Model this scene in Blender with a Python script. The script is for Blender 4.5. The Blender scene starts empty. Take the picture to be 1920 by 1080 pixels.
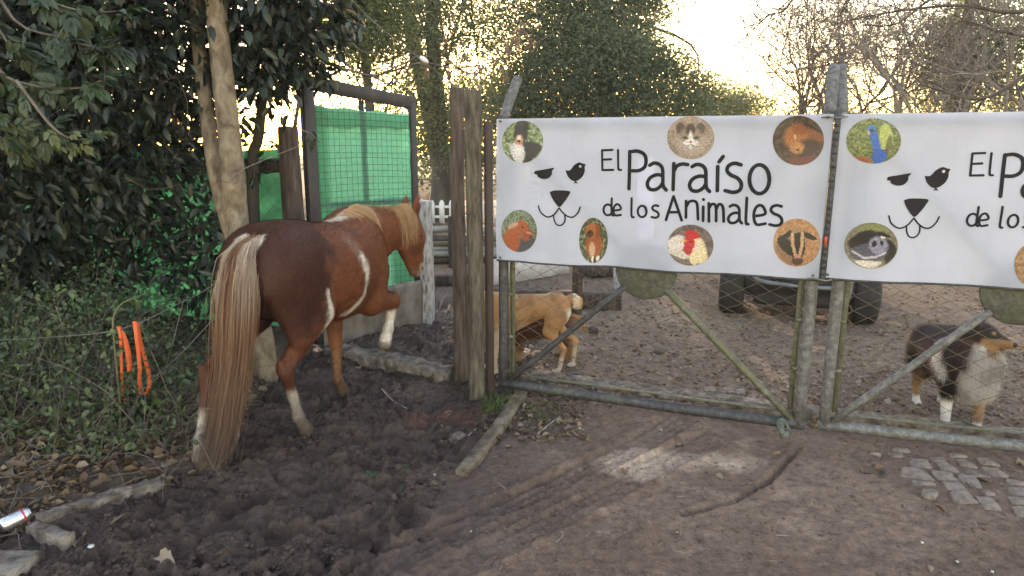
import bpy, math, random
import numpy as np
from mathutils import Vector, Matrix
random.seed(7)
rng = np.random.default_rng(11)
scene = bpy.context.scene
COL = scene.collection

# ------------------------------------------------------------------ camera
CAM_H = 1.65
PITCH = math.radians(12.0)
FPX = 1280.0                       # focal length in pixels of the 1920 px wide photograph (24 mm)
cam_data = bpy.data.cameras.new('camera')
cam_data.lens = 24.0
cam_data.sensor_width = 36.0
cam_data.clip_start = 0.05
cam_data.clip_end = 3000.0
cam_data.dof.use_dof = True
cam_data.dof.focus_distance = 4.0
cam_data.dof.aperture_fstop = 5.0
cam = bpy.data.objects.new('camera', cam_data)
cam.location = (0, 0, CAM_H)
cam.rotation_euler = (math.pi / 2 - PITCH, 0, 0)
COL.objects.link(cam)
scene.camera = cam

# ------------------------------------------------------------------ sky and sun
SUN_EL, SUN_AZ = math.radians(8.5), math.radians(-3.0)
world = bpy.data.worlds.new('World')
scene.world = world
world.use_nodes = True
wn = world.node_tree
bg = wn.nodes['Background']
sky = wn.nodes.new('ShaderNodeTexSky')
sky.sky_type = 'NISHITA'
sky.sun_disc = False
sky.sun_elevation = SUN_EL
sky.sun_rotation = SUN_AZ
sky.air_density = 1.25
sky.dust_density = 0.6
sky.ozone_density = 0.5
wn.links.new(sky.outputs[0], bg.inputs[0])
bg.inputs[1].default_value = 0.15
sun_data = bpy.data.lights.new('sun', 'SUN')
sun_data.energy = 2.0
sun_data.angle = math.radians(0.6)
sun_data.color = (1.0, 0.80, 0.55)
sun = bpy.data.objects.new('sun', sun_data)
sd = Vector((math.sin(SUN_AZ) * math.cos(SUN_EL), math.cos(SUN_AZ) * math.cos(SUN_EL), math.sin(SUN_EL)))
sun.rotation_euler = sd.to_track_quat('Z', 'Y').to_euler()
sun.location = sd * 50
COL.objects.link(sun)
scene.view_settings.view_transform = 'Standard'
scene.view_settings.look = 'None'
scene.view_settings.gamma = 1.0
scene.view_settings.exposure = 2.85
scene.view_settings.use_white_balance = True      # the camera's white balance
scene.view_settings.white_balance_temperature = 7100
scene.view_settings.white_balance_tint = 26
scene.render.engine = 'CYCLES'
scene.cycles.max_bounces = 9
scene.cycles.diffuse_bounces = 7
scene.cycles.glossy_bounces = 2
scene.cycles.transmission_bounces = 4
scene.cycles.transparent_max_bounces = 6
scene.cycles.caustics_reflective = False
scene.cycles.caustics_refractive = False

# ------------------------------------------------------------------ helpers
_cp, _sp = math.cos(PITCH), math.sin(PITCH)

def ray(px, py):
    """direction of the view line through a point of the photograph (used to survey the place)"""
    u, v = (px - 960) / FPX, (py - 540) / FPX
    return np.array([u, _cp - v * _sp, -v * _cp - _sp])

def G(px, py, z=0.0):
    d = ray(px, py)
    t = (z - CAM_H) / d[2]
    return np.array([d[0] * t, d[1] * t, z])

def D(px, py, Y):
    d = ray(px, py)
    t = Y / d[1]
    return np.array([d[0] * t, Y, CAM_H + d[2] * t])

def on_plane(px, py, p0, n):
    d = ray(px, py)
    o = np.array([0, 0, CAM_H])
    t = np.dot(p0 - o, n) / np.dot(d, n)
    return o + d * t

def proj(p):
    x, y, z = p[0], p[1], p[2] - CAM_H
    dep = y * _cp - z * _sp
    up = y * _sp + z * _cp
    return 960 + FPX * x / dep, 540 - FPX * up / dep

def mesh_from(name, V, F, smooth=True):
    """fast mesh build: V (n,3) array, F (m,k) int array or list of lists of one or mixed sizes"""
    me = bpy.data.meshes.new(name)
    V = np.asarray(V, dtype=np.float32).reshape(-1, 3)
    if isinstance(F, np.ndarray):
        m, k = F.shape
        loops = F.astype(np.int32).ravel()
        starts = np.arange(0, m * k, k, dtype=np.int32)
        totals = np.full(m, k, dtype=np.int32)
    else:
        totals = np.array([len(f) for f in F], dtype=np.int32)
        loops = np.array([i for f in F for i in f], dtype=np.int32)
        starts = np.concatenate([[0], np.cumsum(totals)[:-1]]).astype(np.int32)
        m = len(F)
    me.vertices.add(len(V))
    me.vertices.foreach_set('co', V.ravel())
    me.loops.add(len(loops))
    me.loops.foreach_set('vertex_index', loops)
    me.polygons.add(m)
    me.polygons.foreach_set('loop_start', starts)
    me.polygons.foreach_set('loop_total', totals)
    if smooth:
        me.polygons.foreach_set('use_smooth', np.ones(m, dtype=bool))
    me.update(calc_edges=True)
    me.validate()
    return me

def set_col(me, cols, name='Col'):
    a = me.color_attributes.new(name, 'FLOAT_COLOR', 'POINT')
    c = np.ones((len(me.vertices), 4), dtype=np.float32)
    cols = np.asarray(cols, dtype=np.float32)
    c[:, :cols.shape[1]] = cols
    a.data.foreach_set('color', c.ravel())

def link(name, me, mat=None, parent=None, loc=None):
    o = bpy.data.objects.new(name, me)
    COL.objects.link(o)
    if mat is not None and me is not None and len(me.materials) == 0:
        me.materials.append(mat)
    if parent is not None:
        o.parent = parent
    if loc is not None:
        o.location = loc
    return o

def tag(o, label=None, cat=None, group=None, kind=None):
    if label: o['label'] = label
    if cat: o['category'] = cat
    if group: o['group'] = group
    if kind: o['kind'] = kind
    return o

def empty(name, label=None, cat=None, loc=(0, 0, 0), group=None, rz=0.0):
    o = bpy.data.objects.new(name, None)
    o.empty_display_size = 0.1
    COL.objects.link(o)
    o.location = loc
    o.rotation_euler = (0, 0, rz)
    return tag(o, label, cat, group)

class MB:
    """collects shapes into one mesh"""
    def __init__(s):
        s.V, s.F, s.C, s.n = [], [], [], 0
    def add(s, V, F, col=None):
        V = np.asarray(V, dtype=float).reshape(-1, 3)
        s.V.append(V)
        s.F.extend([[i + s.n for i in f] for f in F])
        if col is not None:
            s.C.append(np.tile(np.asarray(col, dtype=float), (len(V), 1)))
        s.n += len(V)
        return s
    def mesh(s, name, smooth=True):
        me = mesh_from(name, np.concatenate(s.V), s.F, smooth)
        if s.C:
            set_col(me, np.concatenate(s.C))
        return me
    def build(s, name, mat, parent=None, smooth=True, loc=None):
        if loc is not None:
            s.V = [v - np.asarray(loc) for v in s.V]
        return link(name, s.mesh(name, smooth), mat, parent, loc)

def frames(P):
    P = np.asarray(P, dtype=float)
    T = np.gradient(P, axis=0)
    T /= np.linalg.norm(T, axis=1)[:, None] + 1e-12
    N = np.zeros_like(P); B = np.zeros_like(P)
    ref = np.array([0, 0, 1.0]) if abs(T[0][2]) < 0.9 else np.array([1.0, 0, 0])
    n = np.cross(ref, T[0]); n /= np.linalg.norm(n)
    for i in range(len(P)):
        n = n - T[i] * np.dot(n, T[i]); n /= np.linalg.norm(n) + 1e-12
        N[i] = n; B[i] = np.cross(T[i], n)
    return T, N, B

def tube(P, R, sides=8, cap=True, wob=0.0, flat=1.0):
    P = np.asarray(P, dtype=float)
    R = np.broadcast_to(np.asarray(R, dtype=float), (len(P),))
    T, N, B = frames(P)
    a = np.linspace(0, 2 * math.pi, sides, endpoint=False)
    V = []
    for i in range(len(P)):
        rr = R[i] * (1 + wob * rng.uniform(-1, 1, sides)) if wob else R[i]
        V.append(P[i] + (np.cos(a) * rr)[:, None] * N[i] + (np.sin(a) * rr * flat)[:, None] * B[i])
    V = np.concatenate(V)
    F = []
    for i in range(len(P) - 1):
        for j in range(sides):
            k = (j + 1) % sides
            F.append([i * sides + j, i * sides + k, (i + 1) * sides + k, (i + 1) * sides + j])
    if cap:
        F.append(list(range(sides))[::-1])
        F.append([(len(P) - 1) * sides + j for j in range(sides)])
    return V, F

def box(c, s, rz=0.0, jit=0.0, bev=0.0, R=None):
    """bevelled box: corner points pulled into 24 vertices when bev > 0"""
    c = np.asarray(c, dtype=float); h = np.asarray(s, dtype=float) / 2
    if bev <= 0:
        V = np.array([[x, y, z] for x in (-1, 1) for y in (-1, 1) for z in (-1, 1)], dtype=float) * h
        F = [[0, 1, 3, 2], [4, 6, 7, 5], [0, 4, 5, 1], [2, 3, 7, 6], [0, 2, 6, 4], [1, 5, 7, 3]]
    else:
        b = min(bev, *(h * 0.95))
        V, idx = [], {}
        for x in (-1, 1):
            for y in (-1, 1):
                for z in (-1, 1):
                    for ax in range(3):
                        p = np.array([x, y, z]) * (h - b)
                        p[ax] += (x, y, z)[ax] * b
                        idx[(x, y, z, ax)] = len(V); V.append(p)
        V = np.array(V)
        F = []
        for ax in range(3):
            o1, o2 = [i for i in range(3) if i != ax]
            for s_ in (-1, 1):
                q = []
                for a, b_ in ((-1, -1), (1, -1), (1, 1), (-1, 1)):
                    k = [0, 0, 0]; k[ax] = s_; k[o1] = a; k[o2] = b_
                    q.append(idx[(*k, ax)])
                F.append(q)
            for a in (-1, 1):
                for b_ in (-1, 1):
                    q = []
                    for s_, axx in ((-1, o1), (1, o1), (1, o2), (-1, o2)):
                        k = [0, 0, 0]; k[ax] = s_; k[o1] = a; k[o2] = b_
                        q.append(idx[(*k, axx)])
                    F.append(q)
        for x in (-1, 1):
            for y in (-1, 1):
                for z in (-1, 1):
                    F.append([idx[(x, y, z, 0)], idx[(x, y, z, 1)], idx[(x, y, z, 2)]])
        # consistent outward winding
        G2 = []
        for f in F:
            p = V[f]; n = np.cross(p[1] - p[0], p[2] - p[0])
            G2.append(f if np.dot(n, p.mean(0)) > 0 else f[::-1])
        F = G2
    if jit:
        V = V + rng.uniform(-jit, jit, V.shape)
    if R is not None:
        V = V @ np.asarray(R).T
    elif rz:
        cr, sr = math.cos(rz), math.sin(rz)
        V = V @ np.array([[cr, sr, 0], [-sr, cr, 0], [0, 0, 1]])
    return V + c, F

def spline(pts, n):
    """Catmull-Rom through the points"""
    P = np.asarray(pts, dtype=float)
    if len(P) == 2:
        t = np.linspace(0, 1, n)[:, None]
        return P[0] * (1 - t) + P[1] * t
    Q = np.concatenate([[2 * P[0] - P[1]], P, [2 * P[-1] - P[-2]]])
    u = np.linspace(0, len(P) - 1 - 1e-9, n)
    i = u.astype(int); t = (u - i)[:, None]
    a, b, c, d = Q[i], Q[i + 1], Q[i + 2], Q[i + 3]
    return 0.5 * ((2 * b) + (-a + c) * t + (2 * a - 5 * b + 4 * c - d) * t ** 2 + (-a + 3 * b - 3 * c + d) * t ** 3)

# ---- gradient noise on arrays
_perm = np.random.default_rng(3).permutation(256).astype(np.int64)
_g2 = np.array([[math.cos(a), math.sin(a)] for a in np.linspace(0, 2 * math.pi, 16, endpoint=False)])

def pn2(x, y, seed=0):
    xi, yi = np.floor(x).astype(np.int64), np.floor(y).astype(np.int64)
    xf, yf = x - xi, y - yi
    u, v = xf ** 3 * (xf * (xf * 6 - 15) + 10), yf ** 3 * (yf * (yf * 6 - 15) + 10)
    def g(ix, iy, dx, dy):
        h = _perm[(_perm[(ix + seed * 17) & 255] + iy) & 255] & 15
        return _g2[h, 0] * dx + _g2[h, 1] * dy
    a = g(xi, yi, xf, yf); b = g(xi + 1, yi, xf - 1, yf)
    c = g(xi, yi + 1, xf, yf - 1); d = g(xi + 1, yi + 1, xf - 1, yf - 1)
    return ((a * (1 - u) + b * u) * (1 - v) + (c * (1 - u) + d * u) * v) * 1.5

def fbm(x, y, oct=4, seed=0, gain=0.5, lac=2.03):
    s, a = 0, 1.0
    for o in range(oct):
        s = s + a * pn2(x, y, seed + o); a *= gain; x, y = x * lac + 3.7, y * lac + 1.3
    return s

def ridged(x, y, oct=4, seed=0):
    s, a = 0, 1.0
    for o in range(oct):
        s = s + a * (1 - 2 * np.abs(pn2(x, y, seed + o))); a *= 0.5; x, y = x * 2.1 + 1.7, y * 2.1 + 9.2
    return s

def sstep(a, b, x):
    t = np.clip((x - a) / (b - a), 0, 1)
    return t * t * (3 - 2 * t)

def seg_dist(x, y, pts):
    """distance to a polyline and the running length at the nearest point"""
    best = np.full(np.shape(x), 1e9); run = np.zeros(np.shape(x)); acc = 0.0; side = np.zeros(np.shape(x))
    for (ax, ay), (bx, by) in zip(pts[:-1], pts[1:]):
        dx, dy = bx - ax, by - ay; L = math.hypot(dx, dy)
        t = np.clip(((x - ax) * dx + (y - ay) * dy) / (L * L), 0, 1)
        d = np.hypot(x - ax - t * dx, y - ay - t * dy)
        sgn = np.sign((x - ax) * dy - (y - ay) * dx)
        m = d < best
        best = np.where(m, d, best); run = np.where(m, acc + t * L, run); side = np.where(m, sgn, side)
        acc += L
    return best, run, side

# ------------------------------------------------------------------ materials
def nmat(name):
    m = bpy.data.materials.new(name); m.use_nodes = True
    nt = m.node_tree
    return m, nt, nt.nodes['Principled BSDF'], nt.nodes['Material Output']

def ramp(nt, stops, src):
    r = nt.nodes.new('ShaderNodeValToRGB')
    while len(r.color_ramp.elements) < len(stops):
        r.color_ramp.elements.new(0.5)
    for e, (p, c) in zip(r.color_ramp.elements, stops):
        e.position = p; e.color = (*c, 1) if len(c) == 3 else c
    nt.links.new(src, r.inputs[0])
    return r.outputs[0]

def noise(nt, scale, detail=4, rough=0.55, coord='Object', stretch=(1, 1, 1), dist=0.0):
    tc = nt.nodes.new('ShaderNodeTexCoord'); mp = nt.nodes.new('ShaderNodeMapping')
    mp.inputs['Scale'].default_value = stretch
    n = nt.nodes.new('ShaderNodeTexNoise')
    n.inputs['Scale'].default_value = scale; n.inputs['Detail'].default_value = detail
    n.inputs['Roughness'].default_value = rough; n.inputs['Distortion'].default_value = dist
    nt.links.new(tc.outputs[coord], mp.inputs[0]); nt.links.new(mp.outputs[0], n.inputs[0])
    return n.outputs[0]

def mixc(nt, fac, a, b, mode='MIX'):
    m = nt.nodes.new('ShaderNodeMix'); m.data_type = 'RGBA'; m.blend_type = mode
    for sock, v in ((m.inputs[0], fac), (m.inputs[6], a), (m.inputs[7], b)):
        if isinstance(v, bpy.types.NodeSocket): nt.links.new(v, sock)
        elif isinstance(v, (tuple, list)): sock.default_value = (*v, 1) if len(v) == 3 else v
        else: sock.default_value = v
    return m.outputs[2]

def math_(nt, op, a, b=0.0, clamp=False):
    m = nt.nodes.new('ShaderNodeMath'); m.operation = op; m.use_clamp = clamp
    for i, v in enumerate((a, b)):
        if isinstance(v, bpy.types.NodeSocket): nt.links.new(v, m.inputs[i])
        else: m.inputs[i].default_value = v
    return m.outputs[0]

def bump(nt, bs, h, strength=0.4, dist=0.01):
    b = nt.nodes.new('ShaderNodeBump'); b.inputs['Strength'].default_value = strength
    b.inputs['Distance'].default_value = dist
    nt.links.new(h, b.inputs['Height']); nt.links.new(b.outputs[0], bs.inputs['Normal'])

def pmat(name, stops, scale=6, rough=0.7, bstr=0.3, bdist=0.01, stretch=(1, 1, 1), bscale=None, detail=6, metal=0.0, dist=0.0, spec=0.5):
    """mottled surface: noise through a colour ramp, with relief"""
    m, nt, bs, _ = nmat(name)
    n = noise(nt, scale, detail, 0.6, stretch=stretch, dist=dist)
    nt.links.new(ramp(nt, stops, n), bs.inputs['Base Color'])
    bs.inputs['Roughness'].default_value = rough; bs.inputs['Metallic'].default_value = metal
    bs.inputs['Specular IOR Level'].default_value = spec
    if bstr:
        bump(nt, bs, noise(nt, bscale or scale * 3, 6, 0.65, stretch=stretch), bstr, bdist)
    return m

def vmat(name, rough=0.6, var=0.25, nscale=30, bstr=0.0, sheen=0.0, trans=0.0, spec=0.5, stretch=(1, 1, 1), bscale=80, bdist=0.004):
    """colour from the vertex attribute Col, broken up by noise"""
    m, nt, bs, out = nmat(name)
    at = nt.nodes.new('ShaderNodeVertexColor'); at.layer_name = 'Col'
    n = noise(nt, nscale, 5, 0.6, stretch=stretch)
    f = ramp(nt, [(0.25, (1 - var,) * 3), (0.75, (1 + var,) * 3)], n)
    c = mixc(nt, 1.0, at.outputs[0], f, 'MULTIPLY')
    nt.links.new(c, bs.inputs['Base Color'])
    bs.inputs['Roughness'].default_value = rough
    bs.inputs['Specular IOR Level'].default_value = spec
    if sheen:
        bs.inputs['Sheen Weight'].default_value = sheen; bs.inputs['Sheen Roughness'].default_value = 0.4
        nt.links.new(c, bs.inputs['Sheen Tint'])
    if bstr:
        bump(nt, bs, noise(nt, bscale, 5, 0.6, stretch=stretch), bstr, bdist)
    if trans:
        tr = nt.nodes.new('ShaderNodeBsdfTranslucent'); nt.links.new(c, tr.inputs[0])
        mx = nt.nodes.new('ShaderNodeMixShader'); mx.inputs[0].default_value = trans
        nt.links.new(bs.outputs[0], mx.inputs[1]); nt.links.new(tr.outputs[0], mx.inputs[2])
        nt.links.new(mx.outputs[0], out.inputs[0])
    return m

M = {}
M['wood_grey'] = pmat('weathered grey-brown post wood', [(0.34, (0.030, 0.021, 0.016)), (0.5, (0.082, 0.060, 0.047)), (0.66, (0.14, 0.108, 0.086))], 30, 0.85, 0.8, 0.02, (1, 1, 0.14), 60)
M['wood_moss'] = pmat('greenish post wood', [(0.34, (0.032, 0.025, 0.018)), (0.5, (0.082, 0.069, 0.051)), (0.66, (0.135, 0.118, 0.09))], 34, 0.85, 0.8, 0.02, (1, 1, 0.2), 60)
M['wood_dark'] = pmat('dark brown wood', [(0.34, (0.022, 0.015, 0.012)), (0.52, (0.06, 0.042, 0.034)), (0.68, (0.125, 0.098, 0.08))], 26, 0.85, 0.8, 0.02, (1, 1, 0.14), 60)
M['wood_pale'] = pmat('pale stripped log', [(0.25, (0.14, 0.13, 0.11)), (0.5, (0.30, 0.29, 0.25)), (0.75, (0.42, 0.40, 0.36))], 7, 0.8, 0.4, 0.008, (0.15, 1, 1), 20)
M['white_wood'] = pmat('flaking white paint on timber', [(0.36, (0.08, 0.068, 0.06)), (0.43, (0.24, 0.23, 0.22)), (0.54, (0.33, 0.33, 0.33)), (0.7, (0.44, 0.44, 0.445))], 34, 0.75, 0.6, 0.01, (1.3, 1.3, 0.4), 60)
M['white_paint'] = pmat('white painted pickets', [(0.2, (0.6, 0.6, 0.6)), (0.8, (0.78, 0.78, 0.78))], 5, 0.6, 0.1, 0.004)
M['bark_smooth'] = pmat('smooth tan bark', [(0.32, (0.085, 0.062, 0.042)), (0.5, (0.19, 0.15, 0.105)), (0.7, (0.29, 0.245, 0.175))], 14, 0.8, 0.6, 0.015, (1, 1, 0.6), 60, dist=0.6)
M['bark_dark'] = pmat('dark bark', [(0.3, (0.035, 0.028, 0.024)), (0.7, (0.10, 0.085, 0.07))], 6, 0.9, 0.8, 0.03, (1, 1, 0.3), 14)
M['twig'] = pmat('grey brown twig', [(0.3, (0.06, 0.048, 0.04)), (0.7, (0.17, 0.145, 0.125))], 12, 0.85, 0)
M['twig_pale'] = pmat('pale bare twig', [(0.3, (0.13, 0.11, 0.095)), (0.7, (0.30, 0.27, 0.24))], 12, 0.85, 0)
M['black_frame'] = pmat('black painted steel', [(0.3, (0.014, 0.013, 0.014)), (0.62, (0.028, 0.026, 0.027)), (0.8, (0.06, 0.048, 0.04))], 9, 0.6, 0.25, 0.003, (1, 1, 0.3), 40)
M['grey_sheet'] = pmat('muddy grey sheet metal', [(0.34, (0.075, 0.06, 0.05)), (0.52, (0.14, 0.122, 0.108)), (0.68, (0.19, 0.17, 0.155))], 9, 0.55, 0.2, 0.004, (1, 1, 0.6), 30)
M['concrete'] = pmat('dirty concrete', [(0.38, (0.055, 0.041, 0.033)), (0.52, (0.15, 0.122, 0.10)), (0.68, (0.27, 0.235, 0.20))], 13, 0.9, 0.8, 0.015, bscale=70)
M['stone'] = pmat('grey brown cobble', [(0.34, (0.12, 0.09, 0.073)), (0.5, (0.185, 0.145, 0.120)), (0.68, (0.245, 0.20, 0.17))], 24, 0.85, 0.7, 0.01, bscale=80)
M['rubber'] = pmat('black tyre rubber', [(0.3, (0.012, 0.012, 0.012)), (0.7, (0.025, 0.024, 0.023))], 15, 0.8, 0.3, 0.004)
M['steel'] = pmat('bare grey steel', [(0.3, (0.25, 0.26, 0.27)), (0.7, (0.42, 0.43, 0.45))], 10, 0.4, 0.1, 0.002, metal=0.7)
M['alu'] = pmat('bare aluminium', [(0.3, (0.6, 0.62, 0.65)), (0.7, (0.8, 0.82, 0.84))], 12, 0.3, 0.2, 0.003, metal=0.9)
M['wire'] = pmat('galvanised wire', [(0.3, (0.10, 0.095, 0.085)), (0.7, (0.23, 0.22, 0.20))], 30, 0.6, 0, metal=0.3)
M['mesh_wire'] = pmat('aged fence wire', [(0.3, (0.07, 0.058, 0.042)), (0.7, (0.17, 0.145, 0.105))], 20, 0.7, 0)
M['red'] = pmat('red print', [(0.3, (0.4, 0.03, 0.02)), (0.7, (0.5, 0.05, 0.03))], 20, 0.4, 0)
M['white_bit'] = pmat('white scrap', [(0.3, (0.36, 0.36, 0.35)), (0.7, (0.5, 0.5, 0.49))], 20, 0.7, 0)
M['ink'] = pmat('black print ink', [(0.3, (0.008, 0.008, 0.010)), (0.7, (0.016, 0.016, 0.018))], 20, 0.7, 0, spec=0.2)
M['orange'] = pmat('orange webbing', [(0.25, (0.50, 0.075, 0.018)), (0.5, (0.68, 0.12, 0.03)), (0.75, (0.76, 0.17, 0.05))], 14, 0.8, 0.4, 0.003, bscale=120)

def gate_mat(name, a, b, c, moss, shift):
    m, nt, bs, _ = nmat(name)
    n1 = noise(nt, 30, 9, 0.75); n2 = noise(nt, 4.3, 5, 0.6, stretch=(1, 1, 0.8)); n3 = noise(nt, 70, 4, 0.7)
    base = ramp(nt, [(0.38 + shift, a), (0.52 + shift, b), (0.68 + shift, c)], n1)
    mg = ramp(nt, [(0.52, (0, 0, 0)), (0.66, (1, 1, 1))], n2)
    col = mixc(nt, math_(nt, 'MULTIPLY', mg, moss), base, (0.095, 0.10, 0.038))
    sp = ramp(nt, [(0.62, (0, 0, 0)), (0.72, (1, 1, 1))], n3)
    col = mixc(nt, math_(nt, 'MULTIPLY', sp, 0.5), col, (0.26, 0.26, 0.25))
    nt.links.new(col, bs.inputs['Base Color'])
    bs.inputs['Roughness'].default_value = 0.62
    bump(nt, bs, n3, 0.35, 0.004)
    return m
M['gate_dark'] = gate_mat('chipped dark gate paint', (0.022, 0.023, 0.026), (0.055, 0.056, 0.058), (0.16, 0.16, 0.158), 0.25, 0.06)
M['gate_grey'] = gate_mat('worn grey gate paint', (0.045, 0.043, 0.041), (0.092, 0.091, 0.088), (0.175, 0.178, 0.18), 0.25, -0.04)
M['gate_moss'] = gate_mat('mossy gate paint', (0.05, 0.05, 0.04), (0.095, 0.095, 0.06), (0.16, 0.16, 0.12), 1.0, 0.0)
M['gate_disc'] = gate_mat('algae stained steel disc', (0.032, 0.037, 0.03), (0.066, 0.073, 0.055), (0.10, 0.11, 0.088), 0.3, 0.02)
M['arm'] = pmat('grey fibre pipe', [(0.35, (0.06, 0.06, 0.06)), (0.52, (0.105, 0.105, 0.106)), (0.68, (0.16, 0.16, 0.16))], 40, 0.9, 0.4, 0.004, bscale=70)

def leaf_mat(name, dark, mid, light, trans=0.3, rough=0.45, spec=0.5, tcol=None):
    """per-leaf tint from Col.r, veins and blotches from noise; light passes through the blade"""
    m, nt, bs, out = nmat(name)
    at = nt.nodes.new('ShaderNodeVertexColor'); at.layer_name = 'Col'
    sep = nt.nodes.new('ShaderNodeSeparateColor'); nt.links.new(at.outputs[0], sep.inputs[0])
    c = ramp(nt, [(0.0, dark), (0.5, mid), (1.0, light)], sep.outputs[0])
    nt.links.new(c, bs.inputs['Base Color'])
    bs.inputs['Roughness'].default_value = rough; bs.inputs['Specular IOR Level'].default_value = spec
    tr = nt.nodes.new('ShaderNodeBsdfTranslucent')
    tc = mixc(nt, 1.0, c, tcol or (1.0, 1.15, 0.5), 'MULTIPLY')
    nt.links.new(tc, tr.inputs[0])
    mx = nt.nodes.new('ShaderNodeMixShader'); mx.inputs[0].default_value = trans
    nt.links.new(bs.outputs[0], mx.inputs[1]); nt.links.new(tr.outputs[0], mx.inputs[2])
    nt.links.new(mx.outputs[0], out.inputs[0])
    return m
M['laurel'] = leaf_mat('dark glossy laurel leaf', (0.008, 0.014, 0.009), (0.018, 0.028, 0.018), (0.046, 0.064, 0.042), 0.14, 0.36, 0.4)
M['maple'] = leaf_mat('mid green broad leaf', (0.020, 0.038, 0.018), (0.034, 0.060, 0.028), (0.060, 0.092, 0.04), 0.25, 0.5)
M['privet'] = leaf_mat('undergrowth leaf', (0.030, 0.050, 0.020), (0.065, 0.10, 0.042), (0.13, 0.175, 0.065), 0.32, 0.4)
M['camphor'] = leaf_mat('backlit tree leaf', (0.085, 0.11, 0.07), (0.165, 0.20, 0.135), (0.25, 0.285, 0.20), 0.58, 0.40, tcol=(0.98, 1.06, 0.68))
M['olive_leaf'] = leaf_mat('yellow green tree leaf', (0.06, 0.08, 0.032), (0.095, 0.12, 0.05), (0.15, 0.165, 0.075), 0.42, 0.5, tcol=(0.95, 1.08, 0.6))
M['dry_leaf'] = leaf_mat('dry brown leaf', (0.07, 0.045, 0.03), (0.17, 0.115, 0.075), (0.32, 0.25, 0.18), 0.15, 0.8, 0.3, (1, 0.9, 0.7))
M['seed'] = leaf_mat('dry pink-brown seed bunch', (0.20, 0.13, 0.09), (0.30, 0.20, 0.15), (0.40, 0.29, 0.22), 0.35, 0.8, 0.3, (1, 0.8, 0.6))
M['grass'] = leaf_mat('short grass', (0.04, 0.07, 0.015), (0.07, 0.12, 0.025), (0.13, 0.17, 0.05), 0.3, 0.6)
M['straw'] = leaf_mat('dry straw stem', (0.12, 0.095, 0.06), (0.22, 0.18, 0.11), (0.36, 0.31, 0.20), 0.1, 0.8, 0.3)

# ------------------------------------------------------------------ the ground
def gl(pts):
    return [tuple(G(*p)[:2]) for p in pts]
KERB_LINE = gl([(560, 1200), (720, 1035), (862, 895), (985, 745)]) 
KERB_LINE = KERB_LINE + [(KERB_LINE[-1][0] + 0.0, 5.2), (KERB_LINE[-1][0] + 0.35, 8.0)]
BANK_LINE = gl([(-300, 1250), (-20, 1010), (140, 955), (415, 862), (470, 760), (520, 690)])
BANK_LINE = BANK_LINE + [(-1.75, 5.5), (-1.2, 7.5), (-1.5, 30)]
TRACKS = [gl([(1290, 775), (1205, 832), (1005, 930), (745, 1045), (600, 1110)]), gl([(1380, 800), (1290, 845), (1100, 935), (850, 1062), (700, 1140)])]
GROOVE = gl([(1502, 826), (1490, 850), (1440, 905), (1370, 943), (1282, 965)])
_hr = np.random.default_rng(5)
PITS = []
for _ in range(150):
    px, py = _hr.uniform(150, 900), _hr.uniform(640, 1075)
    PITS.append((*G(px, py)[:2], _hr.uniform(0.035, 0.065), _hr.uniform(0.012, 0.034)))
for (px, py) in [(690, 880), (620, 960), (520, 1000), (760, 960), (735, 905), (300, 960), (640, 860), (480, 930), (700, 1010), (420, 980)]:
    PITS.append((*G(px, py)[:2], 0.07, 0.05))

def zones(x, y):
    wx = x + 0.10 * fbm(x * 2.3, y * 2.3, 4, 21); wy = y + 0.10 * fbm(x * 2.3, y * 2.3, 4, 41)
    dk, _, sk = seg_dist(wx, wy, KERB_LINE)
    db, _, sb = seg_dist(x + 0.4 * (wx - x), y + 0.4 * (wy - y), BANK_LINE)
    sk, sb = dk * sk, db * sb                    # positive to the right of the lines
    bank = sstep(0.02, -0.22, sb)
    mud = sstep(0.14, -0.10, sk) * (1 - bank) * sstep(8.5, 6.8, y)
    damp = sstep(0.75, 0.05, sk) * (1 - mud) * (1 - bank) * sstep(4.6, 3.6, y)
    return mud, damp, bank, sk, sb

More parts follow.
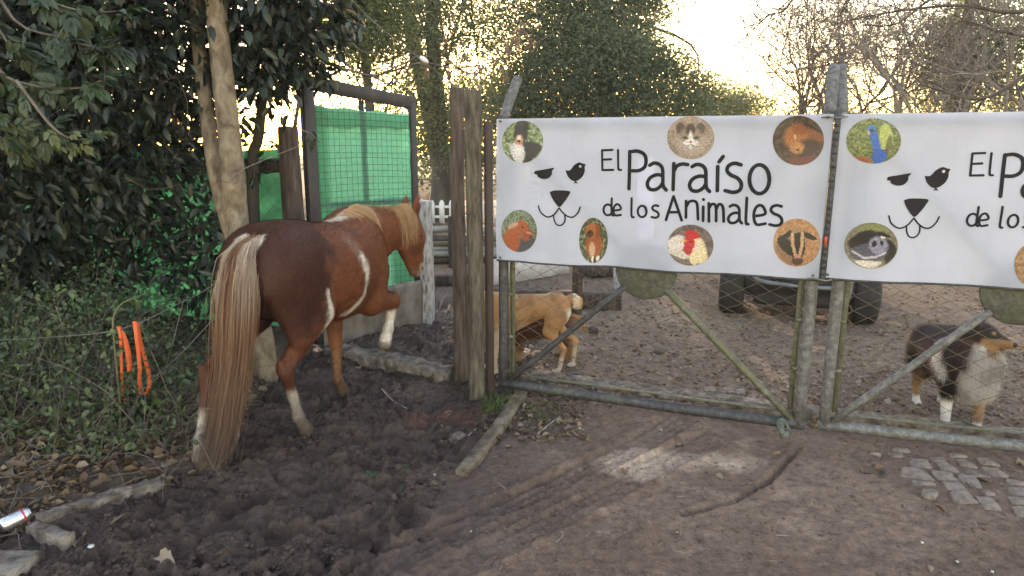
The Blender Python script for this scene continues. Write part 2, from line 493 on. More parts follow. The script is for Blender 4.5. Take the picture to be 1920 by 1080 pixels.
def hbase(x, y):
    mud, damp, bank, sk, sb = zones(x, y)
    h = 0.012 * fbm(x * 1.1, y * 1.1, 3, 2)
    churn = 0.012 + 0.022 * fbm(x * 3.4, y * 3.4, 3, 7) + -0.015 * ridged(x * 5.5 + 0.4 * fbm(x * 6, y * 6, 2, 8), y * 5.5 + 0.4 * fbm(x * 6, y * 6, 2, 18), 3, 12) * sstep(-0.6, 0.5, fbm(x * 2, y * 2, 2, 33)) + -0.010 * ridged(x * 13, y * 13, 3, 19) * sstep(-0.5, 0.4, fbm(x * 3, y * 3, 2, 35)) + -0.005 * ridged(x * 27, y * 27, 2, 14) + 0.006 * fbm(x * 52, y * 52, 2, 24) - 0.026 * sstep(0.20, 0.34, fbm(x * 7 + 0.6 * fbm(x * 9, y * 9, 2, 3), y * 11, 3, 81)) + 0.012 * sstep(0.25, 0.32, fbm(x * 6.5, y * 6.5, 4, 87))
    h = h + mud * (churn - 0.012)
    smooth = 0.006 * fbm(x * 7, y * 7, 4, 9) + 0.004 * fbm(x * 30, y * 30, 3, 29) - 0.004 * sstep(0.30, 0.42, fbm(x * 9, y * 14, 4, 39)) * sstep(-0.2, 0.4, fbm(x * 1.3, y * 1.3, 2, 49))
    h = h + (1 - mud) * smooth
    h = h + damp * (0.010 * fbm(x * 6, y * 6, 4, 17) + 0.004 * ridged(x * 15, y * 15, 2, 3))
    # rough stony yard behind the gate
    yard = sstep(4.3, 5.2, y) * (1 - mud) * (1 - bank)
    h = h + yard * 0.016 * fbm(x * 4.2, y * 4.2, 5, 51) * sstep(60, 20, y)
    h = h + bank * (0.07 + 0.20 * sstep(0.0, -1.6, sb) + 0.03 * fbm(x * 3, y * 3, 4, 61))
    # the trodden mound past the doorway
    h = h + 0.06 * np.exp(-(((x + 0.85) / 0.5) ** 2 + ((y - 5.6) / 0.35) ** 2))
    return h

def hgt(x, y):
    x = np.asarray(x, dtype=float); y = np.asarray(y, dtype=float)
    h = hbase(x, y)
    for (cx, cy, r, d) in PITS:
        m = (np.abs(x - cx) < 3 * r) & (np.abs(y - cy) < 3 * r)
        if not np.any(m): continue
        xx, yy = (x - cx), (y - cy)
        q = np.hypot(xx, yy) / r
        q = q * (1 + 0.25 * np.sin(3 * np.arctan2(yy, xx) + cx * 40))
        h = h + np.where(m, -d * np.exp(-(q ** 4)) + 0.25 * d * np.exp(-((q - 1.35) / 0.3) ** 2), 0)
    for k, T in enumerate(TRACKS):
        d, s, sd_ = seg_dist(x, y, T)
        e = d * sd_
        w = sstep(0.105, 0.085, d) * sstep(0.0, 0.25, s) * (0.4 + 0.6 * sstep(-0.25, 0.25, fbm(x * 2.2, y * 2.2, 2, 77 + k)))
        lug = np.sin(s * 2 * math.pi / 0.036 + np.abs(e) * 55) * 0.5 + np.cos(e * 2 * math.pi / 0.052) * 0.9
        h = h + w * (-0.011 + 0.0085 * lug)
        h = h + 0.012 * np.exp(-((d - 0.12) / 0.025) ** 2) * sstep(0.0, 0.25, s)
    d, s, _ = seg_dist(x, y, GROOVE)
    h = h - 0.036 * np.exp(-(d / 0.013) ** 2) * sstep(0.03, 0.3, s) + 0.006 * np.exp(-((d - 0.035) / 0.015) ** 2)
    return h

def hz(x, y):
    return float(hgt(np.array([x]), np.array([y]))[0])

def axis(lo, hi, step, far_lo, far_hi, g=1.18):
    a = list(np.arange(lo, hi, step)); s = step
    while a[-1] < far_hi:
        s *= g; a.append(a[-1] + s)
    s = step
    b = [lo]
    while b[-1] > far_lo:
        s *= g; b.append(b[-1] - s)
    return np.array(b[:0:-1] + a)

gx = axis(-2.75, 2.9, 0.0098, -75, 75)
_yn = [1.60]
while _yn[-1] < 6.3: _yn.append(_yn[-1] * 1.0036)
_yf = axis(0, 0.06, 0.022, -25, 90)
gy = np.concatenate([1.60 + _yf[_yf < -0.001] * 1.0, _yn, _yn[-1] + _yf[_yf > 0.001]])
# depth steps grow slowly through the yard
X, Y = np.meshgrid(gx, gy)
Z = hgt(X, Y)
farfade = sstep(40, 15, np.hypot(X, Y))
Z = Z * farfade
nx, ny = len(gx), len(gy)
V = np.stack([X.ravel(), Y.ravel(), Z.ravel()], 1)
ii = np.arange(nx * ny).reshape(ny, nx)
F = np.stack([ii[:-1, :-1].ravel(), ii[:-1, 1:].ravel(), ii[1:, 1:].ravel(), ii[1:, :-1].ravel()], 1)
gme = mesh_from('ground', V, F)
mud, damp, bank, sk, sb = zones(X, Y)
def lerp(a, b, t):
    return a * (1 - t[..., None]) + np.asarray(b) * t[..., None]
c = np.ones(X.shape + (3,)) * np.array([0.163, 0.102, 0.074])          # trodden soil
c = lerp(c, (0.225, 0.150, 0.112), sstep(-0.3, 0.6, fbm(X * 1.6, Y * 1.6, 4, 90)) * 0.8)
yard = sstep(4.0, 5.0, Y) * (1 - mud)
c = lerp(c, (0.20, 0.136, 0.098), yard * 0.8)
c = lerp(c, (0.24, 0.18, 0.12), yard * sstep(0.0, 0.5, fbm(X * 0.7 + 4, Y * 0.7, 4, 95)) * 0.8)
# dry sandy crust in front of the gate
p = G(1230, 868)
q = np.hypot((X - p[0]) / 0.62, (Y - p[1]) / 0.22) + 0.55 * fbm(X * 3.5, Y * 3.5, 5, 97)
c = lerp(c, (0.46, 0.335, 0.25), sstep(1.0, 0.25, q) * 0.9)
for (px, py, r) in [(1480, 925, 0.09), (1500, 985, 0.10), (1140, 990, 0.07), (1350, 930, 0.10), (1110, 960, 0.05), (1400, 830, 0.10)]:
    p = G(px, py)
    q = np.hypot((X - p[0]) / (1.6 * r), (Y - p[1]) / r) + 0.8 * fbm(X * 9, Y * 9, 4, 99)
    c = lerp(c, (0.30, 0.208, 0.158), sstep(1.0, 0.2, q) * 0.6)
c = lerp(c, (0.082, 0.052, 0.041), damp * 0.85)
c = lerp(c, (0.046, 0.027, 0.0195), mud)
c = lerp(c, (0.084, 0.052, 0.038), mud * sstep(0.0, 0.6, fbm(X * 2.6, Y * 2.6, 4, 66)) * 0.8)
p = G(830, 775)
c = lerp(c, (0.105, 0.040, 0.022), sstep(1.0, 0.2, np.hypot((X - p[0]) / 0.36, (Y - p[1]) / 0.2) + 0.7 * fbm(X * 6, Y * 6, 4, 70)) * 0.8)
c = lerp(c, (0.060, 0.045, 0.034), bank)
c = c * (1 - 0.15 * sstep(0.30, 0.42, fbm(X * 9, Y * 14, 4, 39)) * (1 - mud) * (Y < 9))[..., None]  # soil pits darkened in the colour to deepen their shade
c = lerp(c, (0.07, 0.085, 0.03), sstep(12, 22, Y) * 0.7)
wet = np.clip(mud * (0.55 + 0.6 * sstep(-0.3, 0.4, fbm(X * 2.1, Y * 2.1, 4, 101))), 0, 1)
p = G(720, 900)
wet = np.clip(wet + mud * sstep(0.45, 0.05, np.hypot(X - p[0], (Y - p[1]) * 1.3) + 0.12 * fbm(X * 7, Y * 7, 3, 103)) * 0.6 + damp * 0.22, 0, 1)
col = np.concatenate([c.reshape(-1, 3), wet.reshape(-1, 1)], 1)
set_col(gme, col)

def ground_mat():
    m, nt, bs, _ = nmat('trodden soil and mud')
    at = nt.nodes.new('ShaderNodeVertexColor'); at.layer_name = 'Col'
    f1 = ramp(nt, [(0.33, (0.36, 0.35, 0.34)), (0.45, (0.85, 0.85, 0.85)), (0.55, (1.05, 1.05, 1.05)), (0.68, (1.6, 1.56, 1.5))], noise(nt, 22, 9, 0.75))  # mottled soil and moisture tones, deepened to stand in for crevice shade
    f2 = ramp(nt, [(0.3, (0.8, 0.8, 0.8)), (0.7, (1.2, 1.2, 1.2))], noise(nt, 150, 4, 0.6))
    c = mixc(nt, 1.0, at.outputs[0], f1, 'MULTIPLY')
    c = mixc(nt, 1.0, c, f2, 'MULTIPLY')
    nt.links.new(c, bs.inputs['Base Color'])
    w = at.outputs['Alpha']
    n = noise(nt, 18, 5, 0.6)
    r = math_(nt, 'SUBTRACT', 0.92, math_(nt, 'MULTIPLY', w, math_(nt, 'ADD', 0.28, math_(nt, 'MULTIPLY', n, 0.75))))
    nt.links.new(r, bs.inputs['Roughness'])
    bs.inputs['Specular IOR Level'].default_value = 0.5
    bump(nt, bs, math_(nt, 'ADD', noise(nt, 45, 8, 0.75), math_(nt, 'MULTIPLY', noise(nt, 170, 3, 0.6), 0.4)), 0.85, 0.022)
    return m
M['ground'] = ground_mat()
ground = link('ground', gme, M['ground'])
tag(ground, 'churned dark mud on the left and trodden brown soil in front of the gate', kind='structure')

# water standing in the deepest hoof prints
M['water'] = nmat('muddy water')[0]
_bs = M['water'].node_tree.nodes['Principled BSDF']; _bs.inputs['Base Color'].default_value = (0.045, 0.034, 0.028, 1); _bs.inputs['Roughness'].default_value = 0.06
for (px, py, rad, pc) in [(735, 890, 0.26, 26), (640, 985, 0.20, 16), (810, 888, 0.10, 40), (500, 1010, 0.16, 12)]:
    p_ = G(px, py); a_ = np.linspace(0, 2 * math.pi, 40, endpoint=False)
    rr_ = rad * (1 + 0.2 * np.sin(a_ * 3 + px) + 0.1 * np.sin(a_ * 5))
    xs_, ys_ = p_[0] + rr_ * np.cos(a_), p_[1] + rr_ * np.sin(a_) * 0.8
    gx_, gy_ = np.meshgrid(np.linspace(-rad, rad, 30), np.linspace(-rad, rad, 30))
    lv = np.percentile(hgt(p_[0] + gx_, p_[1] + gy_ * 0.8), pc)
    V_ = np.concatenate([np.stack([rr_ * np.cos(a_), rr_ * np.sin(a_) * 0.8, np.zeros(40)], 1), [[0, 0, 0]]])
    tag(link('puddle', mesh_from('puddle', V_, [[i, (i + 1) % 40, 40] for i in range(40)]), M['water'], None, (p_[0], p_[1], lv)), 'water standing in hoof prints in the mud', kind='structure')

# ------------------------------------------------------------------ concrete edgings and sills
def strip(name, pts, w, t, mat, label, cat, zoff=0.0, n=24, jit=0.004, parent=None, seed=0, sink=0.0):
    """a slab following the ground line, its top edge chipped and uneven"""
    P = spline(pts, n)
    T = np.gradient(P, axis=0); T /= np.linalg.norm(T, axis=1)[:, None]
    N = np.stack([T[:, 1], -T[:, 0]], 1)
    m = MB(); rows = []
    prof = [(-0.5, -1.0), (-0.5, -0.1), (-0.46, 0), (-0.2, 0.02), (0.2, 0.0), (0.46, 0), (0.5, -0.1), (0.5, -1.0)]
    V = []
    for i in range(n):
        for (a, b) in prof:
            x, y = P[i] + N[i] * a * w
            w_ = float(fbm(np.array([x * 9.0]), np.array([y * 9.0 + b]), 3, 71)[0])
            z = zoff + b * t - sink * i / (n - 1) + (1.6 * jit * w_ + rng.uniform(-0.25, 0.25) * jit if b > -0.5 else 0)
            V.append((x + rng.uniform(-0.3, 0.3) * jit + jit * w_, y + rng.uniform(-0.3, 0.3) * jit - jit * w_, z))
    k = len(prof)
    F = [[i * k + j, i * k + j + 1, (i + 1) * k + j + 1, (i + 1) * k + j] for i in range(n - 1) for j in range(k - 1)]
    F += [list(range(k))[::-1], [(n - 1) * k + j for j in range(k)]]
    m.add(V, F)
    c0 = P[n // 2]
    o = m.build(name, mat, parent, loc=(c0[0], c0[1], 0))
    if label: tag(o, label, cat)
    return o
M['kerb'] = pmat('mossy concrete kerb', [(0.36, (0.05, 0.034, 0.026)), (0.5, (0.125, 0.095, 0.068)), (0.66, (0.20, 0.175, 0.115))], 14, 0.9, 0.8, 0.015, bscale=60)
k0, k1 = G(978, 742), G(868, 892)
strip('concrete_kerb', [k0[:2], (k0[:2] + k1[:2]) / 2 + np.array([0.01, 0.0]), k1[:2]], 0.078, 0.12, M['kerb'], 'narrow concrete kerb running from the gate foot into the mud', 'kerb', 0.034)
a, b, c_ = G(75, 985), G(190, 940), G(430, 858)
strip('concrete_edging', [a[:2], b[:2], b[:2] * 0.55 + c_[:2] * 0.45], 0.07, 0.10, M['concrete'], 'pale concrete edging half buried in mud below the leaf litter', 'edging', 0.045, n=40, jit=0.009, sink=0.035)
a, b = G(62, 992), G(128, 1018)
strip('concrete_block', [a[:2], b[:2]], 0.06, 0.10, M['concrete'], 'short concrete edging stub lying at the mud corner beside the can', 'edging', 0.032, n=12, jit=0.009)
a, b = G(-70, 1062), G(58, 1062)
strip('concrete_slab', [a[:2], b[:2]], 0.16, 0.08, M['concrete'], 'grey concrete slab end at the bottom left corner', 'slab', 0.026, n=8, jit=0.006)
# worn sill of the doorway the horse steps over
a, b = G(620, 660), G(842, 706)
strip('concrete_sill', [a[:2], (a[:2] + b[:2]) / 2 + np.array([0.01, 0.02]), b[:2]], 0.17, 0.16, M['concrete'], 'worn concrete doorway sill under the raised hoof of the horse', 'sill', 0.058, jit=0.012)
a, b = G(960, 703), G(1506, 776)
a2, b2 = G(1535, 779), G(2150, 850)
strip('concrete_threshold', [a[:2], b[:2], (b[:2] + a2[:2]) / 2, b2[:2]], 0.13, 0.12, M['concrete'], 'long low concrete threshold just behind the gate rails', 'threshold', 0.042, n=60)

# ------------------------------------------------------------------ cobbles: pieces of the ground
def cobble(quad, name='paving_stone', th=0.06, lift=0.007):
    """stone from its four top corners on the ground, edges rounded"""
    q = np.array([G(*p)[:2] for p in quad]); c0 = q.mean(0); q = c0 + (q - c0) * 1.10
    z0 = hz(*c0)
    rings = [(1.02, -th), (1.0, lift - 0.008), (0.965, lift - 0.001), (0.80, lift + 0.001)]
    ring = []
    for i in range(4):                    # 3 points a side
        a, b = q[i], q[(i + 1) % 4]
        for t in (0.08, 0.5, 0.92):
            ring.append(a * (1 - t) + b * t + rng.uniform(-0.008, 0.008, 2))
    ring = np.array(ring); n = len(ring)
    V = []
    for s, z in rings:
        for p_ in ring:
            d = (p_ - c0) * s
            V.append((d[0], d[1], z + (rng.uniform(-0.003, 0.003) if z > 0 else 0)))
    V.append((0, 0, lift + 0.003))
    F = [[k * n + i, k * n + (i + 1) % n, (k + 1) * n + (i + 1) % n, (k + 1) * n + i] for k in range(3) for i in range(n)]
    F += [[3 * n + i, 3 * n + (i + 1) % n, 4 * n] for i in range(n)]
    # winding depends on the order of the corners
    ar = np.sum(ring[:, 0] * np.roll(ring[:, 1], -1) - np.roll(ring[:, 0], -1) * ring[:, 1])
    if ar < 0: F = [f[::-1] for f in F]
    return link(name, mesh_from(name, V, F), M['stone'], ground, (c0[0], c0[1], z0))
def zc(pts):     # corners measured on an enlargement of the lower right
    return [(1220 + x / 2.743, 780 + y / 2.743) for x, y in pts]
COB = [[(1330, 222), (1425, 228), (1435, 270), (1335, 262)], [(1300, 268), (1395, 285), (1465, 345), (1292, 318)],
       [(1440, 290), (1545, 300), (1570, 340), (1475, 332)], [(1350, 345), (1440, 350), (1462, 368), (1352, 364)],
       [(1397, 385), (1470, 395), (1468, 432), (1400, 420)], [(1505, 348), (1590, 352), (1675, 450), (1555, 442)],
       [(1585, 303), (1660, 312), (1700, 370), (1598, 350)], [(1470, 244), (1530, 248), (1582, 292), (1500, 280)],
       [(1565, 218), (1625, 222), (1672, 260), (1592, 256)], [(1675, 425), (1750, 425), (1808, 488), (1720, 488)],
       [(1610, 275), (1690, 285), (1742, 312), (1640, 302)], [(1705, 255), (1785, 262), (1840, 305), (1745, 298)],
       [(1680, 215), (1745, 222), (1795, 252), (1710, 246)], [(1835, 320), (1930, 330), (1945, 350), (1850, 345)],
       [(1840, 362), (1925, 370), (1940, 410), (1852, 402)], [(1838, 418), (1930, 425), (1935, 455), (1850, 452)],
       [(1700, 390), (1745, 390), (1775, 415), (1715, 412)], [(1440, 218), (1510, 222), (1525, 240), (1455, 238)],
       [(1215, 195), (1290, 195), (1310, 216), (1222, 212)], [(1245, 168), (1320, 172), (1330, 190), (1252, 186)],
       [(1530, 195), (1600, 200), (1625, 214), (1545, 212)], [(1120, 198), (1175, 200), (1180, 212), (1125, 210)],
       [(1955, 335), (2040, 345), (2070, 385), (1970, 375)], [(1960, 430), (2050, 440), (2080, 490), (1975, 480)],
       [(1860, 470), (1940, 478), (1960, 520), (1880, 512)]]
for q in COB:
    cobble(zc(q))
def zy(pts):     # cobbles just inside the gate
    return [(1300 + x / 2.077, 480 + y / 2.077) for x, y in pts]
for q in [[(40, 515), (82, 512), (88, 528), (44, 532)], [(100, 518), (150, 516), (156, 534), (106, 537)], [(165, 522), (200, 520), (206, 538), (170, 540)],
          [(60, 540), (120, 541), (126, 556), (66, 556)], [(140, 545), (200, 546), (206, 562), (146, 560)], [(210, 542), (262, 542), (268, 560), (216, 560)],
          [(222, 490), (262, 488), (270, 512), (228, 514)], [(0, 530), (36, 530), (40, 546), (2, 548)], [(270, 520), (310, 520), (316, 536), (276, 538)]]:
    cobble(zy(q), lift=0.012)

# ------------------------------------------------------------------ leaves and strands
def unit(a):
    return a / (np.linalg.norm(a, axis=-1, keepdims=True) + 1e-12)

LEAF = {
    # outline points (along, across, lift) and faces of one blade
    'laurel': (np.array([[0, 0, 0], [.28, .42, .10], [.68, .40, .06], [1, 0, -.14], [.68, -.40, .06], [.28, -.42, .10], [.3, 0, 0], [.68, 0, -.03]]),
               [[0, 6, 1], [6, 7, 2, 1], [7, 3, 2], [0, 5, 6], [6, 5, 4, 7], [7, 4, 3]]),
    'small': (np.array([[0, 0, 0], [.45, .40, .10], [1, 0, -.06], [.45, -.40, .10]]), [[0, 2, 1], [0, 3, 2]]),
    'curl': (np.array([[0, 0, 0], [.25, .38, .22], [.65, .42, .28], [1, .05, .12], [.7, -.40, .30], [.25, -.34, .16], [.5, 0, 0]]),
             [[0, 6, 1], [1, 6, 2], [2, 6, 3], [3, 6, 4], [4, 6, 5], [5, 6, 0]]),
    'lobed': (np.array([[0, 0, 0], [.10, .30, .04], [.02, .55, .10], [.30, .36, .05], [.42, .62, .10], [.58, .28, .02], [1, 0, -.12],
                        [.58, -.28, .02], [.42, -.62, .10], [.30, -.36, .05], [.02, -.55, .10], [.10, -.30, .04], [.38, 0, 0]]),
              [[i, 12, i + 1][::-1] for i in range(0, 11)] + [[11, 12, 0][::-1]]),
    'blade': (np.array([[0, .5, 0], [0, -.5, 0], [.5, .4, .06], [.5, -.4, .06], [1, 0, 0]]), [[0, 1, 3, 2], [2, 3, 4]]),
}

def leaves_mesh(name, pos, ax, nrm, L, W, kind='laurel', tint=None):
    """one mesh of many separate blades"""
    T, F = LEAF[kind]
    n, k = len(pos), len(T)
    ax = unit(ax); sd_ = unit(np.cross(nrm, ax)); nn = np.cross(ax, sd_)
    L = np.broadcast_to(L, (n,)); W = np.broadcast_to(W, (n,))
    V = pos[:, None, :] + ax[:, None, :] * (T[None, :, 0:1] * L[:, None, None]) \
        + sd_[:, None, :] * (T[None, :, 1:2] * W[:, None, None]) + nn[:, None, :] * (T[None, :, 2:3] * L[:, None, None])
    tri = []
    for f in F:
        for i in range(1, len(f) - 1):
            tri.append([f[0], f[i], f[i + 1]])
    tri = np.array(tri)
    Fa = (np.arange(n)[:, None, None] * k + tri[None]).reshape(-1, 3)
    me = mesh_from(name, V.reshape(-1, 3), Fa, smooth=kind in ('laurel',))
    if tint is None: tint = rng.uniform(0, 1, n)
    c = np.repeat(tint, k)[:, None] * np.ones((1, 3))
    set_col(me, c)
    return me

def rand_dir(n, up=0.0):
    d = rng.normal(size=(n, 3)); d[:, 2] += up
    return unit(d)

def in_blobs(n, blobs, shell=0.35):
    """points spread through a set of ellipsoids (cx, cy, cz, rx, ry, rz), more of them near the skin"""
    B = np.array(blobs, dtype=float)
    vol = (B[:, 3] * B[:, 4] * B[:, 5]) ** 0.75
    idx = rng.choice(len(B), n, p=vol / vol.sum())
    d = unit(rng.normal(size=(n, 3)))
    r = rng.uniform(0, 1, n) ** shell
    return B[idx, :3] + d * r[:, None] * B[idx, 3:6], d, idx

def ribbon_mesh(name, P, W, cols, side=None):
    """hair locks: P (n,k,3) centre lines, W (n,k) widths, cols (n,k,3)"""
    n, k, _ = P.shape
    T = unit(np.gradient(P, axis=1))
    if side is None:
        side = unit(rng.normal(size=(n, 3)))[:, None, :] * np.ones((1, k, 1))
    S = unit(np.cross(T, side))
    V = np.stack([P - S * W[..., None] / 2, P + S * W[..., None] / 2], 2)       # n,k,2,3
    base = (np.arange(n)[:, None] * k + np.arange(k - 1)[None]) * 2
    F = np.stack([base, base + 1, base + 3, base + 2], -1).reshape(-1, 4)
    me = mesh_from(name, V.reshape(-1, 3), F)
    set_col(me, np.repeat(cols.reshape(-1, 3), 2, axis=0))
    return me

def limb_path(p0, d0, L, n=6, wander=0.25, droop=0.0):
    P = [np.array(p0, dtype=float)]; d = unit(np.array(d0, dtype=float))
    for i in range(n):
        d = unit(d + rng.normal(0, wander, 3) / n * 2 + np.array([0, 0, -droop / n]))
        P.append(P[-1] + d * L / n)
    return np.array(P)

def grow(m, p0, d0, L, r, depth, spread=0.6, kids=4, ratio=0.62, wander=0.3, up=0.1, droop=0.0, sides=5, tips=None, rmin=0.0018):
    """recursive branching into the collector m; tips gathers branch points"""
    n = 5 if depth > 1 else 3
    P = limb_path(p0, d0, L, n, wander, droop)
    R = np.linspace(r, max(r * 0.55, rmin), len(P))
    if depth == 0: R[-1] = rmin * 0.4
    m.add(*tube(P, R, sides if depth > 1 else 3, cap=depth > 2))
    if tips is not None and depth <= 1: tips.extend(list(P[1:]))
    if depth == 0: return
    for i in range(kids):
        t = rng.uniform(0.35, 1.0) if i else 1.0
        j = min(int(t * n), n - 1); f = t * n - j
        p = P[j] * (1 - f) + P[j + 1] * f
        d = unit(P[min(j + 1, n)] - P[j])
        dd = unit(d + rng.normal(0, spread, 3) + np.array([0, 0, up]))
        grow(m, p, dd, L * ratio * rng.uniform(0.7, 1.2), max(r * 0.5 * rng.uniform(0.8, 1.1), rmin), depth - 1, spread, kids, ratio, wander, up, droop, sides, tips, rmin)

# ------------------------------------------------------------------ bodies: smooth union of tapered limbs, skinned as one surface
class Body:
    def __init__(s, lo, hi, res):
        s.lo, s.res = np.array(lo, dtype=float), res
        s.n = np.ceil((np.array(hi) - s.lo) / res).astype(int) + 1
        s.f = np.full(s.n, 0.6, dtype=np.float32)
        s.ax = [s.lo[i] + np.arange(s.n[i]) * res for i in range(3)]
    def _win(s, lo, hi):
        a = np.clip(np.floor((np.array(lo) - s.lo) / s.res).astype(int), 0, s.n)
        b = np.clip(np.ceil((np.array(hi) - s.lo) / s.res).astype(int) + 1, 0, s.n)
        sl = tuple(slice(a[i], b[i]) for i in range(3))
        g = np.meshgrid(*[s.ax[i][sl[i]] for i in range(3)], indexing='ij')
        return sl, np.stack(g, -1)
    def _un(s, sl, d, k):
        f = s.f[sl]
        h = np.clip(0.5 + 0.5 * (f - d) / k, 0, 1)
        s.f[sl] = f * (1 - h) + d * h - k * h * (1 - h)
    def cone(s, p0, p1, r0, r1, k=0.03, flat=1.0, n=(0, 1, 0)):
        """tapered limb from p0 to p1; flat < 1 thins it along n"""
        p0, p1 = np.array(p0, dtype=float), np.array(p1, dtype=float)
        R = max(r0, r1) + 2 * k + 0.03
        sl, X = s._win(np.minimum(p0, p1) - R, np.maximum(p0, p1) + R)
        n = np.array(n, dtype=float); n /= np.linalg.norm(n)
        d = p1 - p0; L2 = np.dot(d, d)
        t = np.clip(((X - p0) @ d) / L2, 0, 1)
        q = X - p0 - t[..., None] * d
        if flat != 1.0:
            q = q + ((q @ n) * (1 / flat - 1))[..., None] * n
        dist = np.linalg.norm(q, axis=-1) - (r0 + (r1 - r0) * t)
        s._un(sl, (dist * (flat if flat < 1 else 1)).astype(np.float32) if False else dist.astype(np.float32), k)
        return s
    def chain(s, pts, rad, k=0.03, flat=1.0, n=(0, 1, 0)):
        for i in range(len(pts) - 1):
            s.cone(pts[i], pts[i + 1], rad[i], rad[i + 1], k, flat, n)
        return s
    def ell(s, c, r, k=0.03, Rm=None):
        c, r = np.array(c, dtype=float), np.array(r, dtype=float)
        R = r.max() + 2 * k + 0.02
        sl, X = s._win(c - R, c + R)
        q = X - c
        if Rm is not None: q = q @ np.asarray(Rm)
        dist = (np.linalg.norm(q / r, axis=-1) - 1) * r.min()
        s._un(sl, dist.astype(np.float32), k)
        return s
    def trunk(s, prof, k=0.03, pw=2.2):
        """prof rows: x, top z, bottom z, half width, centre y"""
        A = np.array(prof, dtype=float)
        sl, X = s._win((A[0, 0] - 0.1, -0.6, A[:, 2].min() - 0.1), (A[-1, 0] + 0.1, 0.6, A[:, 1].max() + 0.1))
        xx = X[:, 0, 0, 0]
        P = spline(A, 200)
        def ip(c): return np.interp(xx, P[:, 0], P[:, c])
        top, bot, w = ip(1), ip(2), ip(3)
        cy = ip(4) if A.shape[1] > 4 else np.zeros_like(xx)
        cz, hh = (top + bot) / 2, (top - bot) / 2
        e = (lambda v: v[:, None, None])
        q = (np.abs((X[..., 1] - e(cy)) / e(w)) ** pw + np.abs((X[..., 2] - e(cz)) / e(hh)) ** pw) ** (1 / pw)
        d = (q - 1) * e(np.minimum(w, hh))
        over = np.maximum(A[0, 0] - X[..., 0], X[..., 0] - A[-1, 0])
        d = np.maximum(d, over)
        s._un(sl, d.astype(np.float32), k)
        return s
    def skin(s, smooth=2):
        """surface nets"""
        f = s.f
        c = [f[i:f.shape[0] - 1 + i, j:f.shape[1] - 1 + j, k:f.shape[2] - 1 + k] for i in (0, 1) for j in (0, 1) for k in (0, 1)]
        C = np.stack(c, -1); sg = C < 0
        act = sg.any(-1) & ~sg.all(-1)
        idx = np.full(act.shape, -1, dtype=np.int64); cells = np.argwhere(act)
        idx[act] = np.arange(len(cells))
        Cv = C[act]
        off = np.array([[i, j, k] for i in (0, 1) for j in (0, 1) for k in (0, 1)], dtype=float)
        acc = np.zeros((len(cells), 3)); cnt = np.zeros(len(cells))
        for a in range(8):
            for b in range(a + 1, 8):
                if np.abs(off[a] - off[b]).sum() != 1: continue
                fa, fb = Cv[:, a], Cv[:, b]
                m = (fa < 0) != (fb < 0)
                t = np.where(m, fa / np.where(m, fa - fb, 1), 0)
                acc += np.where(m[:, None], off[a] + t[:, None] * (off[b] - off[a]), 0); cnt += m
        V = s.lo + (cells + acc / cnt[:, None]) * s.res
        Fs = []
        for ax in range(3):
            u, v = (ax + 1) % 3, (ax + 2) % 3
            sl0 = [slice(None)] * 3; sl1 = [slice(None)] * 3
            sl0[ax] = slice(0, -1); sl1[ax] = slice(1, None)
            a, b = f[tuple(sl0)] < 0, f[tuple(sl1)] < 0
            e = np.argwhere(a != b)
            e = e[(e[:, u] > 0) & (e[:, v] > 0) & (e[:, u] < f.shape[u] - 1) & (e[:, v] < f.shape[v] - 1)]
            fl = a[tuple(e.T)]
            def cell(du, dv):
                q = e.copy(); q[:, u] -= du; q[:, v] -= dv
                return idx[tuple(q.T)]
            q = np.stack([cell(1, 1), cell(0, 1), cell(0, 0), cell(1, 0)], 1)
            q[~fl] = q[~fl][:, ::-1]
            Fs.append(q)
        F = np.concatenate(Fs); F = F[(F >= 0).all(1)]
        for _ in range(smooth):
            S = np.zeros_like(V); n = np.zeros(len(V))
            for a in range(4):
                i, j = F[:, a], F[:, (a + 1) % 4]
                np.add.at(S, i, V[j]); np.add.at(n, i, 1)
                np.add.at(S, j, V[i]); np.add.at(n, j, 1)
            V = 0.5 * V + 0.5 * S / np.maximum(n, 1)[:, None]
        return V, F

def vnormals(V, F):
    n = np.cross(V[F[:, 2]] - V[F[:, 0]], V[F[:, 3]] - V[F[:, 1]])
    N = np.zeros_like(V)
    for a in range(4): np.add.at(N, F[:, a], n)
    return unit(N)

def coat(V, F, N, cols, count, length, width, flow, lift=0.35, name='coat', bend=0.3, jitter=0.25, cj=0.15, weight=None, k=3):
    """short hairs lying along the flow field; all arguments in body coordinates"""
    a = V[F]
    area = np.linalg.norm(np.cross(a[:, 2] - a[:, 0], a[:, 3] - a[:, 1]), axis=1)
    if weight is not None: area = area * weight[F].mean(1)
    fi = rng.choice(len(F), count, p=area / area.sum())
    b = rng.dirichlet(np.ones(4), count)
    p = (a[fi] * b[..., None]).sum(1)
    nn = unit((N[F[fi]] * b[..., None]).sum(1)); cc = (cols[F[fi]] * b[..., None]).sum(1)
    fl = flow(p) if callable(flow) else np.tile(np.array(flow, dtype=float), (count, 1))
    fl = fl - nn * np.sum(fl * nn, 1)[:, None]
    d = unit(unit(fl) + nn * lift + rng.normal(0, jitter, (count, 3)))
    L = (length(p) if callable(length) else np.full(count, length)) * rng.uniform(0.6, 1.2, count)
    t = np.linspace(0, 1, k)
    g = unit(fl) - nn * 0.3
    P = p[:, None] - nn[:, None] * 0.002 + d[:, None] * (L[:, None] * t)[..., None] + g[:, None] * (bend * L[:, None] * t ** 2)[..., None]
    W = width * rng.uniform(0.7, 1.3, count)[:, None] * (1 - t * 0.85)[None]
    cc = cc * (1 + rng.uniform(-cj, cj, count))[:, None]
    return ribbon_mesh(name, P, W, np.repeat(cc[:, None], k, 1), side=np.repeat(nn[:, None], k, 1))

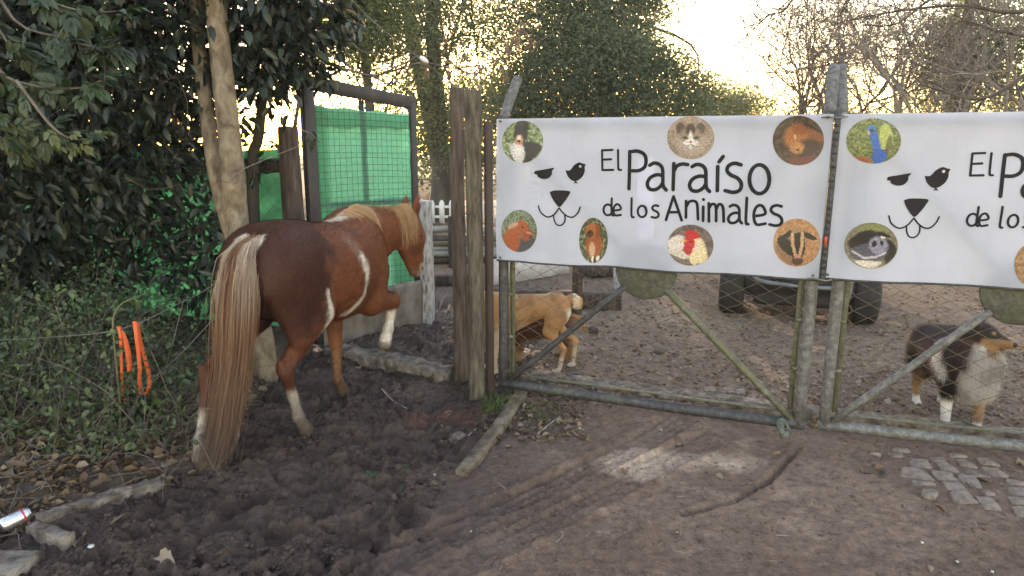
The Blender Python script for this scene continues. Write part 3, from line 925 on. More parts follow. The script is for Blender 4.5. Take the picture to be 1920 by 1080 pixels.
# ------------------------------------------------------------------ the horse
def pline(P, pts):
    """distance from points to a 3D polyline"""
    best = np.full(len(P), 1e9)
    for a, b in zip(pts[:-1], pts[1:]):
        a, b = np.array(a), np.array(b); d = b - a
        t = np.clip(((P - a) @ d) / np.dot(d, d), 0, 1)
        best = np.minimum(best, np.linalg.norm(P - a - t[:, None] * d, axis=1))
    return best

HEAD_RZ = math.radians(90 - 21)            # heading, measured from +x
HPOS = np.array([-1.365, 3.50, 0.0])
hb = Body((-0.50, -0.42, -0.03), (1.72, 0.42, 1.42), 0.0115)
hb.trunk([(-0.015, 1.10, 0.82, 0.06), (0.03, 1.15, 0.76, 0.15), (0.12, 1.205, 0.70, 0.20), (0.24, 1.235, 0.67, 0.225), (0.38, 1.225, 0.635, 0.228),
          (0.52, 1.195, 0.595, 0.255), (0.66, 1.18, 0.57, 0.268), (0.78, 1.195, 0.57, 0.25), (0.88, 1.225, 0.575, 0.225),
          (0.98, 1.205, 0.60, 0.195), (1.06, 1.12, 0.66, 0.16), (1.115, 1.02, 0.74, 0.10)], 0.04)
for s_ in (-1, 1):
    hb.ell((0.15, s_ * 0.115, 1.02), (0.20, 0.115, 0.19), 0.06)
    hb.ell((0.94, s_ * 0.125, 0.93), (0.13, 0.085, 0.22), 0.05)          # shoulder
    hb.ell((1.03, s_ * 0.085, 0.82), (0.10, 0.085, 0.12), 0.05)          # breast
# hind legs: hip, stifle, hock, fetlock, hoof
def hind(s_, hip, st, hk, ft, hf):
    hb.cone(hip, st, 0.165, 0.098, 0.06, 0.75)
    hb.cone((hip[0] - 0.06, hip[1], hip[2] - 0.08), (hk[0] * 0.45 + st[0] * 0.55 - 0.06, st[1], hk[2] * 0.4 + st[2] * 0.6), 0.13, 0.07, 0.06, 0.7)
    hb.cone(st, hk, 0.092, 0.040, 0.04, 0.85)
    up = np.array(hk) + np.array([-0.035, 0, 0.035])
    hb.cone(up, np.array(hk) + np.array([-0.012, 0, -0.04]), 0.022, 0.026, 0.025)
    hb.cone(hk, np.array(hk) * 0.78 + np.array(ft) * 0.22, 0.043, 0.031, 0.02)
    hb.cone(hk, ft, 0.031, 0.027, 0.02)
    hb.ell(ft, (0.036, 0.033, 0.038), 0.02)
    hb.cone(ft, (hf[0] - 0.005, hf[1], hf[2] + 0.065), 0.028, 0.032, 0.015)
    hb.cone((hf[0], hf[1], hf[2] + 0.055), (hf[0] + 0.018, hf[1], hf[2] + 0.018), 0.037, 0.047, 0.012)
hind(-1, (0.16, -0.125, 0.98), (0.335, -0.165, 0.72), (0.075, -0.115, 0.455), (0.195, -0.085, 0.125), (0.235, -0.08, 0.0))
hind(1, (0.13, 0.125, 0.98), (0.20, 0.165, 0.70), (-0.185, 0.155, 0.48), (-0.275, 0.165, 0.14), (-0.29, 0.17, 0.0))
# left foreleg stands
e, kn, ft = (0.86, 0.13, 0.68), (0.855, 0.115, 0.375), (0.84, 0.105, 0.115)
hb.cone((0.90, 0.13, 0.82), e, 0.12, 0.088, 0.05, 0.8)
hb.cone(e, kn, 0.080, 0.043, 0.03); hb.ell(kn, (0.044, 0.042, 0.055), 0.02)
hb.cone(kn, ft, 0.034, 0.027, 0.02); hb.ell(ft, (0.036, 0.033, 0.036), 0.02)
hb.cone(ft, (0.865, 0.105, 0.06), 0.028, 0.032, 0.015); hb.cone((0.87, 0.105, 0.05), (0.887, 0.105, 0.018), 0.037, 0.047, 0.012)
# right foreleg lifted: forearm level, cannon hanging
e, kn, ft, hf = (0.90, -0.145, 0.66), (1.15, -0.15, 0.60), (1.085, -0.15, 0.42), (1.05, -0.15, 0.37)
hb.cone((0.94, -0.13, 0.80), e, 0.115, 0.095, 0.05, 0.8)
hb.cone(e, kn, 0.090, 0.052, 0.035); hb.ell(kn, (0.05, 0.045, 0.055), 0.02)
hb.cone(kn, ft, 0.040, 0.027, 0.02); hb.ell(ft, (0.035, 0.033, 0.035), 0.02)
hb.cone(ft, hf, 0.028, 0.034, 0.015); hb.cone(hf, (1.03, -0.15, 0.335), 0.036, 0.044, 0.012)
# neck and head, turned a little to the right
nl = np.array([0.35, 0.93, 0.0])
hb.cone((0.93, 0.0, 1.05), (1.16, -0.04, 1.075), 0.185, 0.145, 0.07, 0.62, nl)
hb.cone((1.16, -0.04, 1.075), (1.355, -0.125, 1.10), 0.145, 0.105, 0.05, 0.66, nl)
hb.cone((1.02, -0.01, 0.90), (1.28, -0.075, 1.02), 0.12, 0.085, 0.06, 0.7, nl)
hn = np.array([0.40, 0.91, 0.0])
poll, brow, nose = np.array((1.395, -0.150, 1.135)), np.array((1.44, -0.160, 0.995)), np.array((1.475, -0.170, 0.775))
hb.cone(poll, brow, 0.085, 0.094, 0.04, 0.82, hn)
hb.cone(brow, nose * 0.62 + brow * 0.38, 0.092, 0.062, 0.03, 0.78, hn)
hb.cone(nose * 0.62 + brow * 0.38, nose, 0.060, 0.050, 0.02, 0.85, hn)
hb.ell((1.365, -0.135, 0.985), (0.085, 0.058, 0.10), 0.03)                                # cheek
hb.cone((1.385, -0.14, 0.90), (1.432, -0.15, 0.775), 0.052, 0.036, 0.03, 0.8, hn)          # jaw
hb.ell((1.437, -0.158, 0.748), (0.030, 0.034, 0.026), 0.012)                              # chin
for s_ in (-1, 1):
    sidev = np.array([-0.40, -0.91, 0]) * -s_
    b0 = poll + np.array([0.015, -0.01, 0.035]) + sidev * 0.052
    hb.cone(b0, b0 + np.array([0.014, 0.0, 0.055]) + sidev * 0.014, 0.032, 0.034, 0.012, 0.6, hn)
    hb.cone(b0 + np.array([0.014, 0.0, 0.055]) + sidev * 0.014, b0 + np.array([0.034, -0.004, 0.135]) + sidev * 0.010, 0.033, 0.007, 0.008, 0.6, hn)
    hb.ell(brow + np.array([0.018, 0, 0.020]) + sidev * 0.070, (0.024, 0.014, 0.022), 0.012)
HV, HF = hb.skin(2)
HN = vnormals(HV, HF)

sidev0 = np.array([-0.40, -0.91, 0])
def horse_paint(P, N):
    n = fbm(P[:, 0] * 7 + P[:, 1] * 3, P[:, 2] * 7, 4, 5); n2 = fbm(P[:, 0] * 26, P[:, 2] * 26 + P[:, 1] * 20, 3, 15)
    x, y, z = P.T
    red = np.array([0.145, 0.047, 0.020]); dark = np.array([0.040, 0.0148, 0.0112]); white = np.array([0.58, 0.53, 0.47]); tan = np.array([0.25, 0.115, 0.05])
    c = np.ones((len(P), 3)) * red
    c = lerp(c, dark, sstep(0.44, 0.34, x + 0.10 * n + 0.25 * (1.0 - z)) * sstep(0.50, 0.70, z) * 0.85)             # liver coloured quarters
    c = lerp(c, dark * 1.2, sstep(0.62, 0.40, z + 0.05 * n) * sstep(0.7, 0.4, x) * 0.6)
    c = lerp(c, red * 1.2, sstep(0.75, 1.1, x) * 0.8)
    c = lerp(c, dark, sstep(0.25, 0.8, n) * 0.35)
    c = lerp(c, tan, sstep(0.55, 0.25, z) * sstep(0.6, 0.75, x) * 0.8)                           # forelegs paler
    def patch(pts, r, soft, amt=1.0):
        nonlocal c
        d = pline(P, pts) + 0.016 * n + 0.014 * n2
        c = lerp(c, white, sstep(r + soft, r - soft * 0.4, d) * amt)
    patch([(0.02, -0.05, 1.17), (0.00, -0.07, 1.10)], 0.016, 0.02)         # beside the tail head
    patch([(0.02, 0.05, 1.17), (0.0, 0.08, 1.10)], 0.016, 0.02)
    patch([(0.66, -0.25, 0.99), (0.685, -0.27, 0.88), (0.665, -0.262, 0.75), (0.62, -0.23, 0.68), (0.56, -0.18, 0.62)], 0.014, 0.022)    # girth stripe
    patch([(0.60, -0.22, 1.10), (0.65, -0.26, 0.99)], 0.02, 0.05, 0.12)
    patch([(0.36, -0.26, 1.03), (0.40, -0.27, 0.95), (0.40, -0.27, 0.86)], 0.012, 0.04, 0.22)
    patch([(0.33, -0.245, 0.82), (0.345, -0.245, 0.75), (0.335, -0.25, 0.68), (0.31, -0.22, 0.61)], 0.018, 0.018)                             # stifle patch
    patch([(0.31, -0.22, 0.61), (0.22, -0.16, 0.50), (0.155, -0.13, 0.42), (0.20, -0.11, 0.30)], 0.010, 0.012)                             # stripe down the gaskin
    patch([(0.86, -0.05, 1.24), (0.78, -0.02, 1.19), (0.72, 0, 1.185)], 0.028, 0.03, 0.7)          # withers
    legl = sstep(0.34, 0.27, z + 0.03 * n)
    c = lerp(c, white * 0.8, legl * (x < 0.5) * (y > 0)); 
    c = lerp(c, white * 0.75, legl * (x < 0.5) * (y < 0))
    c = lerp(c, np.array([0.10, 0.05, 0.033]), sstep(0.42, 0.14, z) * sstep(-0.15, 0.35, n2 + 0.5 * n) * (x < 0.6) * 0.75)
    rf = (x > 0.97) & (z < 0.57) & (y < -0.08) & (x < 1.25)
    c = lerp(c, white * 0.92, rf * sstep(0.575, 0.53, z + 0.02 * n))
    c = lerp(c, np.array([0.12, 0.09, 0.07]), rf * sstep(0.48, 0.44, z) * sstep(0.40, 0.43, z) * sstep(0.1, 0.5, n2) * 0.7)
    # blaze and white muzzle: the front line of the face
    fr = N @ np.array([0.92, -0.38, 0.1])
    hd = (x > 1.33) & (z < 1.08)
    c = lerp(c, white * 1.1, hd * sstep(0.42, 0.62, fr + 0.08 * n) * sstep(1.02, 0.93, z + 0.02 * n))
    c = lerp(c, white * 1.05, hd * sstep(0.815, 0.79, z + 0.02 * n) * sstep(-0.25, 0.1, fr) * 0.9)
    c = lerp(c, np.array([0.03, 0.02, 0.018]), sstep(0.020, 0.012, pline(P, [nose + sidev0 * 0.04 + np.array([0.012, 0, 0.012]), nose + sidev0 * 0.04 + np.array([0.020, 0, -0.004])])) * 0.9)
    c = lerp(c, np.array([0.05, 0.03, 0.025]), sstep(0.009, 0.004, pline(P, [nose + sidev0 * 0.045 + np.array([0.0, 0, -0.035]), nose + sidev0 * 0.045 + np.array([-0.045, 0, -0.012])])) * 0.8)
    c = lerp(c, np.array([0.10, 0.07, 0.065]), hd * sstep(0.775, 0.755, z) * (x < 1.455) * 0.5)
    # hooves and the mud on the legs
    hoof = (z < 0.05) | ((z < 0.355) & (x > 0.96) & (y < -0.08))
    c = lerp(c, np.array([0.12, 0.09, 0.065]), hoof * 0.85)
    mudl = sstep(0.30, 0.02, z + 0.08 * n + 0.08 * n2) * 0.75 
    c = lerp(c, np.array([0.045, 0.032, 0.026]), mudl)
    return c
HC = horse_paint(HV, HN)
M['horse'] = vmat('chestnut and white horse coat', 0.72, 0.34, 55, 0.7, 0.2, stretch=(0.45, 1, 1), bscale=130, bdist=0.006, spec=0.22)
M['hair'] = vmat('horse hair', 0.5, 0.12, 60, 0, 0.1, 0.12, spec=0.4)
horse = empty('horse', 'chestnut and white pinto horse with a long flaxen tail lifting a foreleg over the sill', 'horse', tuple(HPOS), rz=HEAD_RZ)
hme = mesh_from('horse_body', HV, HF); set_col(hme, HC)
link('body', hme, M['horse'], horse)
def hflow(p):
    f = np.tile(np.array([-0.9, 0, -0.45]), (len(p), 1))
    f[p[:, 2] < 0.62] = (-0.1, 0, -1.0)
    h = p[:, 0] > 1.3
    f[h] = (0.2, -0.05, -0.9)
    return f
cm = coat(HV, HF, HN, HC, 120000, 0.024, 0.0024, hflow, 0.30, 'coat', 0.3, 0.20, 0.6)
tag(link('coat', cm, M['hair'], horse), kind='stuff')
# eye on the right side
sidev = np.array([-0.40, -0.91, 0])
ey = brow + np.array([0.022, 0, 0.018]) + sidev * 0.078
eb = Body(ey - 0.04, ey + 0.04, 0.004); eb.ell(ey, (0.020, 0.013, 0.017), 0.001)
ev, ef = eb.skin(1)
M['eye'] = pmat('dark wet eye', [(0.3, (0.006, 0.004, 0.003)), (0.7, (0.012, 0.008, 0.006))], 20, 0.1, 0)
link('eye', mesh_from('eye', ev, ef), M['eye'], horse)
link('eye', mesh_from('eye', ev + 2 * 0.078 * -sidev, ef), M['eye'], horse)

# tail: long locks falling from the dock
def tail_hair(n):
    u = rng.normal(0, 1, n); w = rng.normal(0, 1, n)
    s0 = rng.uniform(0, 1, n) ** 1.4
    root = np.stack([-0.005 - 0.045 * s0 + 0.012 * w, 0.034 * u * (0.6 + 0.5 * s0), 1.165 - 0.16 * s0 + 0.008 * w], 1)
    K = 12; t = np.linspace(0, 1, K)
    wid = np.clip(u, -2, 2)
    length = np.where(rng.uniform(size=n) < 0.8, 0.66 + 0.34 * rng.uniform(0, 1, n) ** 0.7, rng.uniform(0.4, 0.85, n))
    # guide: back, then down, sweeping out behind and to the left
    gx_ = np.interp(t, [0, 0.06, 0.2, 0.5, 0.8, 1], [0, -0.045, -0.075, -0.115, -0.20, -0.285])
    gy_ = np.interp(t, [0, 0.1, 0.3, 0.6, 1], [0, 0.0, 0.006, 0.020, 0.050])
    gz_ = np.interp(t, [0, 0.06, 0.2, 0.5, 0.8, 1], [0, -0.02, -0.17, -0.53, -0.87, -1.10])
    sp = np.interp(t, [0, 0.1, 0.25, 0.5, 0.75, 1], [0.5, 0.85, 0.95, 0.80, 0.74, 0.62])
    P = np.zeros((n, K, 3))
    tt = t[None] * length[:, None]
    P[..., 0] = root[:, 0:1] + np.interp(tt, t, gx_) + (0.022 * w[:, None]) * np.interp(tt, t, sp)
    P[..., 1] = root[:, 1:2] * 0.3 + np.interp(tt, t, gy_) + (0.040 * wid[:, None]) * np.interp(tt, t, sp)
    P[..., 2] = root[:, 2:3] + np.interp(tt, t, gz_) * (1 - 0.11 * s0[:, None])
    ph = rng.uniform(0, 6.28, (n, 1)); lock = np.round(wid * 3) + np.round(w * 2) * 7
    P[..., 1] += 0.010 * np.sin(t * 7 + lock[:, None] * 2.1) * t + 0.006 * np.sin(t * 15 + ph) * t + np.where(rng.uniform(size=(n, 1)) < 0.06, rng.normal(0, 0.05, (n, 1)), rng.normal(0, 0.012, (n, 1))) * t ** 2
    P[..., 0] += 0.008 * np.sin(t * 6 + lock[:, None] * 1.3 + 1) * t
    P[..., 2] = np.maximum(P[..., 2], 0.015 + 0.10 * rng.uniform(size=(n, 1)) ** 2)
    W = (0.0021 * (1 - 0.55 * t))[None] * rng.uniform(0.6, 1.3, (n, 1))
    flax = np.array([0.275, 0.158, 0.092]); warm = np.array([0.155, 0.072, 0.041]); mudc = np.array([0.055, 0.038, 0.032]); pale = np.array([0.50, 0.42, 0.34])
    k = np.clip(0.42 + 0.10 * np.sin(lock * 1.7) + rng.uniform(-0.25, 0.25, n), 0, 1)[:, None, None]
    c = flax * (1 - k) + warm * k
    c = c * np.ones((1, K, 1))
    edge = (np.abs(wid) > 0.9)[:, None, None] * np.interp(tt, [0, 0.12, 0.35], [0.85, 0.6, 0])[..., None]
    c = c * (1 - edge) + pale * edge
    md = np.interp(tt, [0.35, 0.7, 0.95], [0, 0.5, 0.95])[..., None] * rng.uniform(0.6, 1.1, (n, 1, 1))
    return P, W, c * (1 - md) + mudc * md
P_, W_, C_ = tail_hair(9500)
tail = link('tail', ribbon_mesh('tail', P_, W_, C_), M['hair'], horse)

# mane: thin along the crest, a tuft over the withers and the forelock on the right of the face
def mane_hair(n, roots, guide, spread, L, seedw=0.0045, pale=0.5):
    K = 9; t = np.linspace(0, 1, K)
    i = rng.uniform(0, len(roots) - 1.001, n); a = i.astype(int); f = (i - a)[:, None]
    R = np.array(roots)
    r0 = R[a] * (1 - f) + R[a + 1] * f + rng.normal(0, 0.007, (n, 3))
    Gd = spline(guide, K); Gd = Gd - Gd[0]
    len_ = (L * rng.uniform(0.55, 1.05, n))[:, None]
    P = r0[:, None] + np.stack([np.interp(t[None] * len_, t, Gd[:, q]) for q in range(3)], -1)
    P = P + rng.normal(0, spread, (n, 1, 3)) * t[None, :, None] + 0.004 * np.sin(t * 9 + rng.uniform(0, 6, (n, 1)))[..., None] * t[None, :, None]
    W = (seedw * 0.5 * (1 - 0.6 * t))[None] * rng.uniform(0.6, 1.3, (n, 1))
    flax = np.array([0.50, 0.335, 0.185]); warm = np.array([0.26, 0.115, 0.05])
    k = np.clip(rng.uniform(0, 1, n) * (1 - pale) * 2, 0, 1)[:, None, None] * np.ones((1, K, 1))
    return P, W, flax * (1 - k) + warm * k
parts_ = [
    mane_hair(900, [(0.80, -0.005, 1.195), (0.90, -0.005, 1.235), (0.97, -0.01, 1.225)], [(0, 0, 0), (0.02, -0.05, 0.015), (0.05, -0.115, -0.05), (0.06, -0.145, -0.15)], 0.014, 1.0, 0.0055, 0.85),
    mane_hair(800, [(0.97, -0.01, 1.225), (1.10, -0.03, 1.215), (1.22, -0.07, 1.205), (1.35, -0.12, 1.20)], [(0, 0, 0), (0.004, -0.012, 0.014), (0.0, -0.035, 0.012), (0.01, -0.055, -0.01)], 0.012, 1.0, 0.005, 0.45),
    mane_hair(700, [(1.25, -0.085, 1.20), (1.31, -0.11, 1.215), (1.365, -0.135, 1.22)], [(0, 0, 0), (0.005, -0.055, 0.0), (0.012, -0.085, -0.07), (0.022, -0.09, -0.16), (0.032, -0.085, -0.25)], 0.010, 1.0, 0.0055, 0.75),
]
link('mane', ribbon_mesh('mane', *[np.concatenate([q[i] for q in parts_]) for i in range(3)]), M['hair'], horse)

# ------------------------------------------------------------------ the dogs behind the gate
M['dog_coat'] = vmat('dog coat', 0.7, 0.15, 60, 0.2, 0.2, bscale=180, bdist=0.002, spec=0.3)
M['dog_hair'] = vmat('dog hair', 0.65, 0.1, 80, 0, 0.2, 0.1, spec=0.3)
M['nose'] = pmat('black wet nose', [(0.3, (0.008, 0.008, 0.008)), (0.7, (0.015, 0.014, 0.014))], 30, 0.3, 0.2, 0.002)

def dog_leg(B, pts, rad, paw, k=0.02, flat=0.85):
    B.chain(pts, rad, k, flat)
    B.ell(np.array(paw) + np.array([0.014, 0, 0.018]), (0.036, 0.024, 0.020), 0.012)
    for dy in (-0.014, 0.0, 0.014):
        B.ell(np.array(paw) + np.array([0.040, dy, 0.013]), (0.013, 0.0085, 0.012), 0.005)

def finish_dog(root, B, paint, n, length, flow, width=0.0022, lift=0.3, smooth=2, bend=0.4, jit=0.24):
    V, F = B.skin(smooth); N = vnormals(V, F); C = paint(V, N)
    me = mesh_from('body', V, F); set_col(me, C)
    link('body', me, M['dog_coat'], root)
    tag(link('coat', coat(V, F, N, C, n, length, width, flow, lift, 'coat', bend, jit, 0.35), M['dog_hair'], root), kind='stuff')
    return V, F, N, C

# tan short-haired dog, seen from its left, walking to the left
tan_root = empty('dog', 'tan short-haired dog with a curled white-tipped tail behind the left gate leaf', 'dog', (0.395, 4.83, 0), rz=math.radians(183))
B = Body((-0.16, -0.2, -0.02), (0.95, 0.2, 0.80), 0.0085)
B.trunk([(-0.01, 0.53, 0.42, 0.05), (0.04, 0.565, 0.39, 0.082), (0.13, 0.58, 0.415, 0.085), (0.26, 0.58, 0.365, 0.095), (0.38, 0.58, 0.305, 0.11), (0.50, 0.595, 0.285, 0.11), (0.58, 0.58, 0.33, 0.08)], 0.03)
for s_ in (-1, 1):
    B.ell((0.07, s_ * 0.055, 0.47), (0.095, 0.055, 0.12), 0.03)
    B.ell((0.52, s_ * 0.06, 0.45), (0.07, 0.05, 0.12), 0.03)
# camera side is +y after the turn... left legs
dog_leg(B, [(0.08, 0.07, 0.44), (0.13, 0.075, 0.32), (0.025, 0.075, 0.185), (0.055, 0.075, 0.03)], [0.085, 0.048, 0.021, 0.017], (0.06, 0.075, 0.0))
dog_leg(B, [(0.06, -0.065, 0.44), (0.06, -0.07, 0.32), (-0.085, -0.07, 0.20), (-0.065, -0.07, 0.04)], [0.08, 0.045, 0.020, 0.016], (-0.07, -0.07, 0.0))
dog_leg(B, [(0.52, 0.065, 0.40), (0.50, 0.07, 0.27), (0.53, 0.07, 0.14), (0.52, 0.07, 0.03)], [0.055, 0.036, 0.022, 0.019], (0.52, 0.07, 0.0))
dog_leg(B, [(0.54, -0.065, 0.40), (0.56, -0.07, 0.27), (0.57, -0.07, 0.14), (0.56, -0.07, 0.03)], [0.055, 0.036, 0.022, 0.019], (0.565, -0.07, 0.0))
B.cone((0.55, 0, 0.50), (0.66, 0.0, 0.56), 0.095, 0.065, 0.03); B.ell((0.70, 0, 0.585), (0.062, 0.056, 0.056), 0.02)
B.cone((0.72, 0, 0.575), (0.80, 0, 0.545), 0.040, 0.026, 0.02)
for s_ in (-1, 1): B.cone((0.675, s_ * 0.045, 0.62), (0.66, s_ * 0.068, 0.575), 0.022, 0.012, 0.008)
B.chain([(0.01, 0, 0.53), (-0.05, 0, 0.545), (-0.085, 0.004, 0.525), (-0.085, 0.008, 0.495), (-0.055, 0.012, 0.49)], [0.03, 0.036, 0.032, 0.028, 0.02], 0.014)
def tan_paint(P, N):
    n = fbm(P[:, 0] * 9, P[:, 2] * 9 + P[:, 1] * 5, 4, 3); x, y, z = P.T
    c = np.ones((len(P), 3)) * np.array([0.33, 0.182, 0.084])
    c = lerp(c, (0.20, 0.10, 0.044), sstep(-0.1, 0.5, n) * 0.75)
    c = lerp(c, (0.46, 0.38, 0.31), sstep(0.20, 0.10, z + 0.05 * n) * 0.85)
    c = lerp(c, (0.47, 0.36, 0.27), sstep(0.40, 0.32, z + 0.04 * n) * sstep(0.18, 0.3, x))
    c = lerp(c, (0.58, 0.52, 0.44), sstep(0.03, -0.005, x + 0.01 * n) * sstep(0.30, 0.36, z) * sstep(0.50, 0.47, z))
    tl = (x < -0.03) & (z > 0.46)
    c = lerp(c, (0.55, 0.47, 0.37), tl * sstep(-0.035, -0.055, x) * 0.9)
    c = lerp(c, (0.42, 0.22, 0.09), tl * sstep(-0.085, -0.105, x))
    return c
finish_dog(tan_root, B, tan_paint, 30000, 0.013, (-0.9, 0, -0.4), 0.0018, 0.18, jit=0.1)

# small shaggy brown dog behind it
brown_root = empty('dog', 'small shaggy dark brown dog half hidden behind the tan dog', 'dog', (0.44, 5.16, 0), rz=math.radians(184))
B = Body((-0.18, -0.2, -0.02), (0.80, 0.2, 0.62), 0.009)
B.trunk([(-0.01, 0.34, 0.22, 0.05), (0.05, 0.37, 0.19, 0.085), (0.18, 0.375, 0.175, 0.10), (0.32, 0.37, 0.16, 0.11), (0.42, 0.37, 0.17, 0.10), (0.48, 0.35, 0.21, 0.07)], 0.03)
for s_ in (-1, 1):
    dog_leg(B, [(0.05, s_ * 0.07, 0.26), (0.07, s_ * 0.07, 0.18), (0.0, s_ * 0.07, 0.10), (0.02, s_ * 0.07, 0.03)], [0.06, 0.042, 0.026, 0.022], (0.02, s_ * 0.07, 0.0))
    dog_leg(B, [(0.42, s_ * 0.065, 0.24), (0.41, s_ * 0.065, 0.14), (0.42, s_ * 0.065, 0.03)], [0.05, 0.034, 0.024], (0.42, s_ * 0.065, 0.0))
    B.cone((0.58, s_ * 0.05, 0.44), (0.57, s_ * 0.078, 0.36), 0.028, 0.022, 0.01)
B.cone((0.44, 0, 0.32), (0.55, 0, 0.41), 0.08, 0.055, 0.03); B.ell((0.59, 0, 0.43), (0.06, 0.052, 0.052), 0.02); B.cone((0.61, 0, 0.42), (0.68, 0, 0.395), 0.036, 0.025, 0.02)
B.chain([(0.0, 0, 0.33), (-0.07, -0.01, 0.31), (-0.11, -0.02, 0.24)], [0.024, 0.022, 0.014], 0.014)
def brown_paint(P, N):
    n = fbm(P[:, 0] * 9, P[:, 2] * 9, 4, 8); x, y, z = P.T
    c = np.ones((len(P), 3)) * np.array([0.085, 0.032, 0.018])
    c = lerp(c, (0.16, 0.06, 0.028), sstep(-0.1, 0.6, n) * 0.7)
    c = lerp(c, (0.36, 0.20, 0.085), sstep(0.16, 0.09, z + 0.03 * n))
    c = lerp(c, (0.40, 0.22, 0.09), sstep(0.02, -0.03, x) * 0.9)
    return c
finish_dog(brown_root, B, brown_paint, 16000, lambda p: np.where((p[:, 2] < 0.25) | (p[:, 0] < 0.02), 0.055, 0.032), lambda p: np.tile(np.array([-0.6, 0, -0.8]), (len(p), 1)), 0.003, 0.3)

# rough-coated tricolour dog, chest towards us, head turned to the right
col_root = empty('dog', 'long-haired black, tan and white dog with a pale ruff behind the right gate leaf', 'dog', (2.70, 4.20, 0), rz=math.radians(-98))
B = Body((-0.28, -0.30, -0.02), (0.80, 0.45, 0.84), 0.009)
B.trunk([(-0.03, 0.46, 0.28, 0.07), (0.04, 0.515, 0.255, 0.135), (0.15, 0.535, 0.25, 0.15), (0.28, 0.53, 0.24, 0.15), (0.38, 0.54, 0.225, 0.145), (0.48, 0.54, 0.26, 0.12), (0.54, 0.50, 0.32, 0.08)], 0.04)
for s_ in (-1, 1):
    B.ell((0.05, s_ * 0.085, 0.37), (0.11, 0.07, 0.15), 0.03)
    B.ell((0.42, s_ * 0.08, 0.40), (0.09, 0.07, 0.15), 0.04)
B.ell((0.49, 0.02, 0.42), (0.11, 0.115, 0.165), 0.05)                       # ruff
B.ell((0.50, 0.03, 0.31), (0.085, 0.095, 0.10), 0.04)
dog_leg(B, [(0.06, -0.085, 0.32), (0.10, -0.085, 0.24), (0.02, -0.085, 0.145), (0.05, -0.085, 0.03)], [0.075, 0.05, 0.026, 0.023], (0.04, -0.085, 0.0))
dog_leg(B, [(0.05, 0.075, 0.32), (0.08, 0.075, 0.24), (0.00, 0.075, 0.145), (0.03, 0.075, 0.03)], [0.075, 0.05, 0.026, 0.023], (0.02, 0.075, 0.0))
dog_leg(B, [(0.42, -0.075, 0.30), (0.41, -0.078, 0.20), (0.42, -0.075, 0.03)], [0.055, 0.038, 0.028], (0.42, -0.075, 0.0))
dog_leg(B, [(0.46, 0.075, 0.30), (0.45, 0.08, 0.20), (0.46, 0.08, 0.03)], [0.055, 0.036, 0.027], (0.46, 0.08, 0.0))
B.cone((0.46, 0.0, 0.48), (0.48, 0.015, 0.58), 0.11, 0.08, 0.05)
hc = np.array((0.505, 0.020, 0.598)); hdir = unit(np.array((0.60, 0.78, -0.15))); hside = unit(np.cross(hdir, (0, 0, 1)))
B.ell(hc, (0.070, 0.072, 0.060), 0.02)
B.cone(hc + hdir * 0.03 + np.array([0, 0, -0.008]), hc + hdir * 0.130 + np.array([0, 0, -0.012]), 0.048, 0.024, 0.022)
B.cone(hc + hdir * 0.05 + np.array([0, 0, -0.032]), hc + hdir * 0.115 + np.array([0, 0, -0.032]), 0.024, 0.013, 0.012)   # lower jaw
for s_ in (-1, 1):
    e0 = hc + hside * s_ * 0.042 - hdir * 0.025 + np.array([0, 0, 0.042])
    B.cone(e0, e0 + np.array([0, 0, 0.048]) + hside * s_ * 0.010, 0.028, 0.016, 0.010, 0.6, hdir)
    B.cone(e0 + np.array([0, 0, 0.048]) + hside * s_ * 0.010, e0 + np.array([0, 0, 0.062]) + hdir * 0.022 + hside * s_ * 0.012, 0.012, 0.006, 0.006)
B.chain([(0.0, 0.0, 0.44), (-0.09, 0.01, 0.37), (-0.14, 0.0, 0.24), (-0.17, 0, 0.18)], [0.045, 0.05, 0.045, 0.02], 0.03)
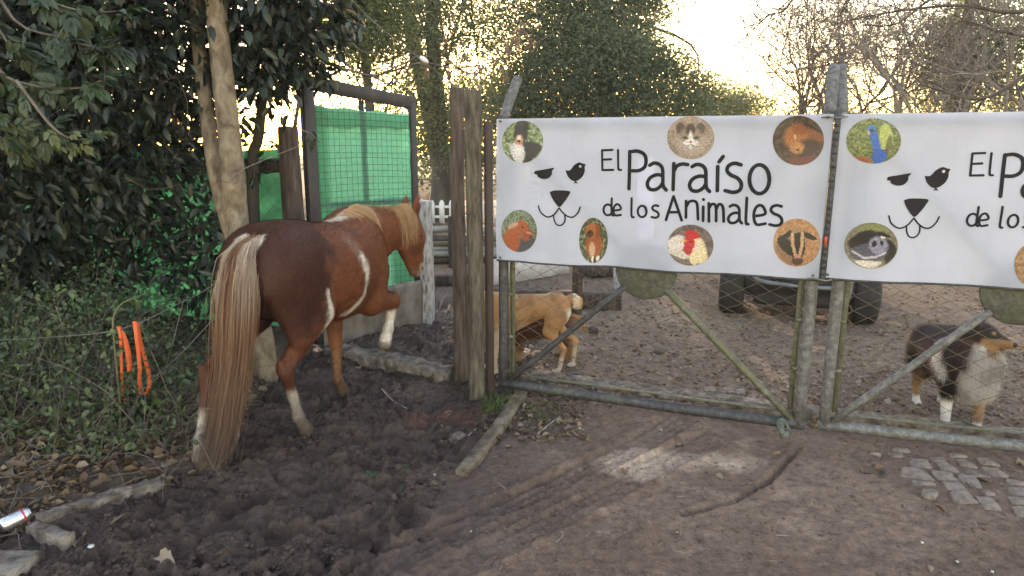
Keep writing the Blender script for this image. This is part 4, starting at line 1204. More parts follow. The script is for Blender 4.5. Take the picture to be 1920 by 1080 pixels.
def collie_paint(P, N):
    n = fbm(P[:, 0] * 8 + P[:, 1] * 4, P[:, 2] * 8, 4, 23); x, y, z = P.T
    black = np.array([0.020, 0.014, 0.012]); brown = np.array([0.058, 0.030, 0.024]); tan = np.array([0.235, 0.135, 0.068]); white = np.array([0.60, 0.57, 0.54]); grey = np.array([0.40, 0.375, 0.36])
    c = np.ones((len(P), 3)) * brown
    c = lerp(c, black, sstep(-0.2, 0.5, n) * 0.7)
    c = lerp(c, black, sstep(0.38, 0.30, z) * 0.8)
    c = lerp(c, tan, sstep(0.30, 0.22, z + 0.03 * n) * sstep(0.18, 0.12, x))
    c = lerp(c, black, sstep(0.26, 0.34, x) * sstep(0.42, 0.30, z))
    # ruff and the white collar behind the shoulder
    d = np.linalg.norm((P - np.array([0.55, 0.05, 0.37])) / np.array([0.15, 0.15, 0.20]), axis=1) + 0.12 * n
    c = lerp(c, grey, sstep(1.08, 0.85, d)); c = lerp(c, np.array([0.20, 0.175, 0.165]), sstep(1.0, 0.85, d) * sstep(0.1, 0.5, n) * 0.7)
    dc = pline(P, [(0.36, -0.13, 0.54), (0.40, -0.16, 0.47), (0.45, -0.16, 0.40)]) + 0.02 * n
    c = lerp(c, white, sstep(0.060, 0.035, dc))
    low = sstep(0.20, 0.15, z + 0.02 * n)
    c = lerp(c, white, low * (x > 0.25) * (y < 0)); c = lerp(c, tan * 1.1, sstep(0.22, 0.18, z) * (x > 0.25) * (y > 0.03))
    c = lerp(c, white * 0.95, sstep(0.075, 0.05, z + 0.01 * n))
    # head
    q = (P - hc); f = q @ hdir; s_ = q @ hside; u = q[:, 2]
    hd = (np.linalg.norm(q / np.array([1, 1, 0.9]), axis=1) < 0.085) | ((f > 0.03) & (f < 0.26) & (np.abs(s_) < 0.07) & (np.abs(u) < 0.075))
    hd = hd | (u > 0.035) & (np.abs(f) < 0.09)
    c = lerp(c, black, hd * 1.0)
    c = lerp(c, tan * 0.95, hd * sstep(-0.004, -0.016, u + 0.010 * n - 0.10 * np.clip(f - 0.06, 0, 1)) * sstep(0.0, 0.02, f) * sstep(-0.05, -0.045, u + 0 * f + 0.02))
    c = lerp(c, tan * 0.95, hd * sstep(-0.018, -0.028, u) * sstep(0.0, 0.015, f))
    br = np.linalg.norm(q - (hdir * 0.052 + hside * 0.036 + np.array([0, 0, 0.030])), axis=1)
    c = lerp(c, tan, sstep(0.014, 0.009, br))
    return c
def collie_len(p):
    L = np.full(len(p), 0.045)
    L[(p[:, 0] > 0.34) & (p[:, 2] > 0.24) & (p[:, 2] < 0.56)] = 0.055
    L[p[:, 2] < 0.22] = 0.012
    L[(p[:, 0] < 0.06) & (p[:, 2] > 0.2)] = 0.06
    q = p - hc
    h = ((q @ hdir > -0.02) & (np.linalg.norm(q, axis=1) < 0.26) & (p[:, 2] > 0.54)) | (p[:, 2] > 0.60)
    L[h] = 0.008
    return L
def collie_flow(p):
    f = np.tile(np.array([-0.5, 0, -0.8]), (len(p), 1))
    r = (p[:, 0] > 0.36) & (p[:, 2] < 0.58); f[r] = (0.05, 0.02, -1.0)
    h = p[:, 2] > 0.57; f[h] = -hdir + np.array([0, 0, -0.2])
    return f
finish_dog(col_root, B, collie_paint, 60000, collie_len, collie_flow, 0.0018, 0.40, jit=0.16)
nb = Body(hc + hdir * 0.15 - 0.05, hc + hdir * 0.15 + 0.05, 0.004); nb.ell(hc + hdir * 0.150 + np.array([0, 0, -0.006]), (0.016, 0.017, 0.014), 0.002)
v_, f_ = nb.skin(1); link('nose', mesh_from('nose', v_, f_), M['nose'], col_root)
for s_ in (-1, 1):
    ec = hc + hdir * 0.056 + hside * s_ * 0.040 + np.array([0, 0, 0.014])
    nb = Body(ec - 0.03, ec + 0.03, 0.003); nb.ell(ec, (0.010, 0.010, 0.009), 0.001)
    v_, f_ = nb.skin(1); link('eye', mesh_from('eye', v_, f_), M['eye'], col_root)

# ------------------------------------------------------------------ the double gate
def gate_leaf(name, label, p0, ang, L, hinge, mats, disc_s, seed):
    """p0 = foot at one end, running along ang; local x along the leaf, local -y towards the camera"""
    g = empty(name, label, 'gate', (p0[0], p0[1], 0), 'the two leaves of the gate', rz=ang)
    R = 0.032; zb, zt = 0.10, 1.80
    def part(nm, P, r, mat, sides=12, flat=1.0):
        m = MB().add(*tube(spline(P, max(2, len(P) * 3)), r, sides, flat=flat)); return m.build(nm, mat, g)
    part('bottom_rail', [(-0.03, 0, zb), (L * 0.5, 0, zb - 0.006), (L + 0.03, 0, zb)], R, M[mats[0]])
    part('top_rail', [(0, 0, zt - 0.03), (L, 0, zt - 0.03)], 0.024, M[mats[1]])
    part('upright', [(0, 0, zb), (0, 0, 0.9), (0, 0, zt)], R, M[mats[2]])
    part('upright', [(L, 0, zb), (L, 0, 0.9), (L, 0, zt)], R, M[mats[3]])
    c = np.array([disc_s, 0.0, 0.925])
    for cx, cz in ((0.035, zb + 0.02), (L - 0.035, zb + 0.02), (0.035, zt - 0.06), (L - 0.035, zt - 0.06)):
        d = np.array([cx, 0, cz]) - c; d = d / np.linalg.norm(d)
        part('brace', [(cx, 0.0, cz), tuple(c + d * 0.165)], 0.0205, M[mats[4] if cx < 1 else mats[5]], 10)
    m = MB()
    a = np.linspace(0, 2 * math.pi, 48, endpoint=False)
    ring = lambda r, y: np.stack([c[0] + r * np.cos(a), np.full(48, y), c[2] + r * np.sin(a)], 1)
    V = np.concatenate([ring(0.172, -0.012), ring(0.180, -0.006), ring(0.180, 0.006), ring(0.172, 0.012)])
    F = [[k * 48 + i, (k + 1) * 48 + i, (k + 1) * 48 + (i + 1) % 48, k * 48 + (i + 1) % 48] for k in range(3) for i in range(48)]
    F += [list(range(48)), [3 * 48 + i for i in range(48)][::-1]]
    m.add(V, F); m.build('disc', M['gate_disc'], g, smooth=False)
    # angle-iron frame behind, which carries the netting
    for cx, s_ in ((0.052, 1), (L - 0.052, -1)):
        m = MB().add(*box((cx, 0.030, (zb + zt) / 2 + 0.02), (0.030, 0.004, zt - zb - 0.10), bev=0.001))
        m.add(*box((cx - s_ * 0.013, 0.017, (zb + zt) / 2 + 0.02), (0.004, 0.022, zt - zb - 0.10), bev=0.001))
        m.build('netting_bar', M['gate_moss'], g)
        for zz in (0.42, 0.70):
            MB().add(*box((cx - s_ * 0.008, 0.012, zz), (0.034, 0.02, 0.018), bev=0.003)).build('bracket', M['gate_moss'], g)
    MB().add(*box((L / 2, 0.030, zb + 0.058), (L - 0.10, 0.030, 0.006), bev=0.001)).build('netting_bar', M['gate_moss'], g)
    # diamond netting: wavy strands that interlock
    m = MB(); x0, x1, z0, z1 = 0.055, L - 0.055, zb + 0.06, zt - 0.06
    pw, ph = 0.150, 0.080
    rs = np.random.default_rng(seed)
    n = int((x1 - x0) / (pw / 2)) + 1
    for i in range(n + 1):
        xc = x0 + i * pw / 2
        zz = np.arange(z0, z1 + ph / 2, ph / 2); pts = []
        for j, z in enumerate(zz):
            s_ = 1 if (j + i) % 2 else -1
            x = xc + s_ * pw / 4 * 1.06
            x = min(max(x + rs.normal(0, 0.003), x0), x1)
            sag = 0.012 * math.sin(x * 3.1 + seed) * math.sin((z - z0) * 3)
            pts.append((x + 0.3 * sag, 0.036 + 0.004 * s_ + sag, z + rs.normal(0, 0.002)))
        m.add(*tube(pts, 0.0030, 4, cap=False))
    tag(m.build('netting', M['mesh_wire'], g), kind='stuff')
    # arms that lean away over the yard
    for cx in (0.0, L):
        b0 = np.array([cx + (-0.062 if cx == 0 and seed == 8 else (0.012 if cx > 0 else 0.0)), 0.01, zt + 0.005]); d = unit(np.array([0.02, 0.66, 0.75]))
        P = [b0 - d * 0.02, b0 + d * 0.16, b0 + d * 0.315]
        m = MB().add(*tube(spline(P, 12), 0.031, 16, wob=0.015)); m.build('arm', M['arm'], g)
        ct, n1, n2 = frames(np.array(P))
        m = MB().add(*tube([b0 - d * 0.05, b0 + d * 0.01], 0.026, 12)); m.build('arm_socket', M[mats[2]], g)
    return g

GA = math.radians(-21.9); GB = math.radians(-15.8)
g0 = np.array([-0.053, 4.276]); L0 = 1.80
leafA = gate_leaf('gate_leaf', 'left gate leaf of chipped steel tube and diamond netting beside the wooden posts', g0, GA, L0, 'l', ['gate_dark', 'gate_dark', 'gate_dark', 'gate_grey', 'gate_dark', 'gate_moss'], 0.905, 3)
g1 = np.array([1.752, 3.590]); L1 = 1.70
leafB = gate_leaf('gate_leaf', 'right gate leaf of grey steel tube with diamond netting in front of the long-haired dog', g1, GB, L1, 'r', ['gate_grey', 'gate_grey', 'gate_grey', 'gate_grey', 'gate_grey', 'gate_grey'], 0.84, 8)
SX = L0 + 0.047
# slotted meeting strip between the leaves and a knotted rag on the lower corner
m = MB()
for k in range(24):
    m.add(*box((SX, -0.060, 0.95 + k * 0.0345), (0.020, 0.010, 0.022), bev=0.002))
m.add(*box((SX, -0.052, 1.365), (0.030, 0.008, 0.90), bev=0.002))
m.build('slotted_strip', M['gate_dark'], leafA)
MB().add(*box((SX - 0.004, -0.066, 1.15), (0.012, 0.014, 0.05), bev=0.003)).build('latch_tag', M['red'], leafA)
for zz in (0.945, 1.775):
    m = MB().add(*tube(spline([(L0 - 0.03, -0.06, zz), (L0, -0.066, zz + 0.004), (L0 + 0.06, -0.07, zz - 0.003), (L0 + 0.09, -0.066, zz + 0.004)], 10), 0.004, 6))
    m.build('tie_wire', M['wire'], leafA)
rag = MB()
ct = np.array([L0 - 0.085, -0.03, 0.085])
for k in range(4):
    a = k * 1.7
    rag.add(*tube(spline([ct + np.array([-0.03, -0.01, 0.03]), ct + np.array([0.0, -0.02 - 0.006 * k, 0.045 - 0.02 * k]), ct + np.array([0.05 * math.cos(a), 0.0, -0.03 + 0.03 * math.sin(a)])], 8), [0.010, 0.013, 0.016, 0.018, 0.016, 0.014, 0.012, 0.006], 8, wob=0.2, flat=0.6))
rag.add(*tube([ct + np.array([0.01, -0.02, -0.02]), ct + np.array([0.02, -0.02, -0.055])], [0.022, 0.026], 8, wob=0.2))
rag.build('tied_rag', pmat('dull green grey rag', [(0.3, (0.05, 0.07, 0.06)), (0.6, (0.12, 0.135, 0.12)), (0.8, (0.17, 0.18, 0.17))], 14, 0.9, 0.4, 0.004), leafA)

# ------------------------------------------------------------------ banners
def frame_of(p0, ang, off=0.046):
    ex = np.array([math.cos(ang), math.sin(ang), 0]); nrm = np.array([ex[1], -ex[0], 0])        # towards the camera
    return np.array([p0[0], p0[1], 0.0]) + nrm * off, ex, nrm
FA, FB = frame_of(g0, GA), frame_of(g1, GB)
def sz(px, py, Fr):
    """place on a banner seen at a point of the photograph: (along, height)"""
    o, ex, n = Fr
    p = on_plane(px, py, o, n)
    return np.array([np.dot(p - o, ex), p[2]])

def banner_mat():
    m, nt, bs, out = nmat('translucent white vinyl')
    n1 = noise(nt, 2.2, 6, 0.6); n2 = noise(nt, 22, 5, 0.7); n3 = noise(nt, 55, 3, 0.6)
    c = ramp(nt, [(0.3, (0.39, 0.43, 0.53)), (0.7, (0.45, 0.49, 0.59))], n1)
    sp = ramp(nt, [(0.64, (0, 0, 0)), (0.74, (1, 1, 1))], n2)
    c = mixc(nt, math_(nt, 'MULTIPLY', sp, 0.30), c, (0.30, 0.24, 0.18))
    st_ = ramp(nt, [(0.52, (0, 0, 0)), (0.75, (1, 1, 1))], noise(nt, 9, 6, 0.65, stretch=(1, 1, 0.16)))
    c = mixc(nt, math_(nt, 'MULTIPLY', st_, 0.22), c, (0.30, 0.31, 0.34))
    nt.links.new(c, bs.inputs['Base Color']); bs.inputs['Roughness'].default_value = 0.45
    bs.inputs['Specular IOR Level'].default_value = 0.4
    bump(nt, bs, noise(nt, 5, 4, 0.55, dist=0.5), 0.35, 0.02)
    tr = nt.nodes.new('ShaderNodeBsdfTranslucent'); nt.links.new(c, tr.inputs[0])
    mx = nt.nodes.new('ShaderNodeMixShader'); mx.inputs[0].default_value = 0.34
    nt.links.new(bs.outputs[0], mx.inputs[1]); nt.links.new(tr.outputs[0], mx.inputs[2]); nt.links.new(mx.outputs[0], out.inputs[0])
    return m
M['banner'] = banner_mat()
M['print'] = vmat('printed photograph', 0.45, 0.10, 120)

def wave(x, z, seed):
    """gentle ripples of the stretched vinyl, towards the camera"""
    return 0.006 * np.sin(x * 5.1 + seed) * np.cos(z * 4.0 + seed * 2) + 0.003 * np.sin(x * 13 + z * 7 + seed) + 0.0035 * np.sin(x * 3 - z * 16 + seed) + 0.005 * np.sin(x * 26 + 2 * np.sin(x * 5)) * (np.clip((z - 1.66) / 0.13, 0, 1) ** 2 + np.clip((1.04 - z) / 0.11, 0, 1) ** 2)

def make_banner(label, Fr, ang, x0, x1, zbl, zbr, ztl, ztr, seed):
    o, ex, nrm = Fr
    root = empty('banner', label, 'banner', tuple(o), 'the two banners on the gate', rz=ang)
    nx_, nz_ = 60, 30
    u, w = np.meshgrid(np.linspace(0, 1, nx_), np.linspace(0, 1, nz_))
    x = x0 + (x1 - x0) * u; z = (zbl + (zbr - zbl) * u) * (1 - w) + (ztl + (ztr - ztl) * u) * w
    y = -wave(x, z, seed)
    z = z + 0.004 * np.sin(u * 17 + seed) * (1 - w) ** 3
    V = np.stack([x.ravel(), y.ravel(), z.ravel()], 1)
    ii = np.arange(nx_ * nz_).reshape(nz_, nx_)
    F = np.stack([ii[:-1, :-1].ravel(), ii[:-1, 1:].ravel(), ii[1:, 1:].ravel(), ii[1:, :-1].ravel()], 1)
    link('sheet', mesh_from('sheet', V, F), M['banner'], root)
    # hem bar along the lower edge
    P = [(x0 + (x1 - x0) * t, 0.002 - wave(x0 + (x1 - x0) * t, zbl, seed), zbl + (zbr - zbl) * t + 0.004 * math.sin(t * 17 + seed) - 0.006) for t in np.linspace(0, 1, 40)]
    MB().add(*tube(P, 0.006, 6)).build('hem', M['gate_dark'], root)
    for (ux, uz) in ((0.015, 0.985), (0.985, 0.985), (0.985, 0.02), (0.015, 0.02)):
        xx = x0 + (x1 - x0) * ux; zz = (zbl + (zbr - zbl) * ux) * (1 - uz) + (ztl + (ztr - ztl) * ux) * uz
        MB().add(*tube([(xx, -0.009 - wave(xx, zz, seed), zz), (xx, 0.004, zz)], 0.008, 10)).build('eyelet', M['wire'], root)
    return root
bA = make_banner('left white banner with seven animal photos and the words El Paraíso de los Animales', FA, GA, *[v for v in (sz(930, 223, FA)[0], sz(1564, 214, FA)[0])],
                 sz(930, 487, FA)[1], sz(1538, 523, FA)[1], sz(930, 223, FA)[1], sz(1564, 214, FA)[1], 1.0)
bx1 = 1.78
bB = make_banner('right white banner with a peacock photo, its end beyond the picture edge', FB, GB, sz(1562, 300, FB)[0], bx1,
                 sz(1555, 521, FB)[1], sz(1920, 539, FB)[1] - 0.0, sz(1570, 214, FB)[1], sz(1920, 207, FB)[1], 2.6)

# ---- lettering and the painted face, as flat strokes on the vinyl
def zl(x, y): return (880 + x / 2.454, 120 + y / 2.454)
def stroke(m, pts, w, seed, lift=0.0035):
    """flat pen stroke with round ends in banner coordinates"""
    P = np.array(pts, dtype=float); n = max(6, len(P) * 7)
    Q = spline(P, n)
    T = np.gradient(Q, axis=0); T /= np.linalg.norm(T, axis=1)[:, None] + 1e-9
    N = np.stack([-T[:, 1], T[:, 0]], 1)
    Lf, Rt = Q + N * w / 2, Q - N * w / 2
    a = np.linspace(0, math.pi, 7)[1:-1]
    cap1 = [Q[-1] + (N[-1] * math.cos(t) + T[-1] * math.sin(t)) * w / 2 for t in a]
    cap0 = [Q[0] + (-N[0] * math.cos(t) - T[0] * math.sin(t)) * w / 2 for t in a]
    def v3(p): return (p[0], -lift - wave(p[0], p[1], seed), p[1])
    V = [v3(p) for p in Lf] + [v3(p) for p in Rt]
    F = [[i, i + n, i + n + 1, i + 1] for i in range(n - 1)]
    k = len(V); V += [v3(p) for p in cap1]; F.append([n - 1, 2 * n - 1] + [k + i for i in range(len(a))][::-1])
    k = len(V); V += [v3(p) for p in cap0]; F.append([n, 0] + [k + i for i in range(len(a))][::-1])
    m.add(V, F)
def fill(m, pts, seed, lift=0.0035, n=60):
    P = spline(list(pts) + [pts[0]], n)[:-1]; c = P.mean(0)
    def v3(p): return (p[0], -lift - wave(p[0], p[1], seed), p[1])
    V = [v3(p) for p in P] + [v3((P[i] + c) / 2) for i in range(len(P))] + [v3(c)]
    k = len(P)
    F = [[i, (i + 1) % k, k + (i + 1) % k, k + i] for i in range(k)] + [[k + i, k + (i + 1) % k, 2 * k] for i in range(k)]
    m.add(V, F)
def ellp(cx, cy, rx, ry, n=14, a0=0):
    return [(cx + rx * math.cos(a0 + 2 * math.pi * i / n), cy + ry * math.sin(a0 + 2 * math.pi * i / n)) for i in range(n + 1)]
def sh(pts, dx, dy, s=1.0, o=(0, 0)): return [((x - o[0]) * s + o[0] + dx, (y - o[1]) * s + o[1] + dy) for x, y in pts]
a_top = [(830, 466), (850, 456), (874, 462), (888, 482), (890, 520), (892, 560), (906, 580)]
a_bow = [(889, 512), (860, 510), (832, 524), (819, 550), (829, 574), (855, 578), (878, 564), (890, 545)]
s_big = [(1250, 464), (1220, 457), (1193, 468), (1186, 490), (1202, 510), (1235, 526), (1252, 552), (1244, 580), (1215, 590), (1178, 582)]
def scl(pts, x0, y0, x1, y1):
    A = np.array(pts, dtype=float); lo, hi = A.min(0), A.max(0)
    return [tuple((p - lo) / (hi - lo) * np.array([x1 - x0, y1 - y0]) + np.array([x0, y0])) for p in A]
aboth = a_top + a_bow
def a_fit(x0, y0, x1, y1):
    q = scl(aboth, x0, y0, x1, y1); return [q[:len(a_top)], q[len(a_top):]]
e_sh = [(667, 674), (697, 668), (692, 650), (680, 645), (668, 655), (664, 676), (672, 696), (698, 694)]
TXT = [  # (width in enlargement pixels, word, strokes)
    (10, 'El', [[(613, 397), (613, 488)], [(614, 397), (661, 395)], [(614, 440), (654, 438)], [(614, 488), (663, 487)], [(686, 396), (686, 476), (690, 486), (699, 487)]]),
    (16.5, 'Paraíso', [[(739, 403), (735, 574)], [(740, 404), (775, 401), (805, 416), (813, 445), (806, 474), (780, 490), (741, 491)], a_top, a_bow,
          [(941, 458), (938, 578)], [(940, 496), (955, 470), (980, 460), (1005, 463)], *a_fit(1014, 462, 1106, 586),
          [(1143, 472), (1142, 582)], [(1149, 450), (1167, 426)], s_big, ellp(1335, 530, 46, 66)]),
    (10, 'de los', [ellp(638, 671, 20, 25), [(656, 618), (655, 685), (662, 698)], e_sh, [(748, 618), (747, 696), (757, 705)], ellp(796, 678, 20, 26),
          scl(s_big, 839, 650, 871, 707)]),
    (13, 'Animales', [[(905, 717), (925, 655), (940, 609)], [(940, 609), (958, 660), (977, 719)], [(918, 682), (966, 681)],
          [(998, 630), (997, 706)], [(998, 658), (1013, 634), (1035, 630), (1049, 646), (1053, 714)], [(1077, 656), (1076, 721)], [(1078, 622), (1079, 624)],
          [(1103, 640), (1103, 724)], [(1104, 662), (1116, 645), (1130, 646), (1136, 666), (1136, 722)], [(1137, 668), (1148, 646), (1162, 648), (1169, 668), (1171, 724)],
          *a_fit(1192, 648, 1254, 732), [(1277, 616), (1273, 724), (1284, 737)], scl(e_sh, 1309, 650, 1362, 738), scl(s_big, 1382, 650, 1438, 744)]),
]
FACE_FILL = [
    [(300, 499), (306, 492), (340, 486), (389, 478), (381, 492), (380, 508), (365, 525), (342, 529), (318, 520), (312, 508), (302, 506)],
    [(442, 489), (452, 492), (466, 486), (482, 466), (505, 453), (522, 458), (536, 462), (531, 474), (531, 494), (520, 518), (498, 536), (476, 538), (456, 522), (447, 504)],
    [(488, 536), (479, 550), (488, 548), (498, 550)],
    [(371, 588), (390, 582), (415, 581), (440, 582), (464, 587), (458, 604), (440, 632), (416, 657), (392, 632), (377, 606)],
]
FACE_STROKE = [[(320, 652), (328, 676), (342, 692), (365, 703), (392, 692), (415, 662)], [(415, 662), (435, 686), (458, 702), (480, 703), (500, 684), (511, 658)],
               [(390, 693), (393, 716), (402, 735), (416, 742), (432, 737), (442, 718), (441, 693)]]
def pxs(Fr_from, p):         # enlargement pixels to banner coordinates
    return sz(*zl(*p), Fr_from)
def letter(root, conv, seed, upto=None):
    for w, word, strokes in TXT:
        m = MB(); c0 = conv(strokes[0][0]); c1 = conv((strokes[0][0][0] + 10, strokes[0][0][1])); sc = np.linalg.norm(c1 - c0) / 10
        for st in strokes:
            P = [conv(p) for p in st]
            if upto is not None and max(p[0] for p in P) > upto: continue
            stroke(m, P, w * sc, seed)
        if m.n: m.build('lettering', M['ink'], root, smooth=False)
    sc = np.linalg.norm(conv((410, 600)) - conv((400, 600))) / 10
    for nm, fi in (('painted_eye', (0,)), ('painted_bird_eye', (1, 2)), ('painted_nose', (3,))):
        m = MB()
        for i in fi: fill(m, [conv(p) for p in FACE_FILL[i]], seed)
        m.build(nm, M['ink'], root, smooth=False)
    m = MB()
    for f in FACE_STROKE: stroke(m, [conv(p) for p in f], 6.5 * sc, seed)
    m.build('painted_mouth', M['ink'], root, smooth=False)
    m = MB(); fill(m, [conv(p) for p in ellp(511, 471, 6, 6, 10)[:-1]], seed, 0.0055, 30); m.build('bird_eye_dot', M['white_bit'], root, smooth=False)  # white dot eye printed on the bird
letter(bA, lambda p: pxs(FA, p), 1.0)
# the same artwork on the right banner, fitted on the face and the first letters
pa = np.array([pxs(FA, p) for p in ((300, 497), (537, 462), (415, 657), (613, 397), (613, 488), (748, 700))])
pb = np.array([sz(*q, FB) for q in ((1657, 331), (1791, 308), (1719, 396), (1820, 296), (1820, 332), (1868, 436))])
kx = np.polyfit(pa[:, 0], pb[:, 0], 1); kz = np.polyfit(pa[:, 1], pb[:, 1], 1)
convB = lambda p: np.array([np.polyval(kx, pxs(FA, p)[0]), np.polyval(kz, pxs(FA, p)[1])])
letter(bB, convB, 2.6, upto=bx1 - 0.03)

# ---- older print on the back of the vinyl showing faintly through
M['ghost'] = pmat('faint show-through print', [(0.3, (0.34, 0.39, 0.49)), (0.7, (0.40, 0.445, 0.55))], 9, 0.5, 0)
M['ghost_band'] = pmat('faint lilac show-through band', [(0.3, (0.37, 0.39, 0.52)), (0.7, (0.43, 0.45, 0.58))], 9, 0.5, 0)
def gz(x, y): return sz(960 + x / 4.31, 290 + y / 4.31, FA)
gsc = np.linalg.norm(gz(110, 100) - gz(100, 100)) / 10
for sts in ([[(165, 165), (152, 130), (175, 98), (220, 98), (240, 130), (230, 165)]], [[(158, 208), (225, 208), (240, 235), (225, 262), (158, 262)]],
            [[(160, 300), (238, 300)], [(160, 300), (160, 345), (180, 365), (197, 345), (197, 302)], [(197, 345), (218, 368), (238, 345), (238, 300)]], [[(160, 396), (238, 396)]], [[(170, 468), (156, 445), (178, 422), (218, 422), (240, 445), (228, 468)]]):
    m = MB()
    for st in sts: stroke(m, [gz(*p) for p in st], 13 * gsc, 1.0, 0.0012)
    m.build('show_through_letter', M['ghost'], bA, smooth=False)
m = MB(); fill(m, [sz(*p, FA) for p in ((1195, 298), (1210, 297), (1226, 297), (1226, 340), (1226, 400), (1225, 445), (1210, 446), (1195, 446), (1195, 400), (1195, 340))], 1.0, 0.0010)
m.build('show_through_band', M['ghost_band'], bA, smooth=False)

# ---- the round photographs
def paint_disc(ops, n=72, seed=0):
    u, v = np.meshgrid(np.linspace(-1, 1, n), np.linspace(-1, 1, n))
    c = np.zeros((n, n, 3))
    for op in ops:
        k = op[0]
        if k == 'base': c[:] = op[1]
        elif k == 'noise':
            _, s, col, th, amt = op
            c = lerp(c, col, sstep(th - 0.25, th + 0.25, fbm(u * s + 5, v * s + seed * 3.1, 4, seed + int(s))) * amt)
        elif k == 'rays':
            a = np.arctan2(v - op[2], u - op[1]); c = lerp(c, op[3], (0.5 + 0.5 * np.sin(a * op[4] + 3 * fbm(u * 3, v * 3, 2, seed))) * op[5])
        elif k == 'ell':
            _, cx, cy, rx, ry, rot, col, soft = op
            ca, sa = math.cos(rot), math.sin(rot); du, dv = u - cx, v - cy
            q = np.hypot((du * ca + dv * sa) / rx, (-du * sa + dv * ca) / ry) + 0.10 * fbm(u * 9, v * 9, 3, seed + 40)
            c = lerp(c, col, sstep(1 + soft, 1 - soft, q))
        elif k == 'line':
            _, pts, w, col = op
            d, _, _ = seg_dist(u, v, pts); c = lerp(c, col, sstep(w * 1.3, w * 0.7, d + 0.02 * fbm(u * 12, v * 12, 2, seed)))
    return u, v, np.clip(c * (1 + 0.42 * fbm(u * 13, v * 13, 4, seed + 9) + 0.25 * fbm(u * 30, v * 22, 2, seed + 19))[..., None], 0.004, 0.9) ** 1.28
def photo(root, conv, cx, cy, rx, ry, ops, seed, bseed):
    n = 72; u, v, c = paint_disc(ops, n, seed)
    # square to disc, so the rim is smooth
    du = u * np.sqrt(1 - v * v / 2); dv = v * np.sqrt(1 - u * u / 2)
    _, _, c = (u, v, c)
    pts = np.array([conv((cx + rx * a, cy - ry * b)) for a, b in zip(du.ravel(), dv.ravel())])
    V = np.stack([pts[:, 0], -0.0022 - wave(pts[:, 0], pts[:, 1], bseed), pts[:, 1]], 1)
    ii = np.arange(n * n).reshape(n, n)
    F = np.stack([ii[:-1, :-1].ravel(), ii[:-1, 1:].ravel(), ii[1:, 1:].ravel(), ii[1:, :-1].ravel()], 1)
    me = mesh_from('photo_print', V, F); set_col(me, c.reshape(-1, 3))
    link('photo_print', me, M['print'], root)
bk, gr, wh, dk = (0.015, 0.014, 0.014), (0.12, 0.17, 0.06), (0.6, 0.58, 0.55), (0.04, 0.035, 0.03)
